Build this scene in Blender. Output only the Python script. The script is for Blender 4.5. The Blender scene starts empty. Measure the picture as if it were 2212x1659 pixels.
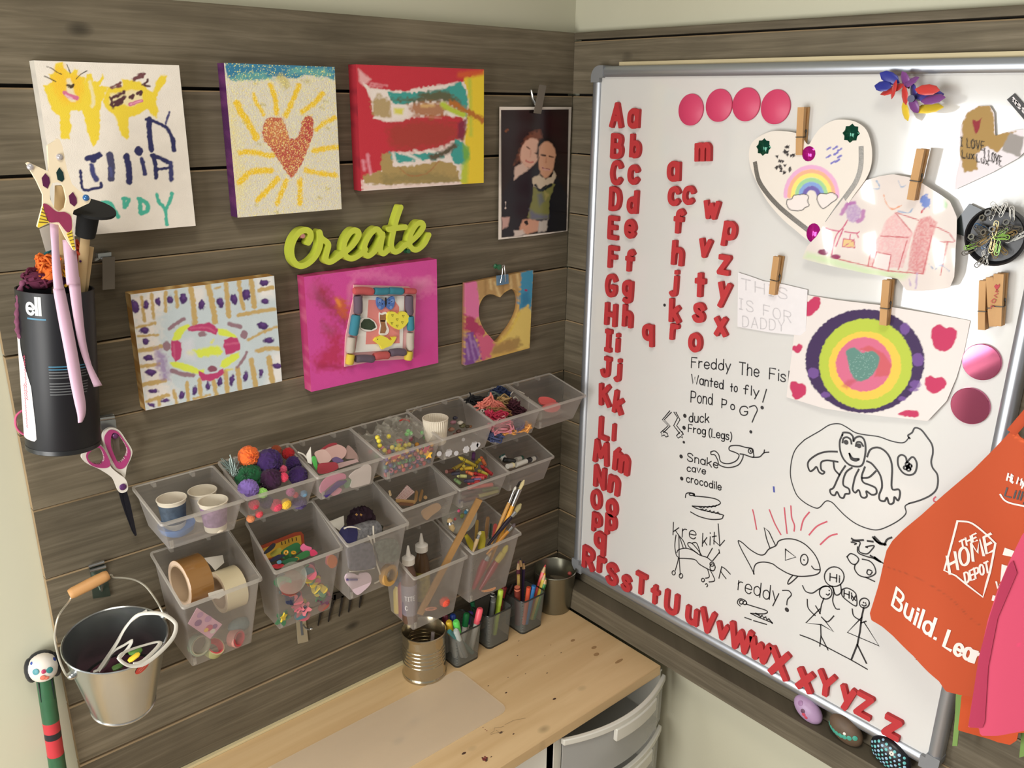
import bpy, bmesh, math, random
import numpy as np
from mathutils import Vector, Matrix
rnd = random.Random(7)
SC = bpy.context.scene
COLL = SC.collection
V = lambda *a: np.array(a, float)
# ------------------------------------------------------------------ camera
FPX, IW, IH = 1847.46, 2212, 1659
_a, _b, _c = [math.radians(q) for q in (48.54690497, -18.54129892, 0.77150681)]
ZT = 1.78                                   # height of the top of the plank cladding
CAM = V(-1.06102389, -1.05872055, -0.10026862 + ZT)
FW = V(math.cos(_a) * math.cos(_b), math.sin(_a) * math.cos(_b), math.sin(_b))
_r = V(math.sin(_a), -math.cos(_a), 0)
_u = np.cross(_r, FW)
RT = _r * math.cos(_c) + _u * math.sin(_c)
UPV = -_r * math.sin(_c) + _u * math.cos(_c)
cd = bpy.data.cameras.new('camera')
cd.sensor_width = 36.0
cd.lens = 36.0 * FPX / IW
cd.clip_start = 0.02
cam = bpy.data.objects.new('camera', cd)
COLL.objects.link(cam)
cam.matrix_world = Matrix([[RT[i], UPV[i], -FW[i], CAM[i]] for i in range(3)] + [[0, 0, 0, 1]])
SC.camera = cam
# ------------------------------------------------------------------ light, exposure
SC.view_settings.view_transform = 'Standard'
SC.view_settings.look = 'None'
SC.view_settings.exposure = 0.0
SC.view_settings.gamma = 1.0
SC.cycles.transparent_max_bounces = 24
SC.cycles.max_bounces = 10
def srgb(r, g, b):
 f = lambda c: (c / 255 / 12.92) if c <= 10 else ((c / 255 + 0.055) / 1.055) ** 2.4
 return (f(r), f(g), f(b))
W = bpy.data.worlds.new('world')
SC.world = W
W.use_nodes = True
W.node_tree.nodes['Background'].inputs[0].default_value = (1.0, 0.98, 0.945, 1)
W.node_tree.nodes['Background'].inputs[1].default_value = 0.31
def area(name, loc, target, sx, sy, power, col, spread=180):
 l = bpy.data.lights.new(name, 'AREA')
 l.shape = 'RECTANGLE'
 l.size, l.size_y, l.energy, l.color = sx, sy, power, col
 l.spread = math.radians(spread)
 o = bpy.data.objects.new(name, l)
 COLL.objects.link(o)
 o.location = loc
 o.rotation_euler = (Vector(target) - Vector(loc)).to_track_quat('-Z', 'Y').to_euler()
 return o
# daylight through the window in the plank wall's plane, further along to the side of the cladding
area('window_daylight', (-1.80, 0.16, 1.24), (-1.80, -1.0, 1.24), 1.2, 0.96, 62, (0.94, 0.96, 1.0))
# added fill lights, one beside the viewer, one warm overhead aimed at the desk
area('side_fill_light', (-1.90, -0.62, 1.12), (-0.35, -0.22, 1.05), 0.7, 0.9, 21, (1.0, 0.985, 0.95))
area('overhead_fill_light', (-1.15, -1.0, 2.7), (-0.85, -0.45, 0.75), 0.5, 0.5, 6.2, (1.0, 0.93, 0.82), 110)
# ------------------------------------------------------------------ picture measuring helpers
def ray(px, py):
 return FW + RT * ((px - IW / 2) / FPX) - UPV * ((py - IH / 2) / FPX)
def hit(px, py, ax, val):
 d = ray(px, py)
 return CAM + d * (val - CAM[ax]) / d[ax]
def proj(P):
 d = np.asarray(P, float) - CAM
 z = d @ FW
 return IW / 2 + FPX * (d @ RT) / z, IH / 2 - FPX * (d @ UPV) / z
class Fr:
 """a plane with axes e1 (across), e2 (up), n (towards the room)"""
 def __init__(s, o, e1, e2, n):
  s.o, s.e1, s.e2, s.n = V(*o), V(*e1), V(*e2), V(*n)
  s.ax = int(np.argmax(np.abs(s.n)))
 def p(s, a, b, c=0.0):
  return s.o + s.e1 * a + s.e2 * b + s.n * c
 def uv(s, px, py, c=0.0):
  d = ray(px, py)
  q = CAM + d * (((s.o + s.n * c - CAM) @ s.n) / (d @ s.n)) - s.o
  return float(q @ s.e1), float(q @ s.e2)
 def uvs(s, pts, c=0.0):
  return [s.uv(x, y, c) for x, y in pts]
WL = Fr((0, 0, 0), (1, 0, 0), (0, 0, 1), (0, -1, 0))
WR = Fr((0, 0, 0), (0, -1, 0), (0, 0, 1), (-1, 0, 0))
DZ = ZT - 1.03
DK = Fr((0, 0, DZ), (1, 0, 0), (0, 1, 0), (0, 0, 1))
def crop(ox, oy, s):
 return lambda pts: [(ox + x * s, oy + y * s) for x, y in pts]
def P(t):
 """'x,y x,y' -> list of points"""
 return [tuple(float(q) for q in w.split(',')) for w in t.split()]
def cat(pts, n=6, closed=False):
 """Catmull-Rom through the points"""
 pts = [np.array(p, float) for p in pts]
 if len(pts) < 3:
  return pts
 out = []
 m = len(pts)
 for i in range(m if closed else m - 1):
  if closed:
   p0, p1, p2, p3 = pts[i - 1], pts[i], pts[(i + 1) % m], pts[(i + 2) % m]
  else:
   p0, p1, p2, p3 = pts[max(i - 1, 0)], pts[i], pts[i + 1], pts[min(i + 2, m - 1)]
  for k in range(n):
   t = k / n
   out.append(0.5 * (2 * p1 + (p2 - p0) * t + (2 * p0 - 5 * p1 + 4 * p2 - p3) * t * t + (3 * p1 - p0 - 3 * p2 + p3) * t ** 3))
 out.append(pts[0] if closed else pts[-1])
 return out
# ------------------------------------------------------------------ materials
MATS = {}
def nodes(m):
 m.use_nodes = True
 nt = m.node_tree
 return nt, nt.nodes, nt.links, nt.nodes['Principled BSDF']
def mat(key, rgb, rough=0.6, metal=0.0, var=0.0, scale=40.0, bump=0.0, coat=0.0, spec=0.5, stretch=None, alpha=1.0, trans=0.0, sheen=0.0):
 """plain procedural material: colour with a little noise in it and an optional bump"""
 if key in MATS:
  return MATS[key]
 m = bpy.data.materials.new(key)
 nt, N, Lk, b = nodes(m)
 c = srgb(*rgb)
 b.inputs['Base Color'].default_value = (*c, 1)
 b.inputs['Roughness'].default_value = rough
 b.inputs['Metallic'].default_value = metal
 b.inputs['Specular IOR Level'].default_value = spec
 b.inputs['Coat Weight'].default_value = coat
 b.inputs['Alpha'].default_value = alpha
 b.inputs['Transmission Weight'].default_value = trans
 b.inputs['Sheen Weight'].default_value = sheen
 if var or bump:
  tc = N.new('ShaderNodeTexCoord')
  no = N.new('ShaderNodeTexNoise')
  no.inputs['Scale'].default_value = scale
  no.inputs['Detail'].default_value = 4
  if stretch:
   mp = N.new('ShaderNodeMapping')
   mp.inputs['Scale'].default_value = stretch
   Lk.new(tc.outputs['Object'], mp.inputs[0])
   Lk.new(mp.outputs[0], no.inputs['Vector'])
  else:
   Lk.new(tc.outputs['Object'], no.inputs['Vector'])
  if var:
   mx = N.new('ShaderNodeMix')
   mx.data_type = 'RGBA'
   mx.inputs[6].default_value = tuple(q * (1 - var) for q in c) + (1,)
   mx.inputs[7].default_value = tuple(min(1, q * (1 + var)) for q in c) + (1,)
   Lk.new(no.outputs[0], mx.inputs[0])
   Lk.new(mx.outputs[2], b.inputs['Base Color'])
  if bump:
   bp = N.new('ShaderNodeBump')
   bp.inputs['Strength'].default_value = 0.6
   bp.inputs['Distance'].default_value = bump
   Lk.new(no.outputs[0], bp.inputs['Height'])
   Lk.new(bp.outputs[0], b.inputs['Normal'])
 MATS[key] = m
 return m
def attr_mat(key, rough=0.6, bump=0.0, scale=200, coat=0.0, metal=0.0, spec=0.5, glit=0.0):
 """colour comes from the mesh's own paint (a colour attribute)"""
 if key in MATS:
  return MATS[key]
 m = bpy.data.materials.new(key)
 nt, N, Lk, b = nodes(m)
 at = N.new('ShaderNodeAttribute')
 at.attribute_name = 'Col'
 Lk.new(at.outputs['Color'], b.inputs['Base Color'])
 b.inputs['Roughness'].default_value = rough
 b.inputs['Coat Weight'].default_value = coat
 b.inputs['Metallic'].default_value = metal
 b.inputs['Specular IOR Level'].default_value = spec
 tc = N.new('ShaderNodeTexCoord')
 if bump:
  no = N.new('ShaderNodeTexNoise')
  no.inputs['Scale'].default_value = scale
  no.inputs['Detail'].default_value = 3
  Lk.new(tc.outputs['Object'], no.inputs['Vector'])
  bp = N.new('ShaderNodeBump')
  bp.inputs['Strength'].default_value = 0.7
  bp.inputs['Distance'].default_value = bump
  Lk.new(no.outputs[0], bp.inputs['Height'])
  Lk.new(bp.outputs[0], b.inputs['Normal'])
 MATS[key] = m
 return m
def wood_mat(key, dark, mid, light, grain=60.0, along=2.5, knots=True, rough=0.75):
 """boards: grain runs along x on one wall and along y on the other, both are x - y"""
 m = bpy.data.materials.new(key)
 nt, N, Lk, b = nodes(m)
 tc = N.new('ShaderNodeTexCoord')
 sp = N.new('ShaderNodeSeparateXYZ')
 Lk.new(tc.outputs['Object'], sp.inputs[0])
 ad = N.new('ShaderNodeMath'); ad.operation = 'SUBTRACT'
 Lk.new(sp.outputs[0], ad.inputs[0]); Lk.new(sp.outputs[1], ad.inputs[1])
 at = N.new('ShaderNodeAttribute'); at.attribute_name = 'Col'
 a2 = N.new('ShaderNodeSeparateColor'); Lk.new(at.outputs['Color'], a2.inputs[0])
 of = N.new('ShaderNodeMath'); of.operation = 'MULTIPLY_ADD'
 Lk.new(a2.outputs[0], of.inputs[0]); of.inputs[1].default_value = 13.7
 Lk.new(ad.outputs[0], of.inputs[2])
 cb = N.new('ShaderNodeCombineXYZ')
 Lk.new(of.outputs[0], cb.inputs[0]); Lk.new(sp.outputs[2], cb.inputs[2])
 mp = N.new('ShaderNodeMapping'); mp.inputs['Scale'].default_value = (along, 1, grain)
 Lk.new(cb.outputs[0], mp.inputs[0])
 n1 = N.new('ShaderNodeTexNoise'); n1.inputs['Scale'].default_value = 1.6; n1.inputs['Detail'].default_value = 8; n1.inputs['Roughness'].default_value = 0.62; n1.inputs['Distortion'].default_value = 0.9
 Lk.new(mp.outputs[0], n1.inputs['Vector'])
 n2 = N.new('ShaderNodeTexNoise'); n2.inputs['Scale'].default_value = 7.0; n2.inputs['Detail'].default_value = 3
 Lk.new(cb.outputs[0], n2.inputs['Vector'])
 rp = N.new('ShaderNodeValToRGB')
 e = rp.color_ramp.elements
 e[0].position, e[0].color = 0.28, (*srgb(*dark), 1)
 e[1].position, e[1].color = 0.80, (*srgb(*light), 1)
 k = e.new(0.52); k.color = (*srgb(*mid), 1)
 Lk.new(n1.outputs[0], rp.inputs[0])
 # slow blotches and per board tint
 ml = N.new('ShaderNodeMix'); ml.data_type = 'RGBA'; ml.blend_type = 'MULTIPLY'; ml.inputs[0].default_value = 1.0
 mr = N.new('ShaderNodeMapRange'); mr.inputs[1].default_value = 0.25; mr.inputs[2].default_value = 0.75; mr.inputs[3].default_value = 0.78; mr.inputs[4].default_value = 1.22
 Lk.new(n2.outputs[0], mr.inputs[0])
 tb = N.new('ShaderNodeMath'); tb.operation = 'MULTIPLY'
 Lk.new(mr.outputs[0], tb.inputs[0]); Lk.new(a2.outputs[1], tb.inputs[1])
 Lk.new(rp.outputs[0], ml.inputs[6]); Lk.new(tb.outputs[0], ml.inputs[7])
 last = ml.outputs[2]
 if knots:
  mk = N.new('ShaderNodeMapping'); mk.inputs['Scale'].default_value = (5.5, 1, 9.5)
  Lk.new(cb.outputs[0], mk.inputs[0])
  vo = N.new('ShaderNodeTexVoronoi'); vo.inputs['Scale'].default_value = 1.0; vo.inputs['Randomness'].default_value = 1.0
  Lk.new(mk.outputs[0], vo.inputs['Vector'])
  km = N.new('ShaderNodeMapRange'); km.inputs[1].default_value = 0.05; km.inputs[2].default_value = 0.10; km.inputs[3].default_value = 0.40; km.inputs[4].default_value = 1.0
  Lk.new(vo.outputs['Distance'], km.inputs[0])
  m2 = N.new('ShaderNodeMix'); m2.data_type = 'RGBA'; m2.blend_type = 'MULTIPLY'; m2.inputs[0].default_value = 1.0
  Lk.new(last, m2.inputs[6]); Lk.new(km.outputs[0], m2.inputs[7])
  last = m2.outputs[2]
 Lk.new(last, b.inputs['Base Color'])
 b.inputs['Roughness'].default_value = rough
 b.inputs['Specular IOR Level'].default_value = 0.3
 bp = N.new('ShaderNodeBump'); bp.inputs['Strength'].default_value = 0.5; bp.inputs['Distance'].default_value = 0.0012
 Lk.new(n1.outputs[0], bp.inputs['Height']); Lk.new(bp.outputs[0], b.inputs['Normal'])
 MATS[key] = m
 return m
# ------------------------------------------------------------------ mesh builder
class MB:
 def __init__(s):
  s.v, s.f, s.mi, s.sm = [], [], [], []
  s.col = None
 def add(s, verts, faces, m=0, smooth=False):
  o = len(s.v)
  s.v.extend([tuple(float(c) for c in p) for p in verts])
  for f in faces:
   s.f.append(tuple(o + i for i in f))
   s.mi.append(m)
   s.sm.append(smooth)
  return s
 def hexa(s, b, t, m=0):
  """b, t: four corners each (same order)"""
  return s.add(list(b) + list(t), [(3, 2, 1, 0), (4, 5, 6, 7), (0, 1, 5, 4), (1, 2, 6, 5), (2, 3, 7, 6), (3, 0, 4, 7)], m)
 def box(s, fr, a0, b0, c0, a1, b1, c1, m=0):
  q = lambda c: [fr.p(a0, b0, c), fr.p(a1, b0, c), fr.p(a1, b1, c), fr.p(a0, b1, c)]
  return s.hexa(q(c0), q(c1), m)
 def slab(s, fr, poly, c0, c1, m=0, mside=None):
  """extruded polygon (convex or simple) in the plane of fr"""
  n = len(poly)
  o = [fr.p(x, y, c0) for x, y in poly] + [fr.p(x, y, c1) for x, y in poly]
  s.add(o, [tuple(range(n - 1, -1, -1)), tuple(range(n, 2 * n))], m)
  s.add(o, [(i, (i + 1) % n, n + (i + 1) % n, n + i) for i in range(n)], m if mside is None else mside)
  return s
 def tube(s, pts, r, sides=8, m=0, cap=True, smooth=True, flat=1.0, ref=None):
  pts = [np.array(p, float) for p in pts]
  n = len(pts)
  rr = r if hasattr(r, '__len__') else [r] * n
  t = [pts[min(i + 1, n - 1)] - pts[max(i - 1, 0)] for i in range(n)]
  t = [q / (np.linalg.norm(q) + 1e-12) for q in t]
  a = np.array(ref if ref is not None else ((0, 0, 1) if abs(t[0][2]) < 0.9 else (1, 0, 0)), float)
  vs = []
  for i in range(n):
   a = a - t[i] * (a @ t[i])
   a = a / (np.linalg.norm(a) + 1e-12)
   b = np.cross(t[i], a)
   for k in range(sides):
    w = 2 * math.pi * k / sides
    vs.append(pts[i] + (a * math.cos(w) * flat + b * math.sin(w)) * rr[i])
  fs = [(i * sides + k, i * sides + (k + 1) % sides, (i + 1) * sides + (k + 1) % sides, (i + 1) * sides + k) for i in range(n - 1) for k in range(sides)]
  s.add(vs, fs, m, smooth)
  if cap:
   s.add(vs[:sides], [tuple(range(sides - 1, -1, -1))], m)
   s.add(vs[-sides:], [tuple(range(sides))], m)
  return s
 def lathe(s, o, ax, prof, seg=32, m=0, smooth=True, sx=1.0, mats=None, caps=(False, False)):
  """prof: (radius, height) along axis ax from point o"""
  o = np.array(o, float)
  prof = [(0.0 if r <= .00101 else r, h) for r, h in prof]
  ax = np.array(ax, float)
  ax = ax / np.linalg.norm(ax)
  a = np.cross(ax, (0, 1, 0) if abs(ax[1]) < 0.9 else (1, 0, 0))
  a /= np.linalg.norm(a)
  b = np.cross(ax, a)
  vs = [o + ax * h + (a * math.cos(2 * math.pi * k / seg) * sx + b * math.sin(2 * math.pi * k / seg)) * r for r, h in prof for k in range(seg)]
  for i in range(len(prof) - 1):
   q = [vs[i * seg + k] for k in range(seg)] + [vs[(i + 1) * seg + k] for k in range(seg)]
   if i == 0:
    base = len(s.v)
    s.v.extend([tuple(map(float, w)) for w in vs])
   for k in range(seg):
    s.f.append((base + i * seg + k, base + i * seg + (k + 1) % seg, base + (i + 1) * seg + (k + 1) % seg, base + (i + 1) * seg + k))
    s.mi.append(mats[i] if mats else m)
    s.sm.append(smooth)
  if caps[0]:
   s.add(vs[:seg], [tuple(range(seg - 1, -1, -1))], mats[0] if mats else m)
  if caps[1]:
   s.add(vs[-seg:], [tuple(range(seg))], mats[-1] if mats else m)
  return s
 def ball(s, c, r, m=0, seg=16, ring=10, rot=None, fuzz=0.0, smooth=True):
  r = np.array(r if hasattr(r, '__len__') else (r, r, r), float)
  vs = []
  for i in range(ring + 1):
   th = math.pi * i / ring
   for k in range(seg):
    ph = 2 * math.pi * k / seg
    f = 1 + (rnd.uniform(-fuzz, fuzz) if fuzz else 0)
    d = np.array((math.sin(th) * math.cos(ph), math.sin(th) * math.sin(ph), math.cos(th))) * r * f
    if rot is not None:
     d = rot @ d
    vs.append(np.array(c) + d)
  fs = [(i * seg + k, (i + 1) * seg + k, (i + 1) * seg + (k + 1) % seg, i * seg + (k + 1) % seg) for i in range(ring) for k in range(seg)]
  return s.add(vs, fs, m, smooth)
 def sheet(s, fr, pts, c, m=0):
  return s.add([fr.p(x, y, c) for x, y in pts], [tuple(range(len(pts)))], m)
 def ribbon(s, fr, pts, w, c, m=0):
  """flat stroke lying on the plane; pts are plane coordinates"""
  pts = [np.array(p, float) for p in pts]
  pts = [p for i, p in enumerate(pts) if i == 0 or np.linalg.norm(p - pts[i - 1]) > 1e-6]
  n = len(pts)
  if n < 2:
   return s
  vs = []
  for i in range(n):
   t = pts[min(i + 1, n - 1)] - pts[max(i - 1, 0)]
   L_ = np.linalg.norm(t)
   t = t / L_ if L_ > 1e-9 else np.array((1.0, 0))
   ww = (w[i] if hasattr(w, '__len__') else w) / 2
   e = t * ww * 0.8 * (-1 if i == 0 else (1 if i == n - 1 else 0))
   q = np.array((-t[1], t[0])) * ww
   vs += [fr.p(*(pts[i] + e + q), c), fr.p(*(pts[i] + e - q), c)]
  return s.add(vs, [(2 * i, 2 * i + 1, 2 * i + 3, 2 * i + 2) for i in range(n - 1)], m)
 def dot(s, fr, x, y, r, c, m=0, n=12):
  return s.sheet(fr, [(x + r * math.cos(2 * math.pi * k / n), y + r * math.sin(2 * math.pi * k / n)) for k in range(n)], c, m)
 def mesh(s, name, mats):
  me = bpy.data.meshes.new(name)
  me.from_pydata(s.v, [], s.f)
  for q in (mats if isinstance(mats, (list, tuple)) else [mats]):
   me.materials.append(q)
  me.polygons.foreach_set('material_index', s.mi)
  me.polygons.foreach_set('use_smooth', s.sm)
  if s.col is not None:
   at = me.color_attributes.new('Col', 'FLOAT_COLOR', 'POINT')
   at.data.foreach_set('color', np.asarray(s.col, np.float32).ravel())
  me.update()
  me.set_sharp_from_angle(angle=.75)
  return me
 def build(s, name, mats, parent=None, bevel=0.0, **kw):
  o = bpy.data.objects.new(name, s.mesh(name, mats))
  COLL.objects.link(o)
  if parent is not None:
   o.parent = parent
  if bevel:
   md = o.modifiers.new('bevel', 'BEVEL')
   md.width, md.segments, md.limit_method = bevel, 2, 'ANGLE'
  for k, v in kw.items():
   o[k] = v
  return o
def tag(o, label, cat_, group=None, kind=None):
 if label:
  o['label'] = label
 if cat_:
  o['category'] = cat_
 if group:
  o['group'] = group
 if kind:
  o['kind'] = kind
 return o
def thing(name, label, cat_, loc=(0, 0, 0), group=None):
 o = bpy.data.objects.new(name, None)
 o.empty_display_size = 0.02
 COLL.objects.link(o)
 o.location = (0, 0, 0)
 return tag(o, label, cat_, group)
def struct(mb, name, mats, label=None, **kw):
 o = mb.build(name, mats, **kw)
 o['kind'] = 'structure'
 if label:
  o['label'] = label
 return o
# ------------------------------------------------------------------ paint: colour a fine grid where the brush went
_NZ = np.random.RandomState(3).rand(64, 64)
def vnoise(x, y):
 x, y = np.asarray(x, float), np.asarray(y, float)
 xi, yi = np.floor(x).astype(int), np.floor(y).astype(int)
 fx, fy = x - xi, y - yi
 fx, fy = fx * fx * (3 - 2 * fx), fy * fy * (3 - 2 * fy)
 g = lambda i, j: _NZ[i % 64, j % 64]
 return (g(xi, yi) * (1 - fx) + g(xi + 1, yi) * fx) * (1 - fy) + (g(xi, yi + 1) * (1 - fx) + g(xi + 1, yi + 1) * fx) * fy
class Paint:
 """a sheet whose vertices carry paint; brush coordinates are given as measured on the photograph"""
 def __init__(s, P3, base):
  s.P3 = np.asarray(P3, float)
  s.X, s.Y = proj(s.P3)
  s.c = np.tile(np.array(srgb(*base)), (len(s.X), 1))
  s.cv = lambda pts: pts
 def _pts(s, t):
  return np.array(s.cv(P(t) if isinstance(t, str) else t), float)
 def _apply(s, d, rgb, soft, op, idx=None, streak=0.0):
  al = np.clip(0.5 - d / max(soft, 0.01), 0, 1) * op
  if streak:
   al = al * (1 - streak * vnoise(s.X * 0.35, s.Y * 0.35))
  s.c += (np.array(srgb(*rgb)) - s.c) * al[:, None]
 def dist(s, pts, closed=False):
  d = np.full(len(s.X), 1e9)
  n = len(pts)
  for i in range(n if closed else max(n - 1, 1)):
   a, b = pts[i], pts[(i + 1) % n]
   ab = b - a
   L2 = ab @ ab
   dx, dy = s.X - a[0], s.Y - a[1]
   t = np.clip((dx * ab[0] + dy * ab[1]) / L2, 0, 1) if L2 > 1e-9 else 0
   d = np.minimum(d, np.hypot(dx - t * ab[0], dy - t * ab[1]))
  return d
 def stroke(s, t, w, rgb, soft=1.5, op=1.0, jit=1.2, smooth=True, streak=0.0, fr=0.22):
  pts = s._pts(t)
  if smooth and len(pts) > 2:
   pts = np.array(cat(pts, 4))
  d = s.dist(pts) - w / 2 + (vnoise(s.X * fr + 7, s.Y * fr) - 0.5) * 2 * jit
  s._apply(d, rgb, soft, op, streak=streak)
  return s
 def poly(s, t, rgb, soft=1.5, op=1.0, jit=1.2, smooth=False, streak=0.0, fr=0.2):
  pts = s._pts(t)
  if smooth:
   pts = np.array(cat(pts, 5, True)[:-1])
  ins = np.zeros(len(s.X), bool)
  n = len(pts)
  for i in range(n):
   (x0, y0), (x1, y1) = pts[i], pts[(i + 1) % n]
   if y0 == y1:
    continue
   c = ((y0 > s.Y) != (y1 > s.Y)) & (s.X < (x1 - x0) * (s.Y - y0) / (y1 - y0) + x0)
   ins ^= c
  d = s.dist(pts, True)
  d = np.where(ins, -d, d) + (vnoise(s.X * fr + 3, s.Y * fr + 9) - 0.5) * 2 * jit
  s._apply(d, rgb, soft, op, streak=streak)
  return s
 def blob(s, x, y, rx, ry, rgb, soft=2.0, op=1.0, jit=1.0, rot=0.0):
  (x, y), = s.cv([(x, y)])
  (x2, _), = s.cv([(rx, 0)])
  k = abs(s.cv([(1, 0)])[0][0] - s.cv([(0, 0)])[0][0])
  rx, ry = rx * k, ry * k
  c, n = math.cos(rot), math.sin(rot)
  dx, dy = s.X - x, s.Y - y
  a, b = (dx * c + dy * n) / rx, (-dx * n + dy * c) / ry
  d = (np.hypot(a, b) - 1) * min(rx, ry) + (vnoise(s.X * 0.25, s.Y * 0.25 + 5) - 0.5) * 2 * jit
  s._apply(d, rgb, soft, op)
  return s
 def mottle(s, amp, f=0.1, tint=None):
  n = (vnoise(s.X * f, s.Y * f) + 0.5 * vnoise(s.X * f * 2.7 + 11, s.Y * f * 2.7) - 0.75) * amp
  if tint is None:
   s.c *= (1 + n)[:, None]
  else:
   s.c += (np.array(srgb(*tint)) - s.c) * np.clip(n, 0, 1)[:, None]
  return s
 def speck(s, rgb, dens, seed=0, where=None, op=1.0, grid=1.6):
  rs = np.random.RandomState(seed)
  h = rs.rand(97, 89)
  q = h[(s.X / grid).astype(int) % 97, (s.Y / grid).astype(int) % 89] < dens
  if where is not None:
   q &= where
  s.c[q] += (np.array(srgb(*rgb)) - s.c[q]) * op
  return s
def grid_faces(nx, ny):
 i = np.arange(nx - 1)[None, :] + np.arange(ny - 1)[:, None] * nx
 i = i.ravel()
 return np.stack([i, i + 1, i + 1 + nx, i + nx], 1).tolist()
def panel(fr, a0, b0, a1, b1, c, step=0.00075):
 """grid points over a rectangle of the plane (row major, a fastest)"""
 nx, ny = max(2, int((a1 - a0) / step)), max(2, int((b1 - b0) / step))
 A, B = np.meshgrid(np.linspace(a0, a1, nx), np.linspace(b0, b1, ny))
 Pn = fr.o + A.ravel()[:, None] * fr.e1 + B.ravel()[:, None] * fr.e2 + c * fr.n
 return Pn, nx, ny
# ================================================================== the setting
PT = 0.0952                                 # board pitch
paint_wall = mat('sage_wall_paint', (192, 190, 168), 0.85, var=0.02, scale=8, bump=0.0004)
boards = wood_mat('grey_stained_boards', (84, 76, 61), (104, 95, 78), (129, 119, 101))
bare = mat('bare_board_edge', (150, 128, 96), 0.8, var=0.25, scale=30)
black_gap = mat('gap_behind_boards', (40, 35, 29), 0.9)
m = MB()                                    # wall with the window opening
wx0, wx1, wz0, wz1 = -2.35, -1.30, 0.79, 1.70
for a0, b0, a1, b1 in ((-3.2, 0, wx0, 2.9), (wx1, 0, 0.02, 2.9), (wx0, 0, wx1, wz0), (wx0, wz1, wx1, 2.9)):
 m.box(WL, a0, b0, -0.13, a1, b1, -0.014)
struct(m, 'wall_left', paint_wall)
m = MB()
m.box(WR, -0.02, 0, -0.13, 2.6, 2.9, -0.014)
struct(m, 'wall_right', paint_wall)
m = MB().box(Fr((0, 0, 0), (1, 0, 0), (0, 1, 0), (0, 0, 1)), -3.2, -3.2, -0.05, 0.1, 0.1, 0.0)
struct(m, 'floor', mat('floor_boards', (150, 120, 85), 0.5, var=0.15, scale=6, stretch=(1, 12, 1)))
m = MB()
for a0, b0, a1, b1 in ((wx0, wz0, wx0 + .03, wz1), (wx1 - .03, wz0, wx1, wz1), (wx0, wz0, wx1, wz0 + .03), (wx0, wz1 - .03, wx1, wz1)):
 m.box(WL, a0, b0, -0.11, a1, b1, -0.05)
struct(m, 'window_1', mat('white_window_paint', (235, 235, 230), 0.4))
def cladding(fr, name, length0, length1, zlist, seed, joints=()):
 r = random.Random(seed)
 m = MB()
 cols = []
 for i in range(len(zlist) - 1):
  zt, zb = zlist[i], zlist[i + 1]
  gap = r.uniform(0.0012, 0.0030)
  if i in joints:
   gap = 0.0040
  of = r.uniform(-0.0008, 0.0008)
  n0 = len(m.v)
  zt2, zb2 = zt, zb + gap
  # front face, bottom, chamfered raw top edge, ends
  a0, a1 = length0, length1
  ch = 0.0016
  q = [fr.p(a0, zb2, -.013), fr.p(a1, zb2, -.013), fr.p(a1, zb2, of), fr.p(a0, zb2, of),
    fr.p(a1, zt2 - ch, of), fr.p(a0, zt2 - ch, of), fr.p(a1, zt2, of - ch), fr.p(a0, zt2, of - ch), fr.p(a1, zt2, -.013), fr.p(a0, zt2, -.013)]
  m.add(q, [(0, 1, 2, 3), (3, 2, 4, 5)], 0)
  m.add(q, [(5, 4, 6, 7), (7, 6, 8, 9)], 1 if i else 0)
  m.add(q, [(0, 3, 5, 7, 9)], 1)
  m.add(q, [(1, 8, 6, 4, 2)], 0)
  t = r.uniform(0.82, 1.15)
  cols += [(r.random(), t, 0, 1)] * (0) + [(((i * 0.37 + seed * 0.11) % 1.0), t, 0, 1)] * (len(m.v) - n0)
 n0 = len(m.v)
 m.box(fr, length0 + .004, zlist[-1], -0.0139, length1, zlist[0] - .003, -0.0112, 2)
 cols += [(0, 1, 0, 1)] * (len(m.v) - n0)
 m.col = cols
 return struct(m, name, [boards, bare, black_gap])
cladding(WL, 'trim_1', -0.8815, -0.0005, [ZT - z for z in (0, .0975, .190, .2895, .384, .4785, .574, .6675, .762, .8560, .949, 1.03)], 1, joints=(0, 1, 7, 8, 9))
cladding(WR, 'trim_2', 0.0005, 1.25, [ZT - z for z in (0, .0135, .0975, .190, .2895, .384, .4785, .574, .6675, .762, .8560, .949, 1.03)], 2, joints=(1,))
# ledge under the whiteboard
m = MB()
m.box(WR, 0.0, ZT - 1.0265, 0.0006, 1.25, ZT - 0.983, 0.0345)
m.col = [(0.3, 0.85, 0, 1)] * len(m.v)
struct(m, 'trim_3', boards, bevel=0.001)
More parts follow.
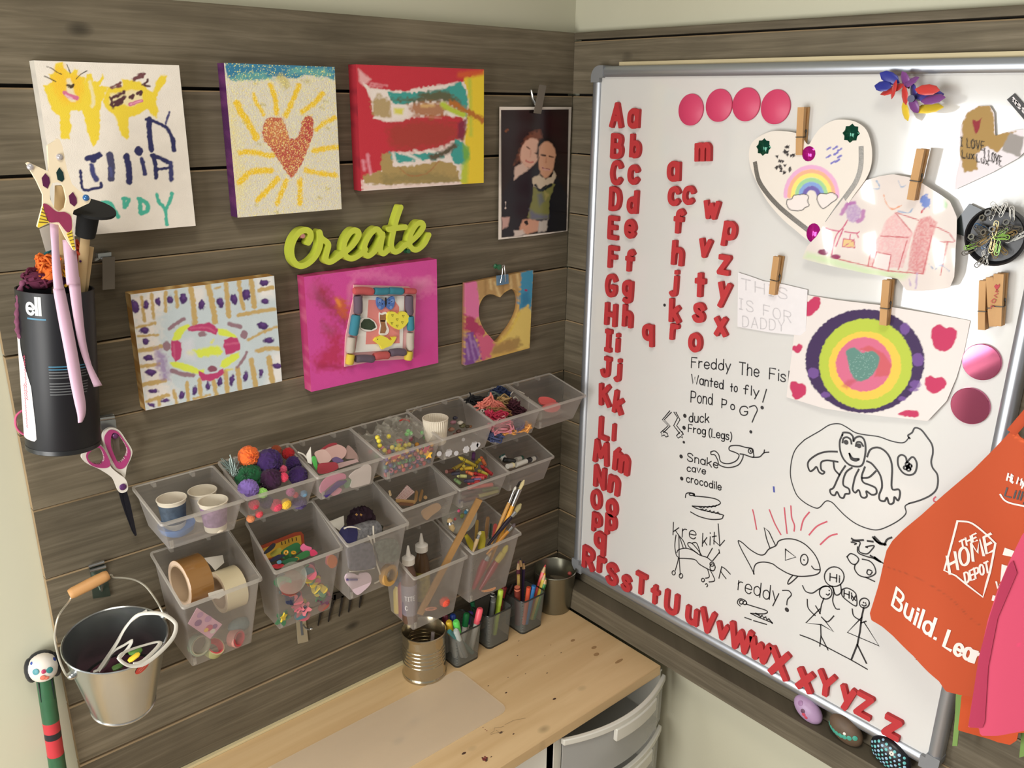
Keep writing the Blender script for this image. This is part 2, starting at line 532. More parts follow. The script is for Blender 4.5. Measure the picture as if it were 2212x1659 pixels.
# ================================================================== single stroke lettering
GLY = {
 'A': '0,0 3.3,10 6.6,0|1.2,3.4 5.4,3.4', 'B': '0,0 0,10|~0,10 3,10 5.2,9.3 5.6,7.6 4.8,5.7 3,5.2 0,5.2|~3,5.2 5.6,4.5 6.2,2.7 5.4,0.7 3,0 0,0',
 'C': '~6,8.2 4.8,9.7 3,10 1,8.8 0,5 1,1.2 3,0 4.8,0.3 6,1.8', 'D': '0,0 0,10|~0,10 2.6,10 5.2,8.6 6.2,5 5.2,1.4 2.6,0 0,0',
 'E': '5.2,10 0,10 0,0 5.2,0|0,5.2 4.4,5.2', 'F': '5.2,10 0,10 0,0|0,5.2 4.2,5.2',
 'G': '~6,8.2 4.8,9.7 3,10 1,8.8 0,5 1,1.2 3,0 5,0.6 6,2.4 6,4.4|6,4.4 3.6,4.4', 'H': '0,0 0,10|6,0 6,10|0,5.1 6,5.1',
 'I': '1.5,0 1.5,10|0,10 3,10|0,0 3,0', 'J': '~0,2.4 0.8,0.5 2.4,0 4,0.6 4.6,2.6 4.6,10|2.4,10 6,10', 'K': '0,0 0,10|5.6,10 0.6,4.6|2,6 6,0',
 'L': '0,10 0,0 5,0', 'M': '0,0 0.8,10 4,3 7.2,10 8,0', 'N': '0,0 0,10 6,0 6,10', 'O': 'o3.2,10 0.9,8.7 0,5 0.9,1.3 3.2,0 5.5,1.3 6.4,5 5.5,8.7',
 'P': '0,0 0,10|~0,10 3,10 5.6,9.2 6,7.2 5.2,5 3,4.4 0,4.4', 'Q': 'o3.2,10 0.9,8.7 0,5 0.9,1.3 3.2,0 5.5,1.3 6.4,5 5.5,8.7|4,3 6.6,-0.6',
 'R': '0,0 0,10|~0,10 3,10 5.4,9.2 5.8,7.4 5,5.4 3,4.8 0,4.8|2.6,4.8 6,0', 'S': '~5.8,8.2 4.6,9.7 2.8,10 0.8,9.2 0.3,7.4 1.4,5.8 4.6,4.4 5.8,2.6 5.2,0.8 3,0 1.2,0.3 0,1.9',
 'T': '3,0 3,10|0,10 6,10', 'U': '~0,10 0,3 0.8,0.8 3,0 5.2,0.8 6,3 6,10', 'V': '0,10 3.2,0 6.4,10', 'W': '0,10 2.2,0 4.6,8 7,0 9.2,10',
 'X': '0,10 6.2,0|6.2,10 0,0', 'Y': '0,10 3.2,4.8|6.4,10 3.2,4.8 3.2,0', 'Z': '0,10 6,10 0,0 6,0',
 'a': 'o2.5,6.6 0.5,5.6 0,3.3 0.5,1 2.5,0 4.3,1.2 4.8,3.3 4.3,5.4|4.8,6.6 4.8,0', 'b': '0,0 0,10|o2.4,6.4 0.6,5.3 0,3.2 0.6,1.1 2.4,0 4.4,1 4.9,3.2 4.4,5.4',
 'c': '~4.6,5.3 3.7,6.3 2.4,6.6 0.6,5.6 0,3.3 0.6,1 2.4,0 3.7,0.3 4.6,1.3', 'd': '4.9,0 4.9,10|o2.5,6.4 0.5,5.3 0,3.2 0.5,1.1 2.5,0 4.3,1.1 4.9,3.2 4.3,5.3',
 'e': '~0.2,3.4 4.7,3.4 4.4,5.5 2.5,6.6 0.6,5.6 0,3.3 0.6,1 2.5,0 3.8,0.3 4.7,1.4', 'f': '~4.2,8.9 3.2,9.9 2,9.2 1.6,7.6 1.6,0|0,6 3.8,6',
 'g': 'o2.5,6.6 0.5,5.6 0,3.5 0.5,1.4 2.5,0.4 4.3,1.4 4.8,3.5 4.3,5.6|~4.8,6.6 4.8,-1 4,-2.7 2.4,-3.2 0.7,-2.6', 'h': '0,0 0,10|~0,4.6 1.2,6.2 2.8,6.6 4.2,5.8 4.6,4.2 4.6,0',
 'i': '0.6,0 0.6,6.4|0.6,8.8 0.6,9.3', 'j': '~0,-2.2 0.9,-3 2.2,-2.7 2.7,-1 2.7,6.4|2.7,8.8 2.7,9.3', 'k': '0,0 0,10|4.2,6.6 0.4,2.8|1.6,4 4.6,0',
 'l': '0.6,0 0.6,10', 'm': '0,0 0,6.6|~0,4.8 1,6.2 2.2,6.5 3.2,5.6 3.4,4.4 3.4,0|~3.4,4.8 4.4,6.2 5.6,6.5 6.6,5.6 6.8,4.4 6.8,0', 'n': '0,0 0,6.6|~0,4.6 1.2,6.2 2.6,6.6 4,5.8 4.4,4.2 4.4,0',
 'o': 'o2.5,6.6 0.6,5.6 0,3.3 0.6,1 2.5,0 4.4,1 5,3.3 4.4,5.6', 'p': '0,6.6 0,-3.2|o2.4,6.5 0.6,5.4 0,3.3 0.6,1.2 2.4,0.1 4.4,1.1 4.9,3.3 4.4,5.5', 'q': '4.9,6.6 4.9,-3.2|o2.5,6.5 0.5,5.5 0,3.3 0.5,1.1 2.5,0.1 4.3,1.2 4.9,3.3 4.3,5.4',
 'r': '0,0 0,6.6|~0,4.4 1,6 2.2,6.5 3.2,6.4', 's': '~4.2,5.4 3.4,6.4 2.1,6.6 0.6,6 0.4,4.7 1.3,3.7 3.2,3 4.2,1.9 3.8,0.5 2.2,0 0.8,0.2 0,1.2',
 't': '1.8,0 1.8,9|0,6.2 3.8,6.2', 'u': '~0,6.6 0,2.2 0.8,0.4 2.4,0 3.8,0.7 4.6,2.2|4.6,6.6 4.6,0', 'v': '0,6.6 2.3,0 4.6,6.6', 'w': '0,6.6 1.7,0 3.4,5.4 5.1,0 6.8,6.6',
 'x': '0,6.6 4.4,0|4.4,6.6 0,0', 'y': '0,6.6 2.4,0.4|4.8,6.6 1.2,-3.2', 'z': '0,6.6 4.4,6.6 0,0 4.4,0',
 '!': '1,10 0.6,3|0.4,0.4 0.4,0', '?': '~0,8.6 1.4,10 3.6,9.6 4.4,7.8 3.2,5.8 1.9,4.4 1.8,2.6|1.8,0.3 1.8,0', '.': '0.3,0.3 0.3,0', ',': '0.6,0.6 0,-1.2', '(': '~1.8,10.5 0.4,8 0,4.5 0.5,1 1.8,-1.6',
 ')': '~0,10.5 1.4,8 1.8,4.5 1.3,1 0,-1.6', '-': '0,4 3,4', "'": '0,10 0.4,8', '0': 'o2.5,10 0.6,8.7 0,5 0.6,1.3 2.5,0 4.4,1.3 5,5 4.4,8.7', ' ': ''}
def glyph(ch, n=5):
 """-> (list of polylines in cap height units, width)"""
 out, wd = [], 0.0
 for s_ in GLY.get(ch, '').split('|'):
  if not s_:
   continue
  k = s_[0]
  pts = P(s_.lstrip('~o'))
  pts = np.array(pts) / 10.0
  wd = max(wd, pts[:, 0].max())
  if k == '~':
   pts = np.array(cat(list(pts), n))
  elif k == 'o':
   pts = np.array(cat(list(pts), n, True))
  out.append(pts)
 return out, (wd if ch != ' ' else 0.3)
def text_strokes(s, gap=0.2):
 x, out = 0.0, []
 for ch in s:
  g, w = glyph(ch)
  out += [q + np.array((x, 0)) for q in g]
  x += w + gap
 return out, x - gap
def sdf_solid(m, fr, strokes, hw, c0, c1, mi=0, res=None, flat=True, mside=None):
 """union of thick strokes as one raised solid on the plane fr (plane coordinates in metres)"""
 al = np.concatenate(strokes)
 lo, hi = al.min(0) - hw * 1.6, al.max(0) + hw * 1.6
 st = res or hw / 4.5
 nx, ny = int((hi[0] - lo[0]) / st) + 2, int((hi[1] - lo[1]) / st) + 2
 gx, gy = lo[0] + np.arange(nx) * st, lo[1] + np.arange(ny) * st
 X, Y = np.meshgrid(gx, gy)
 D = np.full(X.shape, 1e9)
 for q in strokes:
  for i in range(len(q) - 1):
   a, b = q[i], q[i + 1]
   t = b - a
   L_ = np.linalg.norm(t)
   if L_ < 1e-9:
    continue
   t = t / L_
   u = (X - a[0]) * t[0] + (Y - a[1]) * t[1]
   w = np.abs(-(X - a[0]) * t[1] + (Y - a[1]) * t[0])
   if flat:
    ex = hw * 0.72
    r = hw * 0.35
    du = np.abs(u - L_ / 2) - (L_ / 2 + (ex if len(q) == 2 else (ex if i in (0, len(q) - 2) else 0)) - r)
    if len(q) > 2 and 0 < i < len(q) - 2:
     du = np.abs(u - L_ / 2) - (L_ / 2 - r)
    dw = w - (hw - r)
    d = np.minimum(np.maximum(du, dw), 0) + np.hypot(np.maximum(du, 0), np.maximum(dw, 0)) - r
    D = np.minimum(D, d)
    if i < len(q) - 2:
     D = np.minimum(D, np.hypot(X - b[0], Y - b[1]) - hw)
   else:
    uc = np.clip(u, 0, L_)
    D = np.minimum(D, np.hypot(u - uc, w) - hw)
  if len(q) > 2 and np.linalg.norm(q[0] - q[-1]) < 1e-6:
   D = np.minimum(D, np.hypot(X - q[0][0], Y - q[0][1]) - hw)
 iso_solid(m, fr, D, gx, gy, c0, c1, mi, mside)
def iso_solid(m, fr, D, gx, gy, c0, c1, mi=0, mside=None):
 ny, nx = D.shape
 keys, vt = {}, []
 def vert(k, x, y):
  if k not in keys:
   keys[k] = len(vt)
   vt.append((x, y))
  return keys[k]
 tops, sides = [], []
 ins = D < 0
 for j in range(ny - 1):
  for i in range(nx - 1):
   cs = ((i, j), (i + 1, j), (i + 1, j + 1), (i, j + 1))
   fl = [ins[y, x] for x, y in cs]
   if not any(fl):
    continue
   poly, kind = [], []
   for k in range(4):
    (x0, y0), (x1, y1) = cs[k], cs[(k + 1) % 4]
    if fl[k]:
     poly.append(vert((x0, y0), gx[x0], gy[y0])); kind.append(0)
    if fl[k] != fl[(k + 1) % 4]:
     d0, d1 = D[y0, x0], D[y1, x1]
     t = d0 / (d0 - d1)
     kk = tuple(sorted(((x0, y0), (x1, y1))))
     poly.append(vert(kk, gx[x0] + (gx[x1] - gx[x0]) * t, gy[y0] + (gy[y1] - gy[y0]) * t)); kind.append(1)
   n = len(poly)
   if n >= 3:
    tops.append(tuple(poly))
    if sum(kind) == 2:
     for k in range(n):
      if kind[k] and kind[(k + 1) % n] and not (fl[0] and fl[1] and fl[2] and fl[3]):
       sides.append((poly[k], poly[(k + 1) % n]))
    elif sum(kind) == 4:
     for k in range(n):
      if kind[k] and kind[(k + 1) % n]:
       sides.append((poly[k], poly[(k + 1) % n]))
 n = len(vt)
 vs = [fr.p(x, y, c1) for x, y in vt] + [fr.p(x, y, c0) for x, y in vt]
 m.add(vs, tops, mi)
 m.add(vs, [(b, a, a + n, b + n) for a, b in sides], mi if mside is None else mside)
# ================================================================== whiteboard
BC = 0.0135                                 # writing surface in front of the boards
alu = mat('brushed_aluminium', (176, 180, 186), 0.35, 0.75)
cap_grey = mat('grey_corner_plastic', (128, 130, 132), 0.5)
wb_white = mat('glossy_whiteboard', (214, 213, 210), 0.10, spec=0.5, coat=0.25)
A0 = np.mean([WR.uv(*q, BC)[0] for q in ((1300.6, 174), (1277.5, 700), (1257.5, 1100))])
A1 = np.mean([WR.uv(*q, BC)[0] for q in ((2212, 640), (2151, 931), (2037, 1469), (2006, 1625))])
B1 = np.mean([WR.uv(*q, BC)[1] for q in ((1301, 168.7), (1500, 164), (1900, 158.7), (2212, 156.6))])
B0 = np.mean([WR.uv(*q, BC)[1] for q in ((1400, 1300), (1480, 1342), (1752, 1495), (1900, 1576.5), (2005, 1630))])
whiteboard = thing('whiteboard', 'large framed whiteboard covered in marker drawings on the plank wall', 'whiteboard')
MB().box(WR, A0 - .004, B0 - .004, 0.001, A1 + .004, B1 + .004, BC).build('writing_surface', wb_white, whiteboard)
FWD = 0.0165
def rail(p0, p1, inward):
 """aluminium profile with a rounded front, p0 to p1 along the inner edge"""
 p0, p1, q = np.array(p0), np.array(p1), -np.array(inward, float)
 sec = [(0, BC - .001), (0, BC + .0026), (.003, BC + .0052), (.009, BC + .0060), (.0135, BC + .0045), (.0162, BC + .001), (FWD, BC - .004), (FWD, 0.0015)]
 m_ = MB()
 n = len(sec)
 m_.add([WR.p(*(p + q * d), c) for p in (p0, p1) for d, c in sec], [(i, i + 1, n + i + 1, n + i) for i in range(n - 1)], 0, True)
 return m_
rail((A0, B1), (A1, B1), (0, -1)).build('frame_rail', alu, whiteboard)
rail((A1, B0), (A0, B0), (0, 1)).build('frame_rail', alu, whiteboard)
rail((A0, B0), (A0, B1), (1, 0)).build('frame_rail', alu, whiteboard)
rail((A1, B1), (A1, B0), (-1, 0)).build('frame_rail', alu, whiteboard)
for ax_, bx_, sx_, sy_ in ((A0, B1, -1, 1), (A1, B1, 1, 1), (A0, B0, -1, -1), (A1, B0, 1, -1)):
 pl_ = [(ax_ - sx_ * .004, bx_), (ax_ - sx_ * .004, bx_ - sy_ * .0)] + [(ax_ - sx_ * .004, bx_ + sy_ * .0168)]
 pl_ = [(ax_ - sx_ * .001, bx_ - sy_ * .008), (ax_ - sx_ * .001, bx_ - sy_ * .001), (ax_ - sx_ * .008, bx_ - sy_ * .001), (ax_ - sx_ * .008, bx_ + sy_ * .0172)]
 pl_ += [(ax_ + sx_ * .0172 * math.sin(t), bx_ + sy_ * .0172 * math.cos(t)) for t in [math.pi / 2 * k / 8 for k in range(9)]]
 pl_ += [(ax_ + sx_ * .0172, bx_ - sy_ * .008)]
 if sx_ * sy_ > 0:
  pl_ = pl_[::-1]
 MB().slab(WR, pl_, 0.001, BC + .0066).build('corner_cap', cap_grey, whiteboard, bevel=.0015)
u0 = WR.uv(1341, 142, .006)
MB().box(WR, u0[0], B1 + FWD - .002, 0.001, A1 - .02, B1 + FWD + .0055, .010).build('backing_strip', mat('pine_strip', (190, 176, 140), .7, var=.1, scale=20), whiteboard)
MB().box(WR, A0 - FWD - .002, WR.uv(1246, 1175, BC)[1] - .010, .0015, A0 - FWD + .003, WR.uv(1246, 1175, BC)[1] + .010, .012).build('wall_clip', mat('black_plastic', (28, 27, 27), .45), whiteboard)
INK = mat('black_marker_ink', (44, 42, 44), .4)
RED_INK = mat('red_marker_ink', (196, 84, 100), .4)
BLUE_INK = mat('blue_marker_ink', (74, 84, 160), .4)
INKC = BC + .0003
class Draw:
 """marker strokes measured on the photograph, laid on the board"""
 def __init__(s, cv=None, fr=WR, c=INKC, w=0.0019):
  s.m, s.cv, s.fr, s.c, s.w = MB(), cv or (lambda p: p), fr, c, w
 def ln(s, t, smooth=True, w=None, closed=False, mi=0):
  for part in t.split('|'):
   pts = P(part)
   if smooth and len(pts) > 2:
    pts = cat(pts, 5, closed)
   elif closed:
    pts = pts + pts[:1]
   s.m.ribbon(s.fr, s.fr.uvs(s.cv(pts), s.c), w or s.w, s.c, mi)
  return s
 def dot(s, t, r=.003, mi=0):
  for p in P(t):
   s.m.dot(s.fr, *s.fr.uv(*s.cv([p])[0], s.c), r, s.c, mi)
  return s
 def oval(s, x, y, rx, ry, w=None, rot=0.0):
  c_, n_ = math.cos(rot), math.sin(rot)
  pts = [(x + rx * math.cos(k * math.pi / 12) * c_ - ry * math.sin(k * math.pi / 12) * n_, y + rx * math.cos(k * math.pi / 12) * n_ + ry * math.sin(k * math.pi / 12) * c_) for k in range(25)]
  s.m.ribbon(s.fr, s.fr.uvs(s.cv(pts), s.c), w or s.w, s.c)
  return s
 def txt(s, t, x0, y0, x1, y1, h, lean=0.04, gap=.22, w=None, mi=0):
  """baseline from (x0,y0) to (x1,y1), cap height h on the photograph"""
  st, wd = text_strokes(t, gap)
  ux = np.array((x1 - x0, y1 - y0)) / wd
  uy = np.array((lean * h, -h))
  r_ = random.Random(len(t) * 7 + int(x0))
  for q in st:
   jx, jy = r_.uniform(-.02, .02), r_.uniform(-.04, .04)
   pts = [tuple(np.array((x0, y0)) + (a + jx) * ux + (b + jy) * uy) for a, b in q]
   s.m.ribbon(s.fr, s.fr.uvs(s.cv(pts), s.c), w or s.w, s.c, mi)
  return s
 def done(s, name, mats, parent=whiteboard, label=None):
  o = s.m.build(name, mats, parent)
  if label:
   o['label'] = label
  return o
cB = crop(1240, 700, .42194)
c6 = crop(1400, 1080, .25316)
cF = crop(1660, 880, .25321)
# written words
d = Draw(cB)
d.txt('Freddy', 600, 222, 800, 238, 52).txt('The', 845, 255, 944, 270, 58).txt('Fisl', 1000, 280, 1098, 298, 56)
d.txt('Wanted', 600, 303, 762, 332, 46).txt('to', 800, 345, 835, 347, 42).txt('fly', 868, 357, 945, 370, 46)
d.ln('985,335 966,400', False).dot('963,428', .0028)
d.txt('Pond', 598, 398, 706, 415, 56).txt('P', 756, 430, 780, 433, 46).txt('O', 802, 436, 822, 440, 26).txt('G', 848, 468, 888, 470, 46)
d.ln('898,425 925,418 938,440 925,470 912,502').dot('905,552', .0026)
d.txt('duck', 588, 500, 690, 506, 46).txt('Frog', 585, 552, 672, 568, 38).txt('(Legs)', 690, 576, 806, 596, 40)
d.txt('Snake', 580, 698, 735, 740, 40).txt('cave', 578, 752, 672, 768, 34).txt('crocodile', 575, 808, 752, 850, 36)
d.dot('567,470 563,531 548,678 551,791', .0034).dot('562,605', .0024)
d.done('marker_writing', INK, label='black handwriting about a fish, with a bulleted list')
d = Draw(c6)
d.txt('kre', 210, 300, 405, 335, 105).txt('kit', 462, 398, 580, 372, 110).ln('598,205 612,392', False).ln('560,345 612,392 652,345', False)
d.done('marker_writing', INK)
d = Draw(c6)
d.ln('628,570 604,668|628,570 660,590 700,632|622,612 640,640 665,672')
d.done('marker_letter', INK)
d = Draw(c6)
d.txt('reddy', 765, 770, 1110, 875, 118, lean=.1)
d.ln('1147,772 1200,775 1222,810 1190,850 1183,895').dot('1184,937', .0036)
d.done('marker_writing', INK, label='large uneven black letters near the bottom of the board')
# frog legs, snake, crocodile
d = Draw(cB)
d.ln('490,445 452,490 482,520 452,548|498,452 462,490 492,522 458,556', False).ln('455,545 443,556 450,562 447,574 462,568 470,578 482,575 478,560 458,550', False)
d.ln('512,452 530,480 510,520 540,560|522,452 542,490 525,520 558,562', False).ln('540,555 524,572 533,584 545,576 556,584 550,568 560,565 552,550', False)
d.done('frog_legs_drawing', INK)
d = Draw(cB).ln('700,655 720,650 740,668 752,705 790,715 830,700 845,672 826,658 795,645 800,625 840,622 880,632 912,638 918,660 916,682 870,668 850,665')
d.ln('700,655 702,668 720,670 735,695 745,722 790,735 840,722 862,690 866,672').ln('916,682 950,680 972,660 997,656|972,660 975,645').oval(903, 650, 11, 12).dot('904,650', .0016)
d.done('snake_drawing', INK)
d = Draw(cB).ln('570,888 575,868 600,865 620,882').oval(603, 872, 14, 6).ln('612,880 690,888 735,900 748,920 700,935 605,932').ln('605,932 640,948 755,975 762,985 752,998 700,1000 640,985 597,962')
d.ln('640,936 650,942 655,935 665,941 672,934 684,940 692,933 704,938 712,930 722,935 730,927|650,952 660,945 666,956 678,948 684,961 698,953 704,966 718,958 724,970 738,962 745,974', False)
d.done('crocodile_drawing', INK)
d = Draw(c6).ln('785,905 762,880 772,850 800,845 835,865 840,890').oval(795, 872, 16, 17).oval(825, 878, 16, 15).ln('840,890 920,915 1000,940 1018,958 985,972 875,968').ln('875,968 940,1000 1058,1048', False).ln('920,970 950,985 955,1000 975,985 985,1008 1005,998 1012,1022 1030,1015 1058,1050', False, w=.003).ln('825,1003 880,1022|900,1030 1010,1062')
d.done('crocodile_drawing', INK)
# cricket
d = Draw(c6).ln('238,300 232,340 228,400 240,470 258,500 232,600|262,300 264,400 265,500 275,640').oval(218, 622, 14, 18).oval(280, 648, 15, 19)
d.ln('245,450 260,425 320,412 380,430 440,470 500,490 540,520').ln('262,498 330,500 400,510 440,550 510,590 550,605').ln('268,310 300,350 325,412|300,412 270,320').ln('420,455 350,400 340,368 372,370 420,420 455,470|372,370 410,365 435,420 445,465')
d.oval(550, 575, 22, 30).oval(545, 548, 18, 18).ln('505,488 548,412|550,520 608,448|604,425 610,455').ln('508,592 522,655 490,668|532,602 568,685 520,700').oval(468, 684, 13, 15).ln('488,720 500,715 508,730 500,742')
d.done('cricket_drawing', INK)
# fish with sun rays
d = Draw(c6).ln('905,632 870,560 800,430 768,352 800,362 860,415 915,452 960,470 995,462 1030,420 1090,390 1115,350 1180,332 1260,340 1340,380 1410,450 1450,520 1468,590 1455,625 1400,645 1290,652 1200,630 1110,580 1060,545 990,530 930,540 905,575 900,632')
d.ln('1038,408 1010,330 990,235 1030,270 1085,385', False).ln('1172,420 1260,488 1170,515', False, closed=True).oval(1332, 510, 32, 46).dot('1330,512', .0013).ln('1395,565 1420,592 1462,595').ln('1235,642 1200,685 1192,718 1220,705 1275,655')
d.done('fish_drawing', INK)
d = Draw(c6, w=.0022).ln('892,85 905,140 925,250|1035,85 1080,200 1132,295|1162,68 1170,150 1185,285|1218,52 1225,150 1248,215 1245,265|1375,105 1325,170 1302,258|1525,185 1440,225 1374,298|1612,290 1545,312 1470,380')
d.done('sun_rays_drawing', RED_INK, label='short red marker rays above the fish')
Draw(cB).ln('1022,835 1024,858', w=.003).done('marker_mark', BLUE_INK, label='tiny blue marker mark')
# frog in a pond
d = Draw(cF, w=.0016).ln('310,275 370,240 440,200 520,150 600,140 660,165 740,215 830,235 940,250 1040,285 1120,302 1165,295 1200,255').ln('310,275 240,345 205,420 188,520 190,600 215,690 250,760 320,820 400,858 440,850 490,800 540,810 590,860 660,930 750,995 850,1035 930,1045 1010,1020 1110,965 1172,905 1165,845 1200,820')
d.ln('1200,820 1300,790 1390,745 1438,685 1442,580 1400,515 1388,460 1402,390 1395,320 1350,250 1300,190 1250,175 1225,215 1190,240 1205,265', w=.0022)
d.done('pond_outline_drawing', INK)
d = Draw(cF, w=.0026).ln('630,235 640,215 690,220 720,250 725,290 740,262 780,248 815,275 828,340 822,420 800,490 755,505 690,490 640,440 612,370 608,290 630,235').ln('632,300 640,265 670,255 700,275 708,310|745,330 755,298 785,298 808,330').dot('662,298 772,328', .0034).ln('690,395 720,435 772,440 745,455 705,440 690,395')
d.ln('585,378 500,378 420,400 350,450 335,495 355,545 385,530 410,508 430,550 460,568 478,550 450,530 450,470 500,452 590,465').ln('555,470 565,530 605,575|655,500 615,560 585,620 555,685 525,705 535,740 565,750 585,720 610,765 640,772 655,740 690,735 685,695 640,665 640,610 665,550 712,515')
d.ln('770,530 740,590 725,650 718,700 740,728 770,705 790,760 820,772 840,755 835,715 880,745 920,735 915,690 870,665 810,640 795,590 822,510').ln('842,420 870,360 930,342 990,370 1035,430 1055,520 1052,690 1110,700 1122,740 1105,795 1075,765 1065,815 1030,822 1010,770 990,800 950,790 945,745 968,680 960,600 930,540 880,480 840,460').ln('800,602 860,595 915,545')
d.done('frog_drawing', INK)
d = Draw(cF, w=.0024).ln('1180,470 1170,425 1135,405 1105,430 1108,500 1150,560 1205,578 1250,555 1266,490 1250,440 1222,425 1180,470').oval(1185, 485, 16, 16).oval(1205, 500, 16, 16).oval(1195, 528, 16, 14).oval(1168, 515, 15, 14).oval(1188, 508, 10, 10)
d.done('lily_pad_drawing', INK)
# girls with speech bubbles
d = Draw(c6).oval(1588, 655, 84, 84).txt('Hi', 1552, 690, 1630, 705, 62).ln('1570,735 1600,810 1645,790 1642,720').ln('1655,765 1700,752 1760,785 1778,830 1775,905 1700,860 1655,815 1655,765').txt('Hi', 1672, 822, 1735, 845, 55).ln('1740,820 1770,858|1770,820 1745,858')
d.oval(1515, 790, 54, 56).ln('1318,732 1345,780 1400,795 1450,765 1500,740 1570,742 1585,790 1575,860 1600,925 1632,932').ln('1520,805 1535,812 1548,800').dot('1545,772', .0012)
d.ln('1500,838 1480,890 1465,970', False).ln('1358,848 1365,920 1412,975 1425,985|1430,905 1468,970').ln('1465,930 1345,1050 1480,1065 1582,1125 1500,1020', False).ln('1480,1000 1530,1040 1585,990').ln('1472,1065 1475,1160 1465,1248|1475,1160 1535,1280', False).ln('1297,1152 1420,1200 1560,1275 1740,1370 1870,1445')
d.done('waving_girl_drawing', INK)
d = Draw(c6).oval(1845, 880, 42, 42).dot('1838,875 1855,880', .0012).ln('1825,895 1845,905 1862,895').ln('1840,920 1822,1000 1808,1120 1785,1235', False, w=.0026).ln('1742,930 1755,990 1815,1030|1860,1035 1815,1050').ln('1825,1000 1700,1130 1970,1245 1840,1040', False).ln('1785,1235 1735,1360|1785,1235 1862,1392', False, w=.0026)
d.done('waving_girl_drawing', INK)
# scribbled sheep and waves beside the apron
d = Draw(cF).ln('710,1120 740,1135 808,1132|845,1140 890,1145|890,1108 930,1150 990,1165|900,1120 950,1165 1000,1170|905,1105 960,1160', w=.0028).ln('705,1150 750,1160 735,1170|715,1140 780,1150 770,1200 780,1235 840,1250 880,1215 900,1180 830,1190 845,1195')
d.ln('760,1190 765,1240 830,1270 900,1290 980,1330').ln('670,1275 700,1248 745,1265 770,1300 740,1340 700,1325 670,1275').ln('740,1340 735,1380 770,1430 830,1450 880,1440 915,1410 900,1350 860,1310 800,1295').ln('880,1395 850,1385 840,1415 865,1430 885,1405').ln('870,1265 930,1300 900,1275 960,1320 920,1300|1050,1110 1010,1130 990,1175', w=.0026).ln('830,1450 905,1485')
d.done('scribbled_animal_drawing', INK)
Draw(crop(1600, 1280, .27667)).ln('1386,485 1376,522', w=.003).done('marker_mark', INK)
Draw(crop(1240, 130, .40388)).dot('484,1310', .0026).done('marker_dot', INK)
Draw(cF, w=.002).ln('1425,765 1410,780 1412,800 1425,805', w=.002).done('marker_mark', RED_INK, label='tiny red marker mark beside the apron')
# ------------------------------------------------------------------ red foam letters
FOAM = mat('red_foam', (182, 46, 50), .75, var=.05, scale=300)
cA = crop(1240, 130, .40388)
c7 = crop(1600, 1280, .27667)
SIDE = {}
def foam(ch, cv, x, y, h, where, rot=0.0, wk=1.0, cat_='magnet letter'):
 """centre (x,y), height h of the whole letter as measured"""
 (X_, Y_), (XT, YT), (XB, YB) = cv([(x, y), (x, y - h / 2), (x, y + h / 2)])
 a, b = WR.uv(X_, Y_, BC + .004)
 H_ = abs(WR.uv(XT, YT, BC + .004)[1] - WR.uv(XB, YB, BC + .004)[1])
 g, _w = glyph(ch)
 al = np.concatenate(g)
 lo, hi = al.min(0), al.max(0)
 cap_ = max(0.62, hi[1] - lo[1])
 hw_u = 0.125 * (1 if cap_ > .8 else .95)
 sc = H_ / (hi[1] - lo[1] + 2 * hw_u * .85)
 mid = (lo + hi) / 2
 c_, n_ = math.cos(rot), math.sin(rot)
 st = []
 for q in g:
  w = (q - mid) * sc * np.array((wk * .98, 1))
  st.append(np.stack([a + w[:, 0] * c_ - w[:, 1] * n_, b + w[:, 0] * n_ + w[:, 1] * c_], 1))
 m_ = MB()
 sdf_solid(m_, WR, st, hw_u * sc, BC + .0002, BC + .0065, res=hw_u * sc / 4)
 o = m_.build('foam_letter', FOAM)
 case = 'capital' if ch.isupper() else 'small'
 tag(o, f'red foam {case} letter {ch} magnet {where}', cat_, 'red foam alphabet magnets on the whiteboard')
 return o
order = 'ABCDEFGHIJKLMNOPQRSTUVWXYZ'
for s_, x, y, h in (('A', 230, 295, 137), ('a', 320, 312, 106), ('B', 232, 460, 135), ('b', 330, 458, 132), ('C', 228, 602, 132), ('c', 320, 612, 106), ('D', 222, 743, 130), ('d', 315, 757, 130), ('E', 212, 897, 126), ('e', 303, 902, 102),
     ('F', 212, 1055, 122), ('f', 300, 1072, 122), ('G', 200, 1205, 124), ('g', 287, 1239, 124), ('H', 198, 1361, 126), ('h', 288, 1369, 124), ('I', 185, 1500, 120), ('i', 235, 1512, 106)):
 foam(s_, cA, x, y, h, 'in the paired alphabet column', wk=.95)
for s_, x, y, h, r in (('J', 166, 220, 108, 0), ('j', 225, 235, 122, 0), ('K', 160, 365, 116, .05), ('k', 230, 403, 122, -.1), ('L', 155, 535, 116, 0), ('l', 205, 555, 92, 0), ('M', 140, 658, 124, .0), ('m', 243, 713, 104, -.05),
      ('N', 133, 785, 116, 0), ('n', 205, 826, 98, -.05), ('O', 115, 899, 102, 0), ('o', 195, 941, 90, 0), ('q', 132, 1122, 120, 0), ('R', 75, 1200, 116, 0), ('r', 142, 1237, 88, 0), ('S', 195, 1280, 112, 0), ('s', 268, 1326, 82, 0), ('T', 345, 1330, 112, 0)):
 foam(s_, cB, x, y, h, {'q': 'under the pair of small p letters', 'm': 'beside capital M in the alphabet column'}.get(s_, 'in the paired alphabet column' if y < 1180 else 'in the alphabet row along the bottom'), r, wk=.95)
foam('p', cB, 118, 1018, 102, 'below capital O, first of its pair')
foam('p', cB, 190, 1030, 116, 'below small o, second of its pair')
m_ = MB().slab(WR, WR.uvs(cB(P('212,648 234,628 246,640 240,656')), BC), BC + .0002, BC + .006)
tag(m_.build('foam_scrap', FOAM), 'small broken scrap of red foam above small letter m', 'foam scrap')
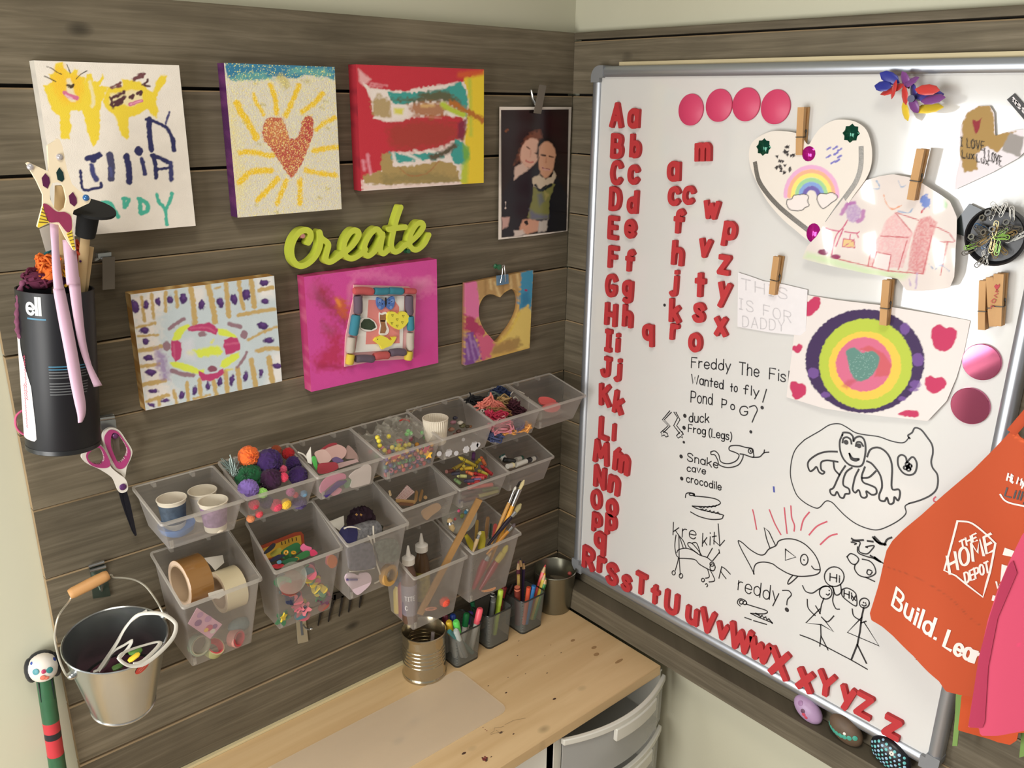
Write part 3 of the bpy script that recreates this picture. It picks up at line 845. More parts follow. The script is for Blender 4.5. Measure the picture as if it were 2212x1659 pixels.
for s_, x, y, h, r in (('t', 62, 807, 168, 0), ('U', 202, 878, 196, 0), ('u', 376, 988, 150, 0), ('V', 512, 1035, 205, .02), ('v', 637, 1120, 146, 0), ('W', 792, 1182, 225, 0), ('w', 957, 1285, 190, 0), ('X', 1122, 1395, 250, .03), ('x', 1342, 1540, 190, 0), ('Y', 1522, 1572, 215, .03)):
 foam(s_, c6, x, y, h, 'in the alphabet row along the bottom', r)
foam('y', c7, 838, 830, 200, 'touching capital Z in the bottom row', .05)
foam('Z', c7, 965, 882, 190, 'touching small y in the bottom row')
foam('z', c7, 1185, 1052, 172, 'last in the bottom row, apart from the rest')
for s_, x, y, h, r, wh in (('m', 692, 492, 104, .08, 'alone above the loose letters'), ('a', 535, 595, 108, .05, 'topmost of the loose letter column'), ('c', 537, 727, 104, 0, 'left of another c in the loose column'), ('c', 615, 722, 102, -.1, 'touching the first loose c, upper of the two'),
       ('f', 563, 862, 136, .0, 'below the two loose c letters'), ('w', 738, 800, 102, .0, 'between the loose f and p'), ('p', 833, 932, 142, -.08, 'below the loose w'), ('h', 557, 1032, 138, 0, 'among the loose letters, under the f'),
       ('v', 703, 1005, 104, -.05, 'among the loose letters beside h'), ('z', 805, 1095, 106, 0, 'among the loose letters below p'), ('j', 537, 1192, 146, 0, 'among the loose letters above k'), ('t', 677, 1202, 136, .05, 'among the loose letters between j and y'),
       ('y', 803, 1257, 142, -.05, 'among the loose letters above x'), ('k', 542, 1340, 132, .05, 'among the loose letters beside a dot'), ('s', 670, 1350, 106, 0, 'among the loose letters below t'), ('x', 787, 1425, 106, .1, 'among the loose letters below y'),
       ('r', 540, 1455, 92, 0, 'lowest of the loose letter column with k'), ('o', 650, 1510, 102, 0, 'lowest of the loose letters, below s'), ('q', 397, 1472, 122, .08, 'alone beside the alphabet column')):
 foam(s_, cA, x, y, h, wh, r)
# ================================================================== things on the plank wall
class PP(Paint):
 """paint whose brush widths are given in the same crop pixels as its points"""
 k = 1.0
 def stroke(s, t, w, rgb, **kw):
  for part in t.split('|'):
   Paint.stroke(s, part, w * s.k, rgb, **kw)
  return s
CANVAS = attr_mat('painted_canvas', .62, bump=.0004, scale=900)
GLIT = attr_mat('glitter_paint', .32, bump=.0012, scale=520, spec=.8)
def canvas(name, label, corners, c, cv, k, base, fn, sides, m_=CANVAS, step=.00075, c0=.0008, category='painting'):
 q = WL.uvs(corners, c)
 a0, a1 = (q[0][0] + q[3][0]) / 2, (q[1][0] + q[2][0]) / 2
 b0, b1 = (q[2][1] + q[3][1]) / 2, (q[0][1] + q[1][1]) / 2
 Pn, nx, ny = panel(WL, a0, b0, a1, b1, c, step)
 pt = PP(Pn, base)
 pt.cv, pt.k = cv, k
 fn(pt)
 m = MB()
 m.add(Pn, grid_faces(nx, ny), 0, True)
 col = [tuple(q_) + (1,) for q_ in pt.c]
 for k_, (p0, p1) in enumerate((((a0, b0), (a0, b1)), ((a0, b1), (a1, b1)), ((a1, b1), (a1, b0)), ((a1, b0), (a0, b0)))):
  nseg = 24
  cols = sides[k_ % len(sides)]
  pts = [(p0[0] + (p1[0] - p0[0]) * t / nseg, p0[1] + (p1[1] - p0[1]) * t / nseg) for t in range(nseg + 1)]
  m.add([WL.p(x, y, c) for x, y in pts] + [WL.p(x, y, c0) for x, y in pts], [(t, t + 1, nseg + 2 + t, nseg + 1 + t) for t in range(nseg)], 0)
  for rep in range(2):
   for t in range(nseg + 1):
    cc = np.array(srgb(*(cols[0] if rnd.random() < .75 else cols[1])))
    col.append(tuple(cc) + (1,))
 m.add([WL.p(a0, b0, c0), WL.p(a1, b0, c0), WL.p(a1, b1, c0), WL.p(a0, b1, c0)], [(3, 2, 1, 0)], 0)
 col += [(.5, .5, .5, 1)] * 4
 m.col = col
 o = m.build(name, m_)
 return tag(o, label, category), (a0, b0, a1, b1)
YEL, ORG, NAVY, TEAL, BRN, PNK = (240, 212, 60), (246, 196, 46), (40, 42, 92), (76, 184, 160), (84, 46, 52), (214, 112, 150)
def paint1(p):
 p.mottle(.05, .05)
 p.poly('432,205 485,200 497,245 555,285 580,246 604,256 600,300 670,310 662,350 672,285 715,290 722,350 772,340 800,288 812,305 780,380 845,385 800,480 780,560 782,640 770,790 725,862 690,770 640,572 550,578 545,640 556,700 540,792 475,796 462,620 400,560 370,480 338,380 372,372 410,350 380,292 432,270', YEL, soft=2.5, jit=2)
 p.poly('440,230 490,225 520,300 600,290 640,330 650,430 600,520 500,520 430,440 400,320', ORG, soft=14, op=.8, jit=4)
 p.stroke('700,350 730,500 715,540', 26, (238, 228, 190), soft=4, op=.8)
 p.poly('950,330 1020,335 1100,350 1140,400 1190,430 1225,330 1250,296 1300,300 1290,350 1230,440 1215,500 1238,580 1215,640 1180,600 1150,560 1090,600 1010,625 1000,690 1008,780 985,795 945,775 925,700 905,620 830,560 800,500 850,390 870,400 950,380', YEL, soft=3, jit=2)
 p.poly('520,330 545,320 560,360 575,430 600,470 590,505 550,500 520,470', (236, 226, 196), soft=4, op=.9)
 p.poly('860,440 960,430 1010,410 1090,420 1110,480 1060,530 1000,540 960,520 900,540 850,510', (240, 228, 190), soft=5, op=.8)
 p.stroke('525,375 565,385 545,395|535,390 572,372', 16, (70, 50, 24), soft=2).stroke('505,435 530,455 580,470 598,478', 34, PNK, soft=2).stroke('515,455 560,480', 14, (232, 190, 200), soft=3)
 p.stroke('865,480 930,450 965,430|870,520 940,490|880,540 930,510 965,470|905,520 950,500', 30, BRN, soft=3, jit=2.5).stroke('865,390 905,375 945,355|880,398 940,380', 20, (120, 70, 70), soft=3, jit=2).stroke('1040,330 1085,300 1120,290|1060,325 1110,305', 26, (112, 66, 70), soft=3, jit=2).stroke('1110,370 1145,350 1150,330|1120,375 1165,385', 16, BRN, soft=2)
 p.stroke('1010,470 1040,455 1030,478', 22, BRN, soft=2).stroke('1070,440 1100,425 1095,448', 22, BRN, soft=2).stroke('1012,525 1050,512 1100,497', 28, PNK, soft=2).stroke('1020,522 1100,497', 8, (236, 180, 200), soft=2)
 for t in ('362,230 405,245 440,272 480,290', '345,305 385,322 435,348', '520,212 532,240 548,282', '676,264 630,290 594,326'):
  p.stroke(t, 7, (60, 50, 40), soft=1, jit=.4)
 # dark blue name letters
 p.stroke('1160,640 1165,760 1180,880', 44, NAVY, soft=2).stroke('1140,640 1220,665 1300,710 1340,790', 26, NAVY, soft=2).stroke('1345,790 1355,880', 36, NAVY, soft=2).stroke('1320,585 1290,675', 16, (74, 72, 120), soft=2)
 p.stroke('680,945 740,935 775,920|725,960 740,930', 46, NAVY, soft=2).stroke('715,1000 725,1060 750,1110', 40, (62, 66, 120), soft=3).stroke('628,1040 632,1110 650,1190 720,1185 785,1170 785,1140', 24, NAVY, soft=2)
 p.stroke('855,920 868,1000 865,1100', 56, NAVY, soft=2, op=.95).stroke('860,1020 868,1080', 20, (84, 90, 150), soft=4, op=.7).stroke('985,930 1005,1030 1008,1125', 50, NAVY, soft=2).stroke('1080,885 1082,892', 66, NAVY, soft=2).stroke('1105,950 1130,1065', 34, (50, 52, 104), soft=2)
 p.stroke('1195,920 1210,1000 1215,1095', 34, NAVY, soft=2).stroke('1180,920 1260,950 1325,985', 32, NAVY, soft=2).stroke('1330,980 1335,1110', 36, (56, 58, 110), soft=3).stroke('1215,1030 1320,1020', 22, NAVY, soft=2)
 # green lettering
 p.stroke('640,1370 660,1340 700,1350|690,1350 700,1375', 26, TEAL, soft=2)
 p.stroke('815,1290 815,1400|800,1290 860,1300 920,1400|820,1365 870,1355', 32, TEAL, soft=2).stroke('965,1260 970,1325|955,1260 1000,1265 985,1310', 30, TEAL, soft=2).stroke('1090,1270 1095,1370|1080,1260 1140,1290 1150,1350 1100,1375', 34, TEAL, soft=2).stroke('1220,1225 1240,1290 1285,1340 1300,1460|1340,1220 1320,1290 1285,1345', 28, TEAL, soft=2)
k0 = .27728
canvas('canvas_painting', 'white canvas with yellow painted figures and dark blue lettering', [(73.5, 130), (388, 141.5), (421.5, 487.6), (132, 513)], .02, crop(0, 80, k0), k0, (238, 230, 218), paint1, [((216, 210, 198), (206, 200, 190))])
def paint2(p):
 p.mottle(.05, .06)
 p.poly('215,480 270,560 290,760 330,1060 350,1090 400,1200 300,1420 285,1420', (246, 226, 120), soft=30, op=.5, jit=6)
 p.poly('190,140 1180,170 1175,300 1080,270 900,255 850,290 640,270 500,300 260,305 215,280', (46, 128, 166), soft=3, jit=2)
 p.poly('240,280 340,240 500,230 640,290 500,300 260,305', (110, 182, 170), soft=8, op=.7, jit=5)
 p.poly('780,190 1000,200 1150,220 1150,280 900,250 760,250', (118, 190, 172), soft=10, op=.7, jit=5)
 p.speck((244, 240, 150), .10, 1, (p.Y < 176))
 for t, w in (('295,510 340,600 400,690 470,820', 62), ('450,430 470,500 540,610', 34), ('600,350 640,470 655,600', 46), ('855,350 800,480 735,620', 46), ('1060,430 990,510 880,590', 48), ('1175,640 1090,680 1005,745', 40), ('1195,905 1100,915 990,935', 46), ('325,950 460,950 560,975 615,980', 46), ('325,1220 400,1140 500,1115 600,1115', 56), ('480,1380 560,1300 660,1190', 52), ('655,1410 690,1330 740,1205', 44), ('862,1415 862,1310 865,1200', 46), ('915,1105 1000,1130 1180,1155', 46)):
  p.stroke(t, w, (248, 206, 44), soft=4, jit=2.0)
 p.poly('560,650 620,630 690,640 735,700 750,770 775,825 830,830 862,760 880,670 920,620 960,625 985,670 975,800 930,930 880,1050 830,1130 785,1185 740,1130 660,1010 600,910 545,850 525,780 540,700', (194, 84, 68), soft=2, jit=1.5)
 p.poly('580,690 690,660 730,760 720,850 640,860 560,800', (226, 150, 90), soft=30, op=.6, jit=6)
 p.poly('900,680 960,640 975,760 930,850 880,800', (188, 52, 62), soft=12, op=.7)
 p.stroke('690,280 720,320 740,350', 70, (206, 190, 90), soft=8, op=.7, jit=4).stroke('890,310 930,320', 36, (196, 176, 80), soft=6, op=.6, jit=3)
 for x, y in ((350, 680), (450, 330), (520, 520), (1080, 490), (1050, 545), (1100, 730), (480, 870), (1100, 1270), (1030, 1355), (640, 1480), (460, 1420)):
  p.stroke(f'{x},{y} {x + 25},{y + 8}', 20, (196, 180, 90), soft=5, op=.6, jit=2)
 p.speck((252, 246, 176), .12, 2, p.Y > 172, .75).speck((250, 224, 110), .06, 5, p.Y > 172, .7)
 h = (np.abs(p.X - 630) < 60) & (p.Y > 245) & (p.Y < 385)
 p.speck((246, 190, 110), .18, 9, h & (p.c[:, 1] < .25), .8)
k2 = .24113
canvas('canvas_painting', 'glittery canvas with red heart, yellow rays and blue top edge', [(486, 136), (723, 144.6), (738, 452), (511, 470)], .02, crop(440, 100, k2), k2, (228, 222, 204), paint2, [((84, 32, 92), (110, 50, 110))], GLIT, .0007)
def paint3(p):
 R_, RB, TL, OL, TAN, WH, YL = (200, 46, 62), (168, 60, 50), (62, 160, 152), (96, 92, 62), (176, 150, 94), (240, 228, 220), (236, 206, 52)
 p.mottle(.04, .05)
 p.poly('110,100 1200,130 1180,215 1040,250 860,275 640,310 540,330 400,330 240,310 160,250 240,400 260,560 400,590 700,540 900,540 1010,560 1020,700 900,760 720,830 400,850 330,1000 200,1050 140,1120 90,1180', R_, soft=4, jit=3)
 p.poly('90,80 160,100 150,400 140,700 170,1150 90,1200', R_, soft=6, jit=3)
 p.poly('390,620 700,560 960,600 980,720 840,790 500,840 400,790', RB, soft=24, op=.9, jit=8)
 p.poly('130,150 240,240 170,290 140,250', (238, 190, 190), soft=6, op=.8).stroke('240,270 370,290|230,290 330,300', 12, (236, 170, 176), soft=5, op=.7)
 p.poly('240,315 370,330 410,360 400,400 330,410 240,400', WH, soft=4, jit=3)
 p.poly('240,420 330,380 400,420 400,560 320,560 250,520', TAN, soft=8, op=.9, jit=4).stroke('270,410 300,360 320,380', 18, TAN, soft=5, op=.8)
 p.poly('380,340 520,350 700,340 860,310 900,290 980,260 1030,320 1050,440 1040,560 900,430 850,400 660,400 540,450 420,440', TL, soft=4, jit=3)
 p.poly('420,410 600,390 700,340 860,330 940,390 1000,450 960,470 850,420 700,430 540,430', OL, soft=10, op=.95, jit=5)
 p.poly('700,320 860,285 960,255 900,280 820,320', WH, soft=5, op=.8)
 p.poly('405,450 545,450 540,550 420,560', WH, soft=3, jit=2).poly('430,480 510,480 500,530 430,525', (222, 216, 60), soft=6, op=.9)
 p.poly('550,450 720,430 900,450 880,520 760,560 600,530', (172, 108, 60), soft=10, op=.9, jit=5).stroke('660,460 760,455', 26, (226, 186, 120), soft=6, op=.8).stroke('700,550 820,560', 10, (226, 150, 140), soft=4, op=.6)
 p.poly('300,560 420,560 540,550 500,590 340,590', WH, soft=4, op=.8)
 p.stroke('840,450 900,490 1010,530', 50, (188, 206, 66), soft=6).stroke('860,510 920,540', 30, WH, soft=5, op=.8)
 p.poly('1010,230 1210,160 1210,1120 980,1120 1000,1000 1050,850 1010,760 1030,600 1060,450', YL, soft=4, jit=3).stroke('1060,240 1070,700', 26, (184, 200, 70), soft=8, op=.8)
 p.stroke('900,430 1000,480 1170,580', 46, (186, 112, 44), soft=6, jit=3).stroke('980,200 1080,190 1160,180', 50, (214, 92, 46), soft=8, op=.9)
 p.poly('960,600 1040,560 1030,680 1000,760 960,720', (126, 40, 66), soft=6, op=.9)
 p.poly('940,740 1000,760 1060,860 1020,950 930,940 900,860', TL, soft=4, jit=2).poly('1000,770 1060,800 1060,900 1020,950 1000,850', (120, 176, 60), soft=6, op=.9).poly('985,950 1050,900 1040,1100 980,1100', (176, 200, 66), soft=8, op=.8)
 p.stroke('410,870 500,900 640,880 820,880', 60, TL, soft=4, jit=3).stroke('740,890 850,850 930,790', 44, (94, 84, 66), soft=7, jit=3).stroke('420,850 460,960 560,940|540,860 640,910|600,830 640,850|720,830 760,840|800,910 900,905|930,960 980,1010', 24, WH, soft=5, op=.9)
 p.poly('330,860 400,850 420,960 560,960 800,920 920,930 970,1020 970,1090 700,1110 350,1120 180,1100 170,1040 320,1000', TAN, soft=4, jit=3).poly('330,1040 700,1000 960,1060 900,1100 340,1110', (140, 126, 80), soft=14, op=.7, jit=6).stroke('480,980 560,1040 700,1020 800,920', 9, (170, 110, 66), soft=3, op=.7)
 p.stroke('150,1140 400,1130 700,1115 980,1105', 18, (238, 214, 206), soft=5, op=.9).stroke('210,870 220,960 235,1020|170,920 180,990', 22, (238, 170, 184), soft=7, op=.8).stroke('150,1090 200,1140', 30, (238, 210, 200), soft=6, op=.8)
k3 = .25922
canvas('canvas_painting', 'red canvas with teal brushstrokes and yellow stripe', [(770, 140), (1047.7, 149), (1042.7, 395.6), (779, 412)], .02, crop(740, 110, k3), k3, (238, 222, 214), paint3, [((176, 40, 54), (150, 34, 48)), ((186, 50, 58), (120, 40, 40)), ((200, 180, 60), (190, 160, 60)), ((190, 60, 70), (210, 190, 180))])
def paint4(p):
 G, PU, MG, LM, MV = (196, 164, 96), (74, 42, 104), (188, 62, 112), (220, 232, 84), (150, 118, 128)
 p.mottle(.04, .06)
 p.poly('180,370 560,330 560,520 480,600 520,900 600,1300 700,1450 380,1600 180,500', (240, 230, 222), soft=30, op=.85, jit=8).poly('820,300 1000,280 980,480 900,500 850,420', (240, 230, 222), soft=16, op=.7).poly('1520,190 1720,170 1730,400 1560,420', (244, 238, 232), soft=20, op=.8).poly('1700,1000 1830,950 1830,1300 1640,1320 1700,1100', (242, 236, 230), soft=20, op=.8).poly('740,860 860,830 880,1060 760,1050', (226, 222, 232), soft=14, op=.6)
 for t, w in (('320,400 335,520 350,650', 34), ('425,375 440,500 448,615', 38), ('575,350 572,440 575,545', 36), ('685,340 690,420 700,500', 40), ('840,310 870,500 885,680', 56), ('1020,270 1060,440 1100,660', 62), ('1210,260 1225,420 1240,600', 52), ('1345,230 1370,400 1395,520', 46), ('1475,215 1490,350 1510,500', 52), ('1560,325 1700,300', 40), ('1345,590 1500,560 1720,525', 42), ('1450,850 1600,770 1740,715', 30), ('1540,965 1660,940 1785,945', 46), ('270,720 360,700 460,675', 32), ('280,810 490,797', 28), ('280,965 400,950 530,920', 46), ('310,1135 500,1105', 40), ('340,1320 450,1300 565,1280', 50), ('380,1500 500,1460 600,1430', 40), ('505,1480 510,1540', 36), ('660,1390 690,1510', 34), ('800,1300 815,1490', 40), ('930,1270 950,1460', 44), ('1080,1280 1110,1430', 44), ('1205,1190 1225,1400', 50), ('1330,1150 1360,1370', 50), ('1475,1060 1500,1200 1525,1330', 54), ('1665,1040 1680,1160 1700,1290', 58), ('870,1470 1040,1430', 26), ('1090,310 1150,290', 22)):
  p.stroke(t, w, G, soft=3, jit=1.6, op=.95)
 for x, y, a, b, r in ((250, 500, 44, 72, -.3), (370, 485, 30, 46, 0), (495, 445, 30, 44, -.2), (622, 430, 32, 46, 0), (760, 415, 38, 54, 0), (955, 480, 34, 54, 0), (1150, 455, 32, 58, -.3), (1295, 425, 36, 58, -.1), (1425, 375, 42, 58, 0), (1612, 250, 55, 35, -.2), (1625, 445, 46, 26, 0), (1597, 700, 58, 40, 0), (1658, 855, 54, 32, -.1), (1750, 1125, 55, 26, -.1), (1580, 1200, 22, 48, .1), (1418, 1240, 28, 52, .1), (1273, 1272, 27, 56, .1), (1148, 1290, 29, 46, .1), (1020, 1340, 26, 48, .1), (880, 1385, 27, 46, .2), (745, 1430, 30, 42, .3), (570, 1490, 46, 20, 0), (448, 1390, 50, 22, .1), (422, 1535, 42, 18, .3), (418, 1195, 60, 36, 0), (392, 1038, 54, 34, 0), (364, 868, 38, 36, 0), (348, 750, 50, 34, 0)):
  p.blob(x, y, a, b, PU, soft=2.5, jit=1.6, rot=r)
  p.blob(x + 6, y - b * .3, a * .4, b * .4, (112, 74, 146), soft=5, op=.6, rot=r)
 p.poly('650,820 700,730 800,690 830,700 760,780 720,850 650,860', LM, soft=3, smooth=True).poly('1125,730 1220,745 1300,790 1330,830 1220,820 1130,790', LM, soft=3).poly('610,1085 700,1080 860,1120 920,1160 990,1160 980,1200 900,1210 780,1180 650,1130', LM, soft=3).poly('1350,980 1350,1040 1270,1100 1190,1150 1150,1130 1170,1070 1260,1010', LM, soft=3).poly('860,960 980,930 1110,910 1180,970 1160,1010 1030,1020 930,1040 900,1010', LM, soft=5, jit=3).stroke('1060,880 1080,850', 24, (226, 226, 110), soft=4).stroke('1225,1165 1280,1160', 22, (220, 210, 100), soft=4).stroke('820,985 860,990', 34, (234, 232, 150), soft=8, op=.6)
 p.poly('810,730 850,700 960,680 1040,665 1080,690 1125,740 1110,800 1000,760 900,760 820,760', MG, soft=2.5).poly('640,860 700,850 740,880 745,970 730,1050 680,1080 640,1020 625,930', MG, soft=2.5).poly('1190,850 1260,820 1330,830 1365,900 1360,950 1280,990 1210,1005 1185,920', MG, soft=2.5).poly('920,1170 1000,1210 1100,1200 1180,1150 1190,1200 1130,1250 1040,1285 960,1280 930,1230', MG, soft=2.5)
 p.stroke('1200,900 1350,880|840,730 1000,720 1090,760|660,900 670,1040', 12, (216, 116, 150), soft=5, op=.6)
 p.stroke('615,735 700,670 770,630', 38, MV, soft=3).stroke('1245,685 1360,710', 46, MV, soft=3).stroke('645,1175 750,1210 865,1225', 46, MV, soft=3).stroke('1430,985 1390,1060 1330,1140', 30, MV, soft=3).blob(585, 915, 42, 50, MV).blob(1402, 795, 38, 44, MV).blob(960, 790, 46, 28, MV).blob(1065, 1155, 50, 34, (140, 82, 100))
 p.poly('470,960 520,940 580,1040 600,1150 600,1270 540,1260 500,1150 480,1050', (150, 124, 176), soft=14, op=.8, jit=6)
k4 = .20492
canvas('canvas_painting', 'pale blue canvas with purple dots around pink and yellow ring', [(279, 637), (588, 596), (613, 823), (317, 886)], .02, crop(240, 560, k4), k4, (200, 212, 216), paint4, [((176, 130, 66), (220, 190, 130))])
def paint5(p):
 p.mottle(.06, .04)
 p.poly('650,620 900,600 1150,700 1180,720 1380,660 1400,780 1250,840 1150,780 960,700 700,680', (222, 112, 168), soft=20, op=.8, jit=8).poly('1190,680 1320,670 1340,720 1240,760', (228, 140, 180), soft=14, op=.7)
 p.poly('390,690 470,760 500,850 640,950 620,1080 520,1000 420,900 330,830', (164, 48, 74), soft=26, op=.9, jit=8).poly('350,760 420,840 460,900 380,860', (134, 62, 82), soft=20, op=.7).poly('540,850 600,860 640,880 640,1000 580,1010 540,930', (206, 96, 56), soft=14, op=.9, jit=6).stroke('545,860 570,905', 26, (232, 140, 60), soft=6)
 p.poly('440,1060 600,1150 600,1440 380,1440 350,1380 470,1250 450,1150', (184, 44, 84), soft=26, op=.9, jit=8).poly('420,1050 520,1120 500,1160 420,1100', (160, 84, 120), soft=20, op=.6).poly('360,1400 700,1430 600,1445 380,1450', (164, 36, 74), soft=10, op=.7)
 p.poly('280,690 400,700 330,900 290,800', (206, 84, 150), soft=20, op=.6).poly('1000,1450 1380,1200 1400,1400 1100,1480', (204, 58, 138), soft=30, op=.7)
 p.poly('640,740 690,700 660,830 640,900', (226, 150, 176), soft=12, op=.6)
k5 = .25308
cv5 = crop(590, 430, k5)
_, R5 = canvas('canvas_painting', 'bright pink canvas carrying a clay framed collage', [(657, 597), (942, 561), (948, 786), (672, 844)], .02, cv5, k5, (208, 72, 152), paint5, [((184, 56, 112), (200, 90, 130))])
def paint6(p):
 p.mottle(.05, .05)
 p.poly('160,270 300,250 300,420 310,560 260,600 180,560', (216, 112, 158), soft=4, jit=3)
 p.poly('270,260 480,220 680,190 650,330 640,420 600,330 530,340 470,400 400,375 330,400 300,430', (176, 140, 88), soft=5, jit=3).stroke('390,250 400,330|430,280 470,390|560,230 570,320|620,210 640,320', 18, (222, 196, 140), soft=6, op=.7).stroke('350,260 350,380|500,240 500,360', 16, (140, 106, 60), soft=6, op=.6)
 p.poly('655,190 760,165 760,380 740,460 735,560 715,560 715,470 650,520 635,500 645,330', (62, 142, 176), soft=4, jit=3).poly('660,380 710,350 730,440 660,500', (40, 110, 150), soft=8, op=.7).blob(697, 343, 13, 10, (160, 50, 90))
 p.poly('630,530 715,470 745,560 730,850 640,870 560,760 480,780 560,680', (220, 192, 104), soft=5, jit=3)
 p.poly('420,820 560,760 640,750 660,800 560,870 400,900 400,860', (160, 126, 72), soft=8, op=.9, jit=4).poly('380,900 560,870 730,830 730,850 400,950 360,940', (206, 166, 84), soft=5)
 p.poly('180,560 260,580 320,660 340,720 260,750 180,670', (168, 52, 92), soft=6, jit=4).blob(310, 700, 34, 40, (176, 62, 96)).poly('270,720 400,730 430,790 400,900 320,960 290,850', (204, 92, 124), soft=6, jit=4)
 p.poly('180,720 240,700 290,800 310,930 240,980 160,990', (122, 70, 140), soft=5, jit=4).stroke('215,720 240,860 260,940|250,780 300,900|190,800 210,930', 14, (176, 140, 190), soft=5, op=.7)
 p.stroke('465,790 560,690 640,540', 14, (222, 190, 70), soft=5, op=.7)
k6 = .25316
cv6 = crop(960, 540, k6)
def poly_sd(X, Y, pts):
 d = np.full(X.shape, 1e9)
 ins = np.zeros(X.shape, bool)
 n = len(pts)
 for i in range(n):
  (x0, y0), (x1, y1) = pts[i], pts[(i + 1) % n]
  ax_, ay_ = x1 - x0, y1 - y0
  L2 = ax_ * ax_ + ay_ * ay_ + 1e-18
  t = np.clip(((X - x0) * ax_ + (Y - y0) * ay_) / L2, 0, 1)
  d = np.minimum(d, np.hypot(X - x0 - t * ax_, Y - y0 - t * ay_))
  if y0 != y1:
   ins ^= ((y0 > Y) != (y1 > Y)) & (X < (x1 - x0) * (Y - y0) / (y1 - y0) + x0)
 return np.where(ins, -d, d)
def cut_solid(m, fr, outer, holes, c0, c1, mi=0, mside=None, res=None, smooth=True, grow=0.0):
 """solid with outline and holes (plane coordinates), smooth outlines"""
 sm = (lambda q: [tuple(w) for w in cat(q, 5, True)[:-1]]) if smooth else (lambda q: q)
 outer = sm(outer)
 o = np.array(outer)
 lo, hi = o.min(0), o.max(0)
 st = res or max(hi - lo) / 60
 gx = np.arange(lo[0] - 2 * st - grow, hi[0] + 2.5 * st + grow, st)
 gy = np.arange(lo[1] - 2 * st - grow, hi[1] + 2.5 * st + grow, st)
 X, Y = np.meshgrid(gx, gy)
 D = poly_sd(X, Y, outer) - grow
 for h in holes:
  D = np.maximum(D, -poly_sd(X, Y, sm(h)))
 iso_solid(m, fr, D, gx, gy, c0, c1, mi, mside)
# heart cut-out board: wood with a heart shaped hole, painted on the front
q6 = WL.uvs([(1007, 612), (1152, 583.5), (1144, 752), (1004, 790)], .010)
m = MB()
hh = WL.uvs(cv6(P('475,405 510,365 570,335 620,360 638,440 620,540 570,640 510,720 445,787 390,740 340,680 300,590 295,490 330,410 380,378 440,385')), .010)
A_, B_ = np.arange(q6[3][0] - .002, q6[1][0] + .003, .00085), np.arange(q6[3][1] - .002, q6[1][1] + .003, .00085)
X_, Y_ = np.meshgrid(A_, B_)
D_ = np.maximum(poly_sd(X_, Y_, q6), -poly_sd(X_, Y_, [tuple(w) for w in cat(hh[1:], 5, False)] + [hh[0]]))
iso_solid(m, WL, D_, A_, B_, .001, .010, 0)
pt = PP(np.array(m.v), (200, 160, 90))
pt.cv, pt.k = cv6, k6
paint6(pt)
back = np.array([abs(-p[1] - .010) > .002 for p in m.v])
pt.c[back] = srgb(150, 108, 62)
m.col = np.concatenate([pt.c, np.ones((len(pt.c), 1))], 1)
tag(m.build('heart_cutout_board', CANVAS), 'small painted wooden board with a heart shaped hole', 'wall art')
steel = mat('bright_steel', (190, 190, 188), .25, .95)
zinc = mat('galvanised_steel', (176, 180, 180), .32, .9, var=.12, scale=25)
greyclip = mat('grey_metal_clip', (120, 112, 100), .45, .3)
# blue binder clip and green push pin holding it
t = thing('binder_clip', 'blue binder clip holding the heart cut-out board', 'clip')
u = [WL.uv(*q, .010) for q in cv6(P('442,218 538,205 540,285 444,302'))]
f0 = Fr((0, 0, 0), (1, 0, 0), (0, 0, 1), (0, -1, 0))
MB().slab(f0, u[::-1], .0102, .0125).build('clip_body', mat('blue_clip_metal', (96, 130, 156), .4, .2), t)
m = MB()
hx = (u[0][0] + u[1][0]) / 2
for s_ in (-.0045, .0045):
 m.tube([WL.p(hx + s_ * 1.2, u[2][1] + .004, .013), WL.p(hx + s_ * .6, u[0][1] + .004, .0145), WL.p(hx + s_ * .4, u[0][1] + .014, .014)], .0006, 6)
m.tube([WL.p(hx + .0024 * math.cos(k_ * math.pi / 6), u[0][1] + .014 + .0024 * math.sin(k_ * math.pi / 6), .014) for k_ in range(13)], .0006, 6)
m.build('wire_handle', steel, t)
pc = WL.uv(*cv6([(452, 142)])[0], .012)
t = thing('push_pin', 'green push pin above the blue binder clip', 'push pin')
MB().lathe(WL.p(*pc, .006), WL.n, [(.002, 0), (.0042, .001), (.0042, .002), (.0022, .004), (.0022, .008), (.0045, .010), (.0045, .0115), (.002, .012)], 16, caps=(True, True)).build('pin_head', mat('green_plastic', (36, 96, 62), .3), t)
MB().tube([WL.p(*pc, .0065), WL.p(*pc, -.006)], .0006, 6).build('needle', steel, t)
# ------------------------------------------------------------------ printed photograph on a clip
q = WL.uvs([(1077, 232), (1233, 230), (1227, 497.5), (1078, 519)], .004)
a0, a1, b0, b1 = (q[0][0] + q[3][0]) / 2, (q[1][0] + q[2][0]) / 2, (q[2][1] + q[3][1]) / 2, (q[0][1] + q[1][1]) / 2
Pn, nx, ny = panel(WL, a0, b0, a1, b1, .004, .0007)
Pn[:, 1] -= .004 * np.sin(np.linspace(0, math.pi, nx))[None, :].repeat(ny, 0).ravel()
p = PP(Pn, (226, 216, 204))
p.cv, p.k = crop(740, 110, k3), k3
p.poly('1320,492 1885,486 1866,1495 1325,1556', (32, 22, 22), soft=1, jit=0)
p.poly('1640,520 1880,500 1870,1000 1780,760 1640,650', (46, 16, 20), soft=30, op=.8).poly('1330,600 1500,560 1560,640 1440,800 1400,1000 1340,1100', (40, 30, 34), soft=30, op=.8)
p.poly('1470,850 1500,760 1560,690 1640,660 1660,720 1620,760 1560,740 1510,800 1500,900 1430,950', (120, 70, 50), soft=8, jit=3)
p.poly('1400,1060 1440,960 1560,960 1640,980 1620,1150 1560,1300 1500,1540 1330,1550 1330,1200', (26, 26, 34), soft=6)
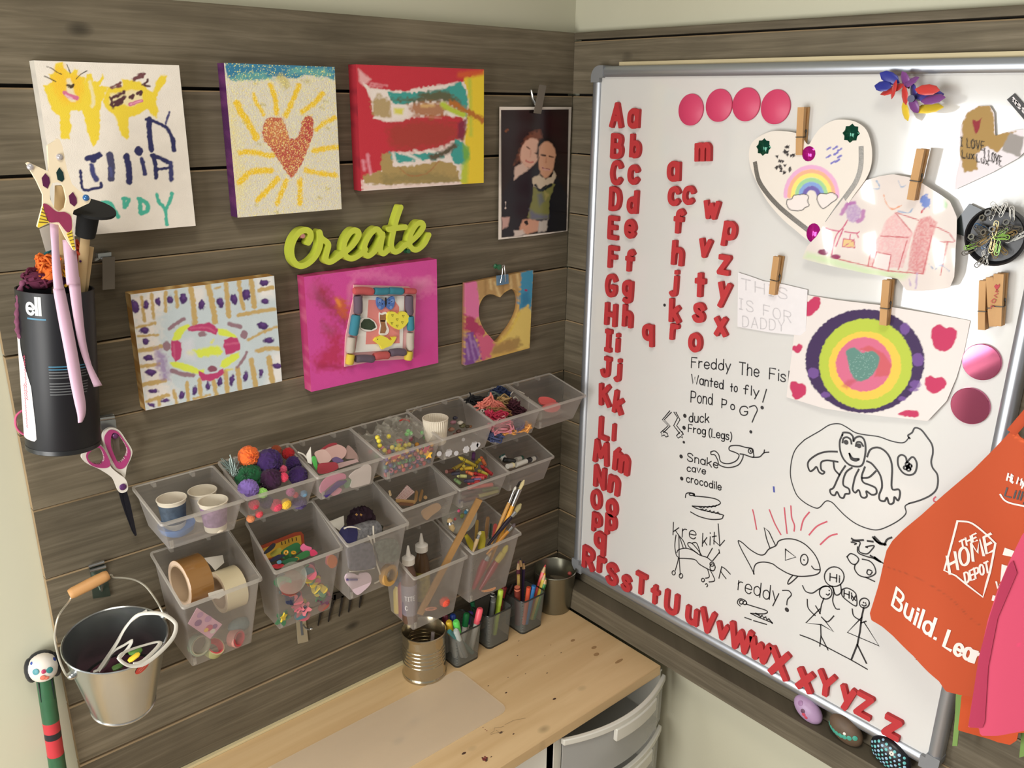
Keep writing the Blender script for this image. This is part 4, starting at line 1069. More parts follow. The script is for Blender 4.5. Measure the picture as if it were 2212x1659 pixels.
p.poly('1700,1080 1800,1060 1870,1200 1860,1500 1700,1510 1720,1300', (22, 24, 32), soft=6)
p.poly('1435,970 1500,930 1560,980 1430,1075', (206, 176, 160), soft=4)
p.poly('1530,750 1590,725 1640,770 1650,860 1610,930 1560,975 1510,950 1480,880 1490,810', (214, 170, 148), soft=4, smooth=True).stroke('1535,800 1560,815', 8, (90, 60, 50), soft=3).stroke('1600,850 1620,856', 8, (90, 60, 50), soft=3).stroke('1530,915 1560,930 1585,925', 10, (190, 110, 100), soft=3).stroke('1570,830 1565,880', 8, (196, 140, 120), soft=4, op=.6)
p.poly('1625,780 1650,740 1720,720 1780,790 1785,900 1760,760 1700,745 1640,800 1635,930 1615,850', (26, 18, 18), soft=5)
p.poly('1650,790 1700,755 1750,780 1775,850 1765,940 1740,1020 1690,1060 1650,1020 1635,940 1640,850', (208, 156, 124), soft=4, smooth=True).stroke('1655,868 1690,872|1725,880 1755,885', 12, (70, 44, 36), soft=3).stroke('1700,890 1695,930', 8, (170, 110, 84), soft=4, op=.7).stroke('1670,975 1695,990 1720,988', 14, (210, 160, 150), soft=3).stroke('1665,975 1725,985', 5, (130, 60, 50), soft=2)
p.poly('1580,1060 1640,1030 1690,1070 1740,1050 1760,1000 1780,1040 1750,1130 1690,1120 1650,1150 1590,1130', (204, 186, 160), soft=3)
p.poly('1590,1130 1650,1170 1740,1100 1770,1110 1720,1260 1720,1400 1560,1410 1540,1380 1580,1240', (126, 126, 70), soft=3).stroke('1610,1120 1650,1165 1740,1115', 22, (26, 34, 38), soft=3).poly('1620,1200 1660,1180 1680,1250 1640,1300', (100, 104, 110), soft=6, op=.8).poly('1560,1320 1620,1360 1720,1370 1710,1400 1560,1410', (100, 100, 130), soft=8, op=.8).poly('1680,1160 1720,1200 1690,1240', (160, 150, 90), soft=5)
p.poly('1500,1410 1560,1400 1640,1420 1630,1500 1520,1530 1470,1490', (204, 150, 124), soft=4).poly('1640,1420 1710,1405 1700,1500 1630,1510', (190, 180, 170), soft=4).poly('1430,1500 1500,1490 1530,1530 1430,1550', (206, 190, 180), soft=4).poly('1325,1390 1390,1385 1380,1460 1330,1490', (190, 150, 140), soft=4).blob(1532, 1430, 16, 22, (24, 20, 20)).stroke('1360,1260 1358,1310', 7, (220, 200, 190), soft=2).stroke('1360,670 1375,655', 12, (150, 80, 40), soft=4)
m = MB().add(Pn, grid_faces(nx, ny), 0, True)
m.col = np.concatenate([p.c, np.ones((len(p.c), 1))], 1)
tag(m.build('photo_print', attr_mat('photo_paper', .22, spec=.5)), 'white bordered photo print of two people in dark jackets', 'photograph')
def spring_clip(label, cv, plate, spring, c, par='spring_clip'):
 t_ = thing(par, label, 'clip')
 u_ = [WL.uv(*q_, c) for q_ in cv(P(plate))]
 if sum(u_[i][0] * u_[(i + 1) % 4][1] - u_[(i + 1) % 4][0] * u_[i][1] for i in range(4)) < 0:
  u_ = u_[::-1]
 MB().slab(WL, u_, c, c + .0012).build('clip_plate', greyclip, t_, bevel=.0003)
 MB().tube([WL.p(*WL.uv(*q_, c * .5), c * k_) for q_, k_ in zip(cv(P(spring)), (.1, .6, .9))], .0024, 8).build('spring', steel, t_)
 return t_
spring_clip('grey spring clip holding the photo print to the planks', crop(740, 110, k3), '1640,280 1695,290 1650,525 1590,518', '1590,330 1580,400 1605,470', .013)
spring_clip('empty grey spring clip on the planks beside the black tube', crop(0, 300, .24119), '915,1062 1026,1052 1026,1342 916,1352', '870,1090 900,1060 930,1080', .012)
m = MB()
u = WL.uvs(crop(0, 300, .24119)(P('862,1022 982,1008 982,1050 866,1062')), .004)
m.slab(WL, u[::-1], .0005, .010)
o = m.build('clip_mount', zinc, bpy.data.objects['spring_clip.001'])
# ------------------------------------------------------------------ the word sign
lime = mat('lime_green_paint', (196, 208, 70), .5, var=.04, scale=60)
lime_d = lime
CS = .0135
st = []
for t_ in ('302,372 322,335 318,285 280,265 225,285 178,350 157,430 167,510 205,560 245,572 300,550 350,505 385,450 405,380 400,300', '398,285 415,335 460,368 474,400 458,465 452,515 480,538 530,515 575,470',
   '530,515 600,465 680,395 730,320 728,280 690,268 650,300 612,370 605,440 628,492 675,508 735,480 790,430', '928,300 888,258 840,290 795,365 778,440 805,485 855,460 905,395 938,320', '938,300 925,380 918,440 945,465 990,430',
   '1092,72 1055,180 1025,300 1012,400 1035,448 1080,438 1130,390', '990,258 1060,248 1130,240', '1110,410 1180,360 1245,300 1285,240 1272,205 1235,210 1195,265 1168,330 1168,390 1195,428 1240,428 1295,380 1332,308'):
 q = np.array(WL.uvs(cv5(P(t_)), CS))
 st.append(np.array(cat(list(q), 5)))
hw = .5 * 50 * k5 / 1560
m = MB()
sdf_solid(m, WL, st, hw, .0006, CS, res=hw / 5, flat=False)
sign = tag(m.build('word_sign', lime), 'lime green wooden word sign spelling create', 'sign')
for q_, c_, nm, lb in (((252, 315), (190, 130, 120), 'push_pin', 'pale pink push pin inside the first letter of the green sign'), ((1155, 445), (28, 90, 56), 'push_pin', 'dark green push pin under the last letter of the green sign')):
 pc = WL.uv(*cv5([q_])[0], .012)
 t = thing(nm, lb, 'push pin')
 MB().lathe(WL.p(*pc, .004), WL.n, [(.001, 0), (.004, .0005), (.0042, .002), (.002, .003), (.002, .006), (.0035, .008), (.003, .0095)], 14, caps=(True, True)).build('pin_head', mat('pin_%d' % c_[1], c_, .4), t)
 MB().tube([WL.p(*pc, .0045), WL.p(*pc, -.006)], .0006, 6).build('needle', steel, t)
# ------------------------------------------------------------------ clay framed collage on the pink canvas
t = thing('clay_frame_collage', 'little collage framed with rolls of coloured clay on the pink canvas', 'collage')
C0 = .0205
m = MB()
u = WL.uvs(cv5(P('682,730 1150,745 1215,790 1200,1130 1190,1360 860,1380 605,1430 612,1180 655,960 678,850')), C0)
m.slab(WL, u[::-1], C0, C0 + .002, 0)
m.build('backing_card', mat('pale_pink_card', (222, 170, 170), .8), t)
m = MB()
m.slab(WL, WL.uvs(cv5(P('765,825 1120,825 1105,1285 700,1310 720,1180 745,1000')), C0 + .003)[::-1], C0 + .002, C0 + .003, 0)
m.slab(WL, WL.uvs(cv5(P('815,860 1040,870 1075,920 1080,1230 790,1240')), C0 + .0034)[::-1], C0 + .003, C0 + .0034, 1)
m.build('paper_insert', [mat('white_paper', (232, 228, 222), .8), mat('salmon_paper', (222, 136, 130), .8)], t)
clay = {'r': (186, 84, 84), 't': (52, 124, 142), 'g': (96, 82, 96), 'w': (186, 176, 162), 'y': (206, 182, 64)}
for k_, pth, w in (('r', '690,785 770,782 850,792', 68), ('t', '860,785 920,788 985,785', 66), ('t', '985,782 1050,785 1105,788', 66), ('r', '1115,782 1170,785 1215,788', 54), ('g', '722,825 726,900 724,975', 78), ('t', '708,990 695,1080 682,1160', 84), ('w', '668,1180 660,1250 658,1310', 80), ('y', '662,1325 655,1370 650,1410', 74),
     ('g', '1162,825 1160,900 1165,985', 78), ('t', '1170,1000 1172,1060 1175,1120', 70), ('w', '1170,1140 1168,1210 1170,1285', 74), ('y', '1160,1300 1155,1340 1150,1375', 76), ('g', '705,1365 780,1360 855,1368', 72), ('r', '860,1345 930,1335 985,1335', 72), ('g', '995,1315 1060,1305 1125,1310', 72)):
 q = [WL.p(*WL.uv(*z_, C0 + .006), C0 + .006) for z_ in cv5(P(pth))]
 q = [np.array(z_) for z_ in cat(q, 4)]
 r_ = w * k5 / 1560 / 2
 rr = [r_ * (.82 if i in (0, len(q) - 1) else 1) for i in range(len(q))]
 MB().tube(q, rr, 12).build('clay_roll', mat('clay_' + k_, clay[k_], .85, var=.06, scale=120), t)
def flat_piece(par, name, cv, pts, c0, c1, m_, label=None, fr=WL, smooth=True, res=None, grow=0, extra=()):
 mb = MB()
 cut_solid(mb, fr, fr.uvs(cv(P(pts)), c1), [], c0, c1, res=res, smooth=smooth, grow=grow)
 for pts2, mi in extra:
  mb.sheet(fr, fr.uvs(cv(P(pts2)), c1 + .0003)[::-1], c1 + .0003, mi)
 o = mb.build(name, m_, par)
 if label:
  o['label'] = label
 return o
CP = C0 + .0034
m = MB()
for q_, mi in (('960,880 900,840 885,870 895,920 925,945 955,915', 0), ('960,880 1020,830 1040,860 1030,920 1000,945 968,915', 0)):
 cut_solid(m, WL, WL.uvs(cv5(P(q_)), CP + .003), [], CP, CP + .003, 0)
for x, y, r_, mi in ((908, 870, 20, 1), (1018, 870, 20, 1), (910, 925, 16, 1), (1005, 925, 16, 1), (935, 862, 5, 2), (910, 882, 5, 2), (932, 895, 6, 2), (990, 862, 6, 2), (1012, 875, 5, 2), (990, 890, 6, 2)):
 m.dot(WL, *WL.uv(*cv5([(x, y)])[0], CP + .0033), r_ * k5 / 1560, CP + .0033, mi)
m.sheet(WL, WL.uvs(cv5(P('955,840 968,840 970,890 962,925 953,890')), CP + .0036)[::-1], CP + .0036, 2)
m.build('butterfly_sticker', [mat('blue_foam', (76, 112, 178), .7), mat('light_blue_foam', (112, 144, 200), .7), mat('black_paint', (20, 20, 24), .5)], t)
flat_piece(t, 'cat_sticker', cv5, '905,970 925,975 940,968 965,965 980,1000 970,1060 990,1120 965,1160 905,1155 915,1080 905,1030', CP, CP + .001, [mat('white_paper', (0, 0, 0)), mat('tabby_print', (150, 104, 70), .7, var=.3, scale=200), MATS['black_paint']], extra=(('912,985 930,990 960,980 968,1010 955,1050 968,1110 955,1145 912,1145 922,1080 910,1030', 1), ('915,1035 958,1035 956,1046 917,1046', 2)))
flat_piece(t, 'fish_sticker', cv5, '735,1050 765,1015 820,1015 870,1050 888,1100 850,1125 800,1130 760,1115 740,1090', CP, CP + .001, [MATS['white_paper'], mat('dark_green_print', (50, 66, 46), .6, var=.5, scale=150)], extra=(('750,1060 775,1025 820,1022 862,1052 878,1095 840,1118 780,1112 748,1095', 1),))
yf = mat('yellow_foam', (232, 220, 72), .7)
m = MB()
cut_solid(m, WL, WL.uvs(cv5(P('1068,985 1040,965 1000,965 975,1000 985,1050 1030,1095 1075,1115 1120,1090 1155,1045 1160,1000 1130,965 1095,965')), CP + .005), [], CP, CP + .005)
for x, y in ((1020, 995), (1060, 1030), (1112, 1000), (1015, 1062), (1060, 1085), (1105, 1055)):
 q = WL.uvs(cv5([(x - 9, y - 8), (x + 9, y - 8), (x, y + 10), (x - 9, y - 8)]), CP + .0054)
 m.ribbon(WL, q, .0007, CP + .0054, 1)
m.build('heart_sticker', [yf, mat('olive_line', (120, 116, 40), .6)], t)
flat_piece(t, 'dolphin_sticker', cv5, '860,1210 880,1185 930,1165 975,1185 1000,1210 1020,1200 1005,1180 1030,1180 1055,1175 1040,1210 1010,1250 960,1270 930,1285 915,1250 880,1225', CP, CP + .004, [yf, MATS['black_paint']], extra=(('888,1193 895,1193 895,1200 888,1200', 1),), smooth=False)
# ================================================================== tube, wand, scissors, bucket, painted stick
cQ = crop(0, 300, .24119)
cS = crop(0, 580, .36184)
cK = crop(0, 1180, .28866)
cT = crop(0, 700, .24116)
class Cyl:
 """surface of an upright tube: a is arc length from the side facing the viewer, b is height along the axis"""
 def __init__(s, p0, p1, r, face):
  s.p0, s.r = np.array(p0), r
  s.t = (np.array(p1) - s.p0)
  s.h = np.linalg.norm(s.t)
  s.t /= s.h
  f = np.array(face) - s.p0
  f = f - s.t * (f @ s.t)
  s.f = f / np.linalg.norm(f)
  s.s = np.cross(s.t, s.f)
 def p(s, a, b, c=0.0):
  w = a / s.r
  return s.p0 + s.t * b + (s.f * math.cos(w) + s.s * math.sin(w)) * (s.r + c)
tb, tt = WL.p(*WL.uv(138, 962, .046), .046), WL.p(*WL.uv(119, 622, .046), .046)
TR_ = .0385
tube = thing('black_tube', 'black cardboard tube with white writing hung on the plank wall as a holder', 'tube')
ax_t = (tt - tb) / np.linalg.norm(tt - tb)
TH = np.linalg.norm(tt - tb)
blk = mat('matt_black_print', (24, 25, 30), .42, spec=.35)
MB().lathe(tb, ax_t, [(.001, .004), (TR_ - .001, .004), (TR_, .006), (TR_, TH), (TR_ - .0016, TH), (TR_ - .0016, .008), (.001, .008)], 40).build('tube_body', blk, tube)
MB().lathe(tb, ax_t, [(.001, 0), (TR_ - .0015, 0), (TR_ + .0002, .0012), (TR_ + .0002, .006)], 40).build('end_cap', mat('dark_end_cap', (30, 32, 34), .35), tube)
cy = Cyl(tb, tt, TR_, CAM)
m = MB()
stp, wd = text_strokes('ell', .16)
for q in stp:
 pts = q
 m.ribbon(cy, [(-.0300 + x * .0158, TH - .0225 + y * .0175) for x, y in pts], .0032, .0003, 0)
m.ribbon(cy, [(-.0295 + .0017 * i, TH - .0275) for i in range(12)], .0018, .0003, 1)
m.build('printed_letters', [mat('pale_grey_print', (200, 204, 204), .5), mat('blue_print', (60, 120, 150), .5)], tube)
m = MB()
r_ = random.Random(4)
for k_ in range(11):
 y = TH * .565 - k_ * .0031
 if k_ in (5,):
  continue
 x = -.010
 while x < .028:
  w = r_.uniform(.002, .006)
  m.ribbon(cy, [(x + w * j / 3, y) for j in range(4)], .0012, .0003, 1 if k_ < 2 else 0)
  x += w + .001
m.build('small_print', [mat('grey_print', (92, 94, 96), .5), MATS['blue_print']], tube)
m = MB()
nb = 40
for k_ in range(nb):
 b0_, b1_ = [TH - .052 - (TH - .068) * (k_ + d_) / nb for d_ in (0, 1)]
 aa = []
 for q_ in (k_, k_ + 1):
  f = q_ / nb
  aa.append(-.0460 + .0115 * min(1, max(0, (f - .1) / .35)) + .0060 * min(1, f * 1.2) - (.003 if f > .985 else 0))
 for j in range(5):
  l_ = lambda a1: -.058 + (a1 + .058) * j / 5
  h_ = lambda a1: -.058 + (a1 + .058) * (j + 1) / 5
  m.add([cy.p(l_(aa[0]), b0_, .0003), cy.p(h_(aa[0]), b0_, .0003), cy.p(h_(aa[1]), b1_, .0003), cy.p(l_(aa[1]), b1_, .0003)], [(0, 1, 2, 3)], 0)
for y, b0_ in ((.0, .62), (.0035, .44)):
 m.ribbon(cy, [(-.0385 - y + .0016 * math.sin(k_ * 2.4) * (1 + .5 * math.sin(k_ * .9)), TH * b0_ - k_ * .0011) for k_ in range(46)], .0008, .0006, 1)
m.build('white_stripe', [mat('white_print', (226, 220, 220), .5), mat('pink_print', (206, 80, 110), .5)], tube)
# rope handle and pink cord loop of the tube
rope = mat('mauve_rope', (120, 66, 92), .9, var=.4, scale=200)
q = [WL.p(*WL.uv(*z, .05), .05) for z in cQ(P('300,1300 215,1275 175,1380 160,1500 155,1640 175,1760 250,1790'))]
m = MB()
q = cat(q, 6)
m.tube(q, [.0026 + .0008 * math.sin(i * 1.9) for i in range(len(q))], 8)
m.build('rope_handle', rope, tube)
q = [WL.p(*WL.uv(*z, .02), .02) for z in cS(P('215,835 150,842 105,870 92,910 105,960 150,992 215,990'))]
MB().tube(cat(q, 6), .0013, 8).build('cord_loop', mat('pink_cord', (206, 92, 130), .7), tube)
# star wand
SCc = .098
t = thing('star_wand', 'white foam star wand with magenta face band and lilac ribbons in the black tube', 'wand')
out_ = '490,20 515,-5 535,5 560,70 600,270 645,405 700,455 815,540 800,575 660,640 645,700 680,1003 660,1000 590,890 530,770 440,755 345,800 333,785 383,600 385,500 330,380 235,218 255,208 440,296 425,60'
pts = WL.uvs(cQ(P(out_)), SCc)
hole = WL.uvs(cQ(P('520,388 470,395 445,450 450,540 490,625 535,655 580,620 597,540 575,440 550,400')), SCc)
m = MB()
cut_solid(m, WL, pts, [hole], SCc - .004, SCc, 0, smooth=False, res=.0011)
o = m.build('star', mat('cream_foam', (236, 220, 190), .8), t)
def sticker(par, name, fr, cv, pts_, c, m_, smooth=True, label=None, th=.0005):
 mb = MB()
 q_ = fr.uvs(cv(P(pts_)), c)
 if smooth:
  q_ = [tuple(w) for w in cat(q_, 4, True)[:-1]]
 ar = sum(q_[i][0] * q_[(i + 1) % len(q_)][1] - q_[(i + 1) % len(q_)][0] * q_[i][1] for i in range(len(q_)))
 if ar < 0:
  q_ = q_[::-1]
 mb.slab(fr, q_, c, c + th)
 o_ = mb.build(name, m_, par)
 if label:
  o_['label'] = label
 return o_
mag, yel_m = mat('magenta_marker', (146, 46, 84), .7, var=.15, scale=200), mat('yellow_marker', (232, 204, 60), .7)
sticker(t, 'band', WL, cQ, '385,585 430,590 490,640 530,655 580,655 632,690 642,760 635,820 600,835 545,770 520,745 440,745 405,680', SCc + .0001, mag)
sticker(t, 'point', WL, cQ, '385,595 405,680 440,748 345,796 335,785', SCc + .0001, yel_m, False, 'yellow striped point')
sticker(t, 'point', WL, cQ, '595,850 640,815 672,990 655,992', SCc + .0001, yel_m, False, 'yellow striped point')
m = MB()
for a_, b_ in (('375,625', '395,640'), ('370,655', '412,672'), ('362,685', '420,702'), ('355,715', '430,732'), ('350,745', '425,750'), ('605,855', '645,840'), ('612,880', '652,868'), ('625,910', '658,900'), ('635,940', '662,935'), ('645,965', '668,962')):
 m.ribbon(WL, WL.uvs(cQ(P(a_ + ' ' + b_)), SCc), .0009, SCc + .0008)
m.build('stripe_lines', mat('brown_line', (110, 84, 40), .7), t)
gem = lambda k_, c_: mat('gem_' + k_, c_, .12, .3, coat=.6)
for x, y, r_, g_ in ((533, 162, 24, gem('clear', (190, 186, 190))), (272, 250, 24, gem('clear', (190, 186, 190))), (770, 527, 24, gem('blue', (50, 110, 176)))):
 MB().ball(WL.p(*WL.uv(*cQ([(x, y)])[0], SCc), SCc), .0034, 0, 12, 8).build('gem', g_, t)
for pts_, c_ in (('405,307 440,345 447,390 425,445 385,420 372,350', (104, 42, 86)), ('530,255 565,300 575,360 555,385 515,365 503,300', (28, 60, 60)), ('652,475 685,530 688,575 665,605 625,575 615,510', (110, 44, 84))):
 sticker(t, 'foil_spot', WL, cQ, pts_, SCc + .0001, mat('foil_%d' % c_[2], c_, .35, .4), False)
q = WL.uvs(cQ(P('500,410 575,420 545,900 515,1180')), SCc - .006)
a_ = WL.p(*WL.uv(*cQ([(545, 420)])[0], SCc - .006), SCc - .006)
b_ = WL.p(*WL.uv(*cQ([(512, 1380)])[0], .05), .05)
popw = mat('pale_craft_wood', (206, 178, 132), .7, var=.1, scale=60, stretch=(1, 1, .2))
MB().tube([a_, (a_ + b_) / 2, b_], .0058, 10, flat=.22, ref=(0, 1, 0)).build('stick', popw, t)
class Free:
 def p(s, x, y, c):
  return x
def strip(par, name, pts3, w, m_, th=.0006, across=None):
 """a cloth strip through 3D points, w wide, across = direction of its width"""
 pts3 = [np.array(z, float) for z in cat(pts3, 6)]
 ac = np.array(across if across is not None else (1, 0, 0), float)
 vs = []
 ww = w if hasattr(w, '__len__') else [w] * len(pts3)
 for i, z in enumerate(pts3):
  wi = np.interp(i / (len(pts3) - 1), np.linspace(0, 1, len(ww)), ww)
  vs += [z - ac * wi / 2, z + ac * wi / 2]
 n = len(pts3)
 mb = MB().add(vs, [(2 * i, 2 * i + 1, 2 * i + 3, 2 * i + 2) for i in range(n - 1)], 0, True)
 o_ = mb.build(name, m_, par)
 md = o_.modifiers.new('thick', 'SOLIDIFY')
 md.thickness = th
 return o_
lil = mat('lilac_satin', (206, 170, 192), .38, sheen=.3)
on = lambda z, c: WL.p(*WL.uv(*z, c), c)
r1 = [on(z, c) for z, c in zip(cQ([(483, 745), (490, 900), (505, 1150), (525, 1330)]) + cS([(352, 130), (385, 300), (420, 480), (455, 680), (485, 850), (478, 920)]), (.093, .095, .094, .092, .090, .089, .089, .089, .090, .091))]
strip(t, 'ribbon', r1, [.0085, .0070, .009, .011, .0125, .0125, .011, .004], lil)
r2 = [on(z, c) for z, c in zip(cQ([(615, 900), (640, 1150), (655, 1300)]) + cS([(440, 60), (462, 250), (490, 440), (530, 580), (585, 702)]), (.093, .093, .091, .089, .088, .086, .084, .083))]
strip(t, 'ribbon', r2, [.012, .0125, .013, .012, .010, .008, .006, .009], lil)
# other things standing in the tube
ctop = tt
def intube(x, y, c):
 return on(cQ([(x, y)])[0], c)
t = thing('top_hat_prop', 'small black felt top hat on a stick in the black tube', 'hat')
p0 = intube(775, 790, .062)
upd = intube(790, 690, .066) - p0
felt = mat('black_felt', (26, 27, 28), .95)
MB().lathe(p0, upd, [(.001, -.010), (.0098, -.010), (.0105, -.002), (.011, .019), (.026, .020), (.0265, .0215), (.026, .023), (.001, .0235)], 28).build('hat_body', felt, t)
MB().tube([p0 - upd * .2, intube(712, 1420, .052)], .005, 8, flat=.35, ref=(0, 1, 0)).build('stick', popw, t)
MB().tube([intube(792, 965, .052), intube(730, 1430, .045)], .0058, 8, flat=.35, ref=(0, 1, 0))
tag(MB().tube([intube(792, 965, .05), intube(728, 1450, .040)], .0058, 8, flat=.35, ref=(0, 1, 0)).build('craft_stick', popw), 'pale craft stick in the black tube behind the top hat stick', 'craft stick')
t = thing('card_scrap', 'folded grey paper triangle sticking out of the black tube', 'paper')
m = MB()
m.slab(WL, WL.uvs(cQ(P('352,805 440,770 470,990 410,1010')), .07)[::-1], .07, .0706)
m.build('paper_sheet', mat('grey_paper', (176, 170, 160), .8, var=.15, scale=60), t)
for nm, lb, c_, x, y, r_, off in (('yarn_bunch', 'orange yarn bunch on top of the black tube', (222, 110, 40), 450, 1180, (.013, .012, .016), .060), ('yarn_bunch', 'dark purple yarn bunch on top of the black tube', (66, 28, 78), 590, 1180, (.014, .014, .024), .048), ('yarn_bunch', 'burgundy yarn bunch on top of the black tube', (92, 30, 58), 370, 1260, (.018, .014, .014), .052),
        ('yarn_bunch', 'red yarn bunch behind the ribbons on the black tube', (196, 70, 40), 700, 1090, (.008, .010, .020), .048), ('yarn_bunch', 'yellow yarn bunch between the ribbons on the black tube', (226, 180, 50), 640, 1250, (.007, .010, .018), .060), ('yarn_bunch', 'teal yarn strand bent over the black tube', (46, 110, 116), 420, 1040, (.004, .004, .004), .052)):
 m = MB()
 ce = intube(x, y, off)
 if 'teal' in lb:
  m.tube(cat([intube(*z, .055) for z in ((360, 1150), (375, 1080), (420, 1020), (470, 985), (500, 940))], 6), .0018, 8)
 else:
  rr = random.Random(x)
  for k_ in range(46):
   a0_, e0_ = rr.uniform(0, 6.28), rr.uniform(-.8, 1.4)
   d0 = np.array((math.cos(a0_) * math.cos(e0_), math.sin(a0_) * math.cos(e0_), math.sin(e0_)))
   d1 = np.array((rr.uniform(-1, 1), rr.uniform(-1, 1), rr.uniform(-.4, 1)))
   R3 = np.array(r_)
   m.tube(cat([ce + d0 * R3 * .9, ce + (d0 + d1) * R3 * .6, ce + d1 * R3 * .95], 4), .0013, 5)
  m.ball(ce, R3 * .75, 0, 14, 9, fuzz=.1)
 tag(m.build(nm, mat('yarn_%d_%d' % (c_[0], c_[2]), c_, .95, var=.2, scale=300)), lb, 'yarn', 'coloured yarn stuffed in the black tube')
# ------------------------------------------------------------------ hooks and scissors
m = MB()
hk = thing('metal_hook', 'bent steel hook strip that the purple scissors hang on', 'hook')
u = WL.uvs(cS(P('582,885 678,868 682,892 690,905 695,950 606,965 598,915')), .004)
m.slab(WL, u[::-1], .0006, .0045)
m.build('hook_plate', zinc, hk, bevel=.0006)
MB().tube([on(z, .008) for z in cS(P('583,902 682,888'))], .0026, 10).build('rolled_edge', steel, hk)
u = WL.uvs(cS(P('668,985 708,978 718,1108 684,1118')), .013)
MB().slab(WL, u[::-1], .011, .0125).build('clip_tongue', greyclip, hk)
m = MB()
m.ball(on(cS([(684, 990)])[0], .0125), .0058, 0, 12, 8)
m.build('rivet', mat('plum_rivet', (110, 66, 110), .3, .4), hk)
sc = thing('scissors', 'white and magenta handled scissors hanging below the black tube', 'scissors')
whp, mgp = mat('white_handle_plastic', (228, 222, 212), .4), mat('magenta_grip_rubber', (170, 58, 116), .55)
SC0 = .0135
R_out = '960,940 1010,930 1070,955 1130,1040 1182,1130 1172,1200 1135,1280 1118,1375 1085,1340 1020,1290 965,1200 930,1080 920,990'
R_mag = '968,955 1010,946 1060,970 1118,1050 1165,1135 1155,1210 1110,1285 1050,1290 1010,1230 955,1110 932,1020'
R_hole = '1000,985 1040,975 1080,1015 1128,1090 1140,1150 1105,1215 1060,1238 1025,1180 990,1080'
L_out = '735,1170 820,1085 880,1070 930,1110 975,1190 990,1275 1060,1340 1120,1385 1145,1450 1132,1498 1068,1505 1020,1400 970,1350 880,1295 800,1260 745,1220'
L_mag = '770,1170 830,1095 890,1085 935,1130 985,1240 962,1283 880,1285 800,1250'
L_hole = '785,1180 840,1112 890,1110 920,1150 932,1215 885,1255 815,1235'
for o_, g_, h_, c_ in ((R_out, R_mag, R_hole, SC0), (L_out, L_mag, L_hole, SC0 + .0035)):
 u = lambda z: WL.uvs(cT(P(z)), c_ + .004)
 m = MB()
 cut_solid(m, WL, u(o_), [u(h_)], c_, c_ + .0045, 0, res=.0008)
 hb = m.build('handle', whp, sc)
 m = MB()
 cut_solid(m, WL, u(g_), [u(h_)], c_ - .0004, c_ + .0053, 0, res=.0008)
 m.build('grip', mgp, hb)
MB().lathe(on(cT([(1100, 1458)])[0], SC0 + .008), WL.n, [(.001, 0), (.0042, 0), (.0042, .001), (.003, .0018), (.001, .002)], 20).build('pivot', mat('violet_pivot', (98, 56, 110), .35, .3), sc)
bl_ = mat('dark_blade_steel', (36, 36, 44), .35, .5)
m = MB()
m.slab(WL, WL.uvs(cS(P('712,1340 730,1330 762,1400 790,1500 816,1588 808,1600 790,1570 752,1470 728,1400')), SC0 + .003)[::-1], SC0, SC0 + .002)
m.build('blade', bl_, sc)
m = MB()
m.slab(WL, WL.uvs(cS(P('735,1335 757,1325 776,1390 800,1500 818,1590 812,1600 786,1540 752,1430')), SC0 + .005)[::-1], SC0 + .0025, SC0 + .0042)
m.build('blade', bl_, sc)
# steel hook with the bucket on it
hk = thing('metal_hook', 'steel hook strip on the planks that holds the bucket handle', 'hook')
u = WL.uvs(cK(P('665,150 775,112 790,152 800,200 830,375 700,395 680,190')), .004)
MB().slab(WL, u[::-1], .0006, .0030).build('hook_plate', mat('greenish_zinc', (92, 104, 92), .3, .8), hk)
for pa in ('662,152 778,115', '672,185 790,150'):
 MB().tube([on(z, .006) for z in cK(P(pa))], .0024, 8).build('rolled_edge', steel, hk)
MB().tube(cat([on(cK([(760, 330)])[0], .003), on(cK([(765, 290)])[0], .016), on(cK([(770, 262)])[0], .040), on(cK([(783, 262)])[0], .046)], 5), .0018, 8).build('hook_arm', steel, hk)
# bucket
bk = thing('steel_bucket', 'galvanised steel bucket with wooden grip hanging on the planks', 'bucket')
RC, BCn = on((250, 1381), .078), on((267, 1519), .064)
bax = RC - BCn
BH = np.linalg.norm(bax)
bax = bax / BH
RR, RB = .0585, .0370
pr = [(.001, .003), (RB - .003, .003), (RB, 0), (RB + .0005, .002)] + [(RB + (RR - RB) * k_ / 8, BH * k_ / 8) for k_ in range(1, 9)] + [(RR + .0012, BH + .0002), (RR + .0016, BH + .0014), (RR + .0006, BH + .0024), (RR - .0008, BH + .0014), (RR - .0012, BH - .002), (RB - .0008, .006), (.001, .006)]
galv = mat('galvanised_bucket', (186, 190, 190), .24, .95, var=.06, scale=14)
MB().lathe(BCn, bax, pr, 56).build('pail', galv, bk)
MB().lathe(BCn, bax, [(RB - .002, .0), (RB + .0014, .0005), (RB + .0016, .002), (RB + .0006, .003)], 56).build('base_rim', steel, bk)
ea = [on(cK([(540, 965)])[0], .088), on(cK([(1228, 520)])[0], .070)]
wire = [on(z, c) for z, c in zip(cK(P('535,968 500,968 455,880 418,740 412,640 440,520 520,410 530,385')), (.088, .090, .084, .076, .070, .060, .046, .044))]
w2 = [on(z, c) for z, c in zip(cK(P('818,215 835,215 850,232 920,236 1010,252 1090,300 1160,390 1200,460 1222,505')), (.044, .044, .044, .046, .05, .056, .062, .066, .070))]
MB().tube(cat(wire, 6), .0013, 8).build('bail_wire', mat('grey_wire', (190, 184, 168), .35, .7), bk)
MB().tube(cat(w2, 6), .0013, 8).build('bail_wire', MATS['grey_wire'], bk)
g0, g1 = on(cK([(518, 362)])[0], .045), on(cK([(812, 212)])[0], .045)
MB().tube([g0 + (g1 - g0) * f for f in (0, .02, .1, .5, .9, .98, 1)], [.0052, .006, .0068, .0072, .0068, .006, .0052], 14).build('grip', mat('turned_wood', (196, 146, 92), .55, var=.15, scale=40), bk)
